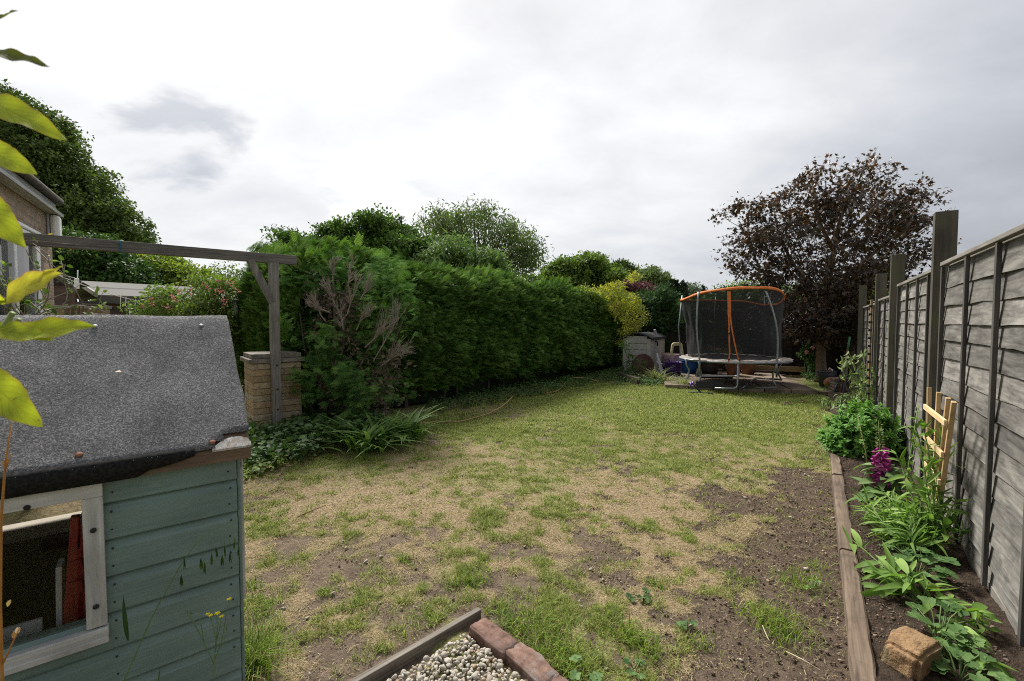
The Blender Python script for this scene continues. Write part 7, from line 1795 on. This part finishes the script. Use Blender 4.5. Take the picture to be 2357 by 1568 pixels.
n.a('ShaderNodeOutputMaterial', ins={0: n.a('ShaderNodeMixShader', ins={0: .3, 1: b_.outputs[0], 2: tl_.outputs[0]}).outputs[0]}); M_mag = m
nb_ = 40
for k in range(nb_):
    f_ = k / nb_; z = zA + (zB - zA) * f_ * 1.05; a = k * 2.4; sc_ = 1.45 * (1 - .4 * f_) * rs.uniform(.85, 1.1)
    d_ = Vector((math.cos(a), math.sin(a) * .8 - .3, -.55)).normalized(); rot = d_.to_track_quat('Z', 'Y').to_matrix()
    t = MB(); t.lathe([(.003, 0), (.008, .006), (.0105, .020), (.011, .034), (.014, .044), (.0165, .048), (.012, .043), (.008, .02), (.003, .004)], (0, 0, 0), 12, rot=rot, sc=(sc_, sc_, sc_)); o = t.build('bell', M_mag, fx, smooth=True); o.location = (sx(z) + d_.x * .016, d_.y * .016, z)
P = []; 
for k in range(46): f_ = k / 46; z = zB + (ztop - zB) * f_; a = k * 2.4; P.append((sx(z) + math.cos(a) * .012, math.sin(a) * .012, z))
P = np.array(P); leaves_obj('pods', OV * np.array([1.5, 1, 1]), OVF, P, norm(np.stack([np.cos(np.arange(46) * 2.4), np.sin(np.arange(46) * 2.4), np.full(46, .3)], 1)), rand_dir(46), .022 * np.linspace(1.1, .5, 46), m_leaf('pods', [(.14, .10, .06), (.12, .2, .06), (.25, .12, .14)], .6, .2), fx)
T, TF = lance(6, .42, .45, cup=.25)
n_ = 46; az = R.uniform(0, 6.28, n_); el = R.uniform(-.1, .9, n_); D = np.stack([np.cos(az) * np.cos(el), np.sin(az) * np.cos(el), np.sin(el)], 1)
P = np.stack([R.normal(size=n_) * .03, R.normal(size=n_) * .03, R.uniform(.02, .30, n_)], 1)
leaves_obj('leaves', T, TF, P, D, norm(np.array([0, 0, 1.]) + R.normal(size=(n_, 3)) * .2), .19 * R.uniform(.5, 1.15, n_), m_leaf('foxglove_leaves', [(.06, .11, .04), (.10, .17, .06), (.17, .25, .10)], .6, .2, 10), fx)
# everlasting pea plants: sprawling and climbing winged stems with paired long leaves
def pea(lab, base, targets, n_st, leafL, seed, name='everlasting_pea', stem_r=.0035, side=None, dens=9, w_=.26):
    t = thing(name, lab, 'plant', tuple(base), 0, 'pea plants sprawling in the bed'); b0 = Vector(base); mb = MB(); P = []; D = []; N = []; S = []
    for (c, rad) in targets:
        for k in range(n_st):
            e = Vector(c) - b0 + Vector([rs.gauss(0, r_) for r_ in rad]); e.z = max(e.z, .03)
            m_ = e * .5 + Vector((rs.uniform(-.05, .05), rs.uniform(-.05, .05), rs.uniform(.02, .14))); pts = []
            for i in range(dens + 1):
                u = i / dens; p = (1 - u) ** 2 * Vector((rs.uniform(-.02, .02), 0, 0)) + 2 * u * (1 - u) * m_ + u * u * e; p = p + Vector((math.sin(u * 9 + k) * .012, math.cos(u * 7 + k) * .012, 0)); pts.append(p)
            mb.tube(pts, stem_r, 5, cap=False)
            for i in range(2, dens + 1):
                tg = (pts[i] - pts[i - 1]).normalized(); sd_ = tg.cross(Vector((0, 0, 1))); sd_ = sd_.normalized() if sd_.length > .05 else Vector((1, 0, 0))
                for s_ in (-1, 1):
                    P.append(pts[i]); D.append((sd_ * s_ * rs.uniform(.4, 1) + tg * rs.uniform(.2, 1) + Vector((0, 0, rs.uniform(-.1, .5)))).normalized()); N.append(Vector((rs.uniform(-.3, .3), rs.uniform(-.5, .1), 1))); S.append(leafL * rs.uniform(.45, 1.15))
    mb.build('stems', L_stem, t, smooth=True)
    P = np.array([tuple(p) for p in P]); D = np.array([tuple(p) for p in D]); N = np.array([tuple(p) for p in N]); S = np.array(S); D = norm(D + R.normal(size=D.shape) * .38); N = N + R.normal(size=N.shape) * .35
    sets = []; which = R.integers(0, 4, len(P)); vv = R.random(len(P))
    for q_, (dr_, cu_, wq) in enumerate(((.15, .5, .8), (.5, .2, 1.1), (.8, .4, .9), (-.15, .7, .65))):
        T, TF = lance(6, w_ * wq, dr_, cup=cu_); k_ = which == q_; V, F = scatter(T, TF, P[k_], D[k_], N[k_], S[k_]); sets.append((V, F, vv[k_], len(T)))
    hedge_part('leaves', sets, t, L_pea); return t
pq = bed(2095, 1290)
pea('sprawling pale green pea plant with long pointed leaves in the middle of the bed', pq, [((*bed(2040, 1225)[:2], .22), (.09, .12, .06)), ((*bed(2090, 1240)[:2], .25), (.08, .12, .07)), ((*bed(2130, 1260)[:2], .2), (.06, .1, .06))], 13, .12, 1, w_=.17)
pq2 = bed(2110, 1390)
pea('pea plant with broad folded leaves flopping over the timber edging', pq2, [((*bed(1975, 1300)[:2], .12), (.05, .05, .03)), ((*bed(2005, 1345)[:2], .10), (.05, .05, .03)), ((*bed(2060, 1370)[:2], .12), (.05, .06, .03)), ((*bed(2150, 1390)[:2], .08), (.06, .04, .02))], 2, .15, 2, w_=.23, dens=6)
# climbing stems up the trellis
ps = bed(2150, 1290); tops3 = [A(2110, 975, 2.75), A(2160, 1010, 2.75), A(2140, 1060, 2.7), A(2185, 1170, 2.6), A(2075, 1060, 2.85)]
pea('pea plant climbing the pine trellis with curling tendrils', ps, [((p.x, p.y, p.z), (.015, .02, .03)) for p in tops3], 2, .10, 3, dens=12, w_=.28)
# dry foxglove-like stalk by the trellis
a = bed(2085, 1200); b = A(2113, 940, a.y + .1); t = thing('seed_stalk', 'tall green stalk with drying tip left of the pine trellis', 'plant', tuple(a)); mb = MB(); mb.tube([(0, 0, 0), tuple((b - a) * .5 + Vector((-.02, 0, 0))), tuple(b - a)], [.007, .005, .003], 6); mb.build('stem', L_stem, t, smooth=True)
P = np.array([tuple((b - a) * f_) for f_ in np.linspace(.45, 1, 14)]); leaves_obj('leaves', LN, LNF, P, norm(R.normal(size=P.shape) + np.array([0, 0, .6])), rand_dir(len(P)), .05 * R.uniform(.5, 1.2, len(P)), L_pea, t)
a = bed(2000, 1120); b = A(1975, 960, a.y + .1); t = thing('seed_stalk', 'thin yellowing seed stalk leaning left of the foxglove', 'plant', tuple(a)); mb = MB(); mb.tube([(0, 0, 0), tuple((b - a) * .5 + Vector((.02, 0, 0))), tuple(b - a)], [.006, .004, .002], 6); mb.build('stem', m_plain('yellow_stem', (.25, .27, .09), .7), t, smooth=True)
P = np.array([tuple((b - a) * f_) for f_ in np.linspace(.4, 1, 16)]); leaves_obj('pods', OV, OVF, P, rand_dir(16), rand_dir(16), np.full(16, .022), L_tuft, t)
# lobed strawberry-like leaves
def lobed():
    r = []; vs = [(0, 0, 0)]
    for i in range(17):
        a = -2.2 + 4.4 * i / 16; rr = .62 * (1 - .42 * abs(math.sin(a * 1.36)) ** 2.0) * (1 + (.07 if i % 2 else -.05)); vs.append((rr * math.sin(a), .35 + rr * math.cos(a), -.12 * rr + (.05 if i % 2 else 0)))
    vs.append((0, .42, -.06)); c = 18; fs = [(0, 1, c)] + [(i, i + 1, c) for i in range(1, 17)] + [(17, 0, c)]; return np.array(vs, float), [np.array(fs)]
LB_, LBF = lobed()
def lobed_plant(lab, px, py, n_, spread, size, h, z=BZ, name='leafy_perennial', mat=None, group='lobed leaf plants in the bed and lawn'):
    q = G(px, py, z); t = thing(name, lab, 'plant', (q.x, q.y, z), 0, group); mb = MB(); P = []; D = []; N = []
    for k in range(n_):
        a = rs.uniform(0, 6.28); r_ = spread * rs.random() ** .6; p = Vector((r_ * math.cos(a), r_ * math.sin(a), h * rs.uniform(.35, 1))); mb.tube([(p.x * .15, p.y * .15, 0), (p.x * .6, p.y * .6, p.z * .8), tuple(p)], .0025, 5, cap=False)
        d_ = Vector((math.cos(a), math.sin(a), rs.uniform(-.3, .3)))
        for s_ in (-.9, 0, .9): P.append(tuple(p)); D.append(tuple(Matrix.Rotation(s_, 3, 'Z') @ d_)); N.append((rs.uniform(-.3, .3), rs.uniform(-.5, .1), 1))
    mb.build('stems', L_stem, t, smooth=True); P = np.array(P); leaves_obj('leaves', LB_, LBF, P, np.array(D), np.array(N), size * R.uniform(.7, 1.15, len(P)), mat or L_lobe, t); return t
L_lobe = m_leaf('lobed_leaves', [(.05, .10, .03), (.08, .15, .045), (.13, .21, .07)], .5, .25, 10)
lobed_plant('cluster of scalloped green leaves on the soil behind the flopping pea leaves', 2110, 1330, 18, .13, .055, .16)
lobed_plant('trailing plant with lobed leaves beside the sandstone block', 2160, 1475, 20, .15, .045, .12)
lobed_plant('low lobed leaves at the bottom right corner under the fence', 2210, 1560, 16, .14, .045, .08)
lobed_plant('bright lobed leaf seedling at the gravel corner in the long grass', 1345, 1560, 4, .06, .035, .06, z=0)
lobed_plant('small lobed weed on the bare soil right of the long grass', 1462, 1548, 4, .05, .028, .04, z=0)
lobed_plant('small lobed weed beside the dark soil right of the grass tuft', 1583, 1448, 4, .05, .028, .04, z=0)
lobed_plant('flat dark weed rosette in the middle of the near lawn', 1478, 1375, 7, .07, .026, .02, z=0, mat=L_weed)
lobed_plant('tiny weed seedling beside the timber edging', 1870, 1355, 5, .05, .018, .03, z=0, mat=L_pea)
pea('long pea stem trailing along the fence foot at the bottom right', bed(2190, 1440), [((*bed(2285, 1480)[:2], .14), (.03, .03, .03)), ((*bed(2300, 1540)[:2], .06), (.03, .03, .02))], 2, .10, 5, dens=6, w_=.33)
# wilted climber at the far end of the bed
wb = bed(1975, 955); t = thing('wilted_climber', 'tall wilted climber with drooping pale green leaves near the far fence posts', 'plant', (wb.x, wb.y, BZ)); b0 = Vector((wb.x, wb.y, BZ)); mb = MB(); P = []
Yw = wb.y
for pts in (((1975, 950), (1975, 880), (1965, 830), (1955, 815)), ((1980, 950), (1985, 880), (1988, 830), (1990, 805)), ((1970, 950), (1955, 880), (1945, 830), (1935, 838)), ((1985, 950), (1998, 890), (2000, 840)), ((1975, 950), (1968, 900), (1960, 860)), ((1965, 955), (1945, 935), (1925, 925)), ((1990, 950), (2000, 920), (2005, 880))):
    pp = [A(a, b, Yw + rs.uniform(-.1, .1)) - b0 for a, b in pts]; pp[0].z = 0; mb.tube(pp, [.006] + [.004] * (len(pp) - 1), 5)
    for i in range(len(pp) - 1):
        for k in range(11): P.append(tuple(pp[i].lerp(pp[i + 1], rs.random()) + Vector((rs.gauss(0, .05), rs.gauss(0, .05), rs.gauss(0, .02)))))
mb.build('stems', L_stem, t, smooth=True); P = np.array(P); T, TF = lance(5, .34, .55, cup=.7)
leaves_obj('leaves', T, TF, P, norm(np.array([0, -.1, -1.]) + R.normal(size=P.shape) * .42), rand_dir(len(P)), .11 * R.uniform(.6, 1.2, len(P)), L_wilt, t)
wb2 = bed(1925, 935); leafy('wilted_plant', 'low wilted pale plant flopping at the lawn edge below the leaning poles', 'plant', (wb2.x, wb2.y, .03), [((0, 0, .08), (.28, .16, .07)), ((.15, 0, .12), (.2, .12, .08))], 26, 9, .05, .09, L_wilt, *lance(5, .3, .6, cup=.6), stems=10, droop=.6)
lp = bed(1992, 945); rosette('lance_leaf_plant', 'fresh bright green plant with narrow leaves beside the wilted climber', 'plant', (lp.x + .1, lp.y, BZ), 110, .20, L_pea, None, (-.1, 1.2), .17, .4, .05, h=.65)

# ---------------------------------------------------------------- weeds against the playhouse
def wall_pt(px, py, off): s, z = hit(px, py, EV - PN * off, PD); q = EV + PD * s - PN * off; return Vector((q.x, q.y, z))
a = wall_pt(285, 1568, .12); a2 = a.copy(); a2.z = 0; b0 = Vector((a.x + .0, a.y, 0)); t = thing('brome_grass', 'tall arching grass stem with drooping seed heads across the blue-green wall', 'grass', tuple(b0)); mb = MB()
pts = [(285, 1568), (350, 1420), (410, 1310), (455, 1245), (500, 1215), (555, 1190)]; W = [wall_pt(x, y, .12) - b0 for x, y in pts]
mb.tube([Vector((W[0].x - .10, W[0].y, 0))] + W, [.0022, .002, .0018, .0014, .001, .0008, .0005], 5)
drops = [(455, 1245, 463, 1290), (463, 1240, 470, 1300), (480, 1225, 487, 1280), (492, 1218, 497, 1265), (500, 1215, 512, 1285), (510, 1210, 517, 1262), (520, 1205, 530, 1275), (530, 1200, 540, 1245), (540, 1196, 549, 1265), (412, 1310, 418, 1330), (404, 1320, 424, 1290)]
P = []; D = []
for x0, y0, x1, y1 in drops:
    a = wall_pt(x0, y0, .12) - b0; c = wall_pt(x1, y1, .13) - b0; mb.tube([a, (a + c) / 2 + Vector((.004, 0, .004)), c], .0005, 4)
    for k in range(4): P.append(tuple(c + Vector((0, 0, .003 * k)))); D.append((rs.uniform(-.15, .15), rs.uniform(-.1, .1), -1))
mb.build('stem', L_stem, t, smooth=True); leaves_obj('seed_heads', lance(3, .16, .05)[0], lance(3, .16, .05)[1], np.array(P), np.array(D), rand_dir(len(P)), np.full(len(P), .034), L_weed, t)
for x0, y0, x1, y1, x2, y2 in ((295, 1475, 285, 1430, 278, 1375), (365, 1568, 366, 1550, 368, 1535)):
    T, TF = lance(6, .09, .1); c = np.array(wall_pt(x0, y0, .12) - b0)[None]; d_ = np.array(wall_pt(x2, y2, .12) - b0)[None] - c; leaves_obj('leaf', T, TF, c, norm(d_), np.array([[.3, -1, .1]]), np.array([float(np.linalg.norm(d_))]), L_weed, t)
fb = wall_pt(492, 1566, .22); b0 = Vector((fb.x, fb.y, 0)); t = thing('hawkbit', 'slender weed with four small yellow flowers against the blue-green wall', 'flower', tuple(b0)); mb = MB()
def wp(x, y): return wall_pt(x, y, .22) - b0
for pts in (((492, 1566), (494, 1510), (497, 1470), (484, 1418)), ((496, 1500), (500, 1450), (499, 1414)), ((497, 1480), (505, 1450), (509, 1420)), ((494, 1520), (512, 1470), (520, 1420), (527, 1380)), ((493, 1530), (470, 1480), (450, 1440), (432, 1412)), ((470, 1480), (465, 1450), (460, 1425)), ((500, 1500), (515, 1480), (522, 1450))):
    q = [wp(x, y) for x, y in pts]
    if pts[0][1] == 1566: q = [Vector((0, 0, 0))] + q
    mb.tube(q, .0012, 5)
mb.build('stems', L_stem, t, smooth=True)
M_yel = m_leaf('yellow_petals', [(.70, .60, .02), (.78, .70, .03), (.8, .76, .06)], .6, .35, tc=(1.1, 1.0, .4))
for x, y, s_ in ((484, 1418, .9), (500, 1413, 1), (510, 1420, .9), (527, 1380, .9), (478, 1414, .7)):
    c = np.array(wp(x, y)); k_ = 16; az = np.linspace(0, 6.28, k_, endpoint=False); D = np.stack([np.cos(az), np.sin(az), np.full(k_, .35)], 1) + R.normal(size=(k_, 3)) * .15
    leaves_obj('flower', lance(3, .35, .1)[0], lance(3, .35, .1)[1], np.repeat(c[None], k_, 0), norm(D), np.repeat(np.array([[0, 0, 1.]]), k_, 0) + R.normal(size=(k_, 3)) * .1, np.full(k_, .0095 * s_), M_yel, t)
P = np.array([tuple(wp(x, y)) for x, y in ((432, 1412), (460, 1425), (522, 1450), (497, 1427), (440, 1415), (523, 1440))]); [leaves_obj('bud', OV, OVF, P[i:i + 1], np.array([[0, 0, 1.]]), rand_dir(1), np.full(1, .009), L_weed, t) for i in range(6)]
# ---------------------------------------------------------------- near apple branch and dead stalk
M_apple = m_leaf('young_apple_leaves', [(.30, .38, .03), (.42, .47, .03), (.55, .52, .05)], .45, .55, 12, tc=(1.15, 1.15, .35))
M_appled = m_leaf('older_apple_leaves', [(.10, .13, .015), (.17, .18, .02), (.22, .16, .03)], .45, .4, 12, tc=(1.2, 1.15, .35))
at = thing('apple_sapling', 'apple sapling with large yellow-green leaves close to the left edge of the view', 'sapling', (-.66, .40, 0)); b0 = at.location.copy(); AY = .46
mb = MB(); stem = [Vector((0, 0, 0)), Vector((.01, .02, .7)), A(-90, 900, AY) - b0, A(-75, 600, AY) - b0, A(-85, 300, AY) - b0, A(-80, 60, AY) - b0]; mb.tube(stem, [.012, .011, .009, .007, .005, .003], 8)
mb.build('trunk', M_bark, at, smooth=True)
AL = [  # base px, tip px, width factor, normal tilt, which material
 (-50, 75, 36, 20, .42, (-.1, -.8, .6), 1), (-45, 118, 103, 140, .34, (0, -.75, .65), 1), (-70, 215, 136, 300, .42, (.2, -.8, .55), 0), (-70, 325, 77, 396, .50, (.1, -.9, .4), 0),
 (-60, 440, 48, 562, .55, (.3, -.9, .3), 0), (14, 690, 122, 624, .62, (0, -1, .35), 0), (20, 770, 210, 748, .42, (-.1, -.8, .55), 0), (-40, 755, 113, 775, .40, (0, -.8, .6), 0),
 (-50, 850, 80, 978, .62, (.2, -.9, .35), 0), (10, 700, -60, 630, .6, (0, -1, .3), 0), (60, 655, 135, 610, .18, (0, -1, .3), 2)]
def m_apple(name, base, edge):
    m, n = new_mat(name); co = obj_co(n); u = n.math('ABSOLUTE', attr(n, 'u')); l = attr(n, 'l')
    ph_ = n.math('FRACT', n.math('ADD', n.math('SUBTRACT', n.math('MULTIPLY', l, 8.5), n.math('MULTIPLY', u, 2.6)), n.math('MULTIPLY', n.noise(co, 60, 2), .25)))
    vein = n.math('MAXIMUM', n.rng(n.math('ABSOLUTE', n.math('SUBTRACT', ph_, .5)), .0, .10, 1, 0, True), n.rng(u, .0, .07, 1, 0, True))
    c = n.mix(n.rng(n.noise(co, 45, 5, .6), .3, .7), tuple(q * .72 for q in base), tuple(min(1, q * 1.12) for q in base))
    c = n.mix(n.math('MULTIPLY', vein, .45), c, tuple(q * .62 for q in base))
    c = n.mix(n.math('MULTIPLY', n.rng(n.math('ADD', u, n.math('MULTIPLY', n.noise(co, 90, 3), .25)), .92, 1.12), .7), c, edge)
    c = n.mix(n.rng(n.noise(co, 130, 3), .70, .74, 0, .8), c, (.16, .10, .04))
    b = n.a('ShaderNodeBsdfPrincipled', ins={'Base Color': c, 'Roughness': .5, 'Specular IOR Level': .3}); t_ = n.a('ShaderNodeBsdfTranslucent', ins={'Color': n.mix(1.0, c, (1.1, 1.1, .5), 'MULTIPLY')})
    bn = n.a('ShaderNodeBump', ins={'Strength': .5, 'Distance': .0015, 'Height': n.math('SUBTRACT', 1.0, vein)}); n.l.new(bn.outputs[0], b.inputs['Normal'])
    n.a('ShaderNodeOutputMaterial', ins={0: n.a('ShaderNodeMixShader', ins={0: .5, 1: b.outputs[0], 2: t_.outputs[0]}).outputs[0]}); return m
M_apple = m_apple('young_apple_leaves', (.42, .50, .04), (.42, .30, .06)); M_appled = m_apple('older_apple_leaves', (.13, .16, .02), (.22, .12, .03)); M_appley = m_apple('yellow_apple_leaves', (.58, .55, .08), (.55, .28, .12))
for li, (x0, y0, x1, y1, wf, nn, mt) in enumerate(AL):
    a = A(x0, y0, AY) - b0; b = A(x1, y1, AY - .02) - b0; d_ = (b - a); L1 = d_.length
    T, TF = lance(13, wf * .58, .03 + .03 * (li % 3), cup=.30, wp=.8); D = np.array([tuple(d_.normalized())])
    T = T.copy(); ring_ = np.arange(len(T)) // 3; T[:, 0] *= 1 + .07 * np.where(ring_ % 2 == 0, 1, -1); T[:, 2] += .02 * np.sin(ring_ * 1.3 + li) * (np.abs(T[:, 0]) > .01)
    o = leaves_obj('leaf', T, TF, np.array([tuple(a)]), D, np.array([nn], float), np.array([L1 * 1.02]), (M_apple, M_appled, M_appley)[mt if li not in (5,) else 2], at, smooth=True, v=np.array([rs.uniform(.15, .9)]))
    me_ = o.data; u_ = me_.attributes.new('u', 'FLOAT', 'POINT'); l_ = me_.attributes.new('l', 'FLOAT', 'POINT')
    u_.data.foreach_set('value', np.tile([-1., 0, 1.], len(T) // 3).astype(np.float32)); l_.data.foreach_set('value', (ring_ / ring_.max()).astype(np.float32))
    mdf = o.modifiers.new('s', 'SUBSURF'); mdf.levels = 2; mdf.render_levels = 2
for p, q, r_ in (((-75, 800), (20, 768), .0022), ((-75, 700), (14, 690), .002), ((20, 768), (45, 735), .0025), ((-80, 830), (-50, 850), .002), ((-75, 900), (30, 720), .0032)):
    mb = MB(); a = A(*p, AY) - b0; b = A(*q, AY) - b0; mb.tube([a, (a + b) / 2 + Vector((0, 0, .002)), b], [r_ * 1.2, r_, r_ * .8], 7); mb.build('twig', m_plain('green_twig', (.20, .26, .08), .6, var=.2), at, smooth=True)
ds = thing('dead_stalk', 'thin orange-brown dead stalk close to the left edge in front of the playhouse', 'stalk', tuple((lambda q: (q.x, q.y, 0))(A(2, 1300, .75)))); b0 = ds.location.copy(); DY2 = .75
mb = MB(); mb.tube([Vector((-.02, 0, 0)), A(0, 1400, DY2) - b0, A(2, 1200, DY2) - b0, A(12, 1070, DY2) - b0, A(27, 970, DY2) - b0], [.0026, .0023, .002, .0016, .0008], 7)
mb.tube([A(10, 1090, DY2) - b0, A(25, 1045, DY2) - b0], [.0014, .0008], 5); mb.tube([A(0, 1540, DY2) - b0, A(20, 1500, DY2) - b0, A(45, 1445, DY2) - b0], [.0018, .0015, .0008], 5)
mb.build('stalk', m_plain('orange_stalk', (.42, .19, .045), .6, var=.3, scale=20), ds, smooth=True)
M_husk = m_leaf('husk', [(.3, .16, .07), (.45, .3, .15), (.5, .4, .25)], .8, .2)
for x, y in ((40, 1460), (30, 1470), (48, 1445), (25, 1380), (10, 1060)): leaves_obj('husk', OV, OVF, np.array([tuple(A(x, y, DY2) - b0)]), rand_dir(1), rand_dir(1), np.full(1, .012), M_husk, ds)
# small stray leaf litter and things on the playhouse roof
s_, u_ = roof_at(265, 860); p = EV + PD * s_ + PN * (HALF * u_); o = thing('dry_leaf', 'small pale dry leaf lying in the middle of the felt roof', 'leaf', (p.x, p.y, ZE + (ZR - ZE) * u_ + .024))
leaves_obj('leaf_blade', OV, OVF, np.zeros((1, 3)), np.array([[.8, -.1, .1]]), np.array([[0, -.4, 1.]]), np.array([.024]), m_leaf('dry_leaf', [(.55, .48, .4), (.6, .52, .44), (.6, .5, .4)], .8, .1), o)
# clods of dug turf on the far lawn
for px, py, lab in ((1812, 930, 'small mound of loose soil on the far lawn, nearer the trampoline'), (1846, 925, 'larger mound of loose soil on the far lawn, nearer the bed')):
    q = G(px, py); n_ = 220; r_ = .07 * R.random(n_) ** .6; a_ = R.uniform(0, 6.28, n_); P = np.column_stack([r_ * np.cos(a_), r_ * np.sin(a_), .03 * (1 - r_ / .075)]); V, F, k = lumps(P, .009 + .009 * R.random(n_))
    o = link('soil_mound', np_mesh('soil_mound', V, F, {'v': np.repeat(R.random(n_), k)}), M_clod); o.location = (q.x, q.y, 0); tag(o, lab, 'soil mound', 'dug soil mounds on the far lawn')
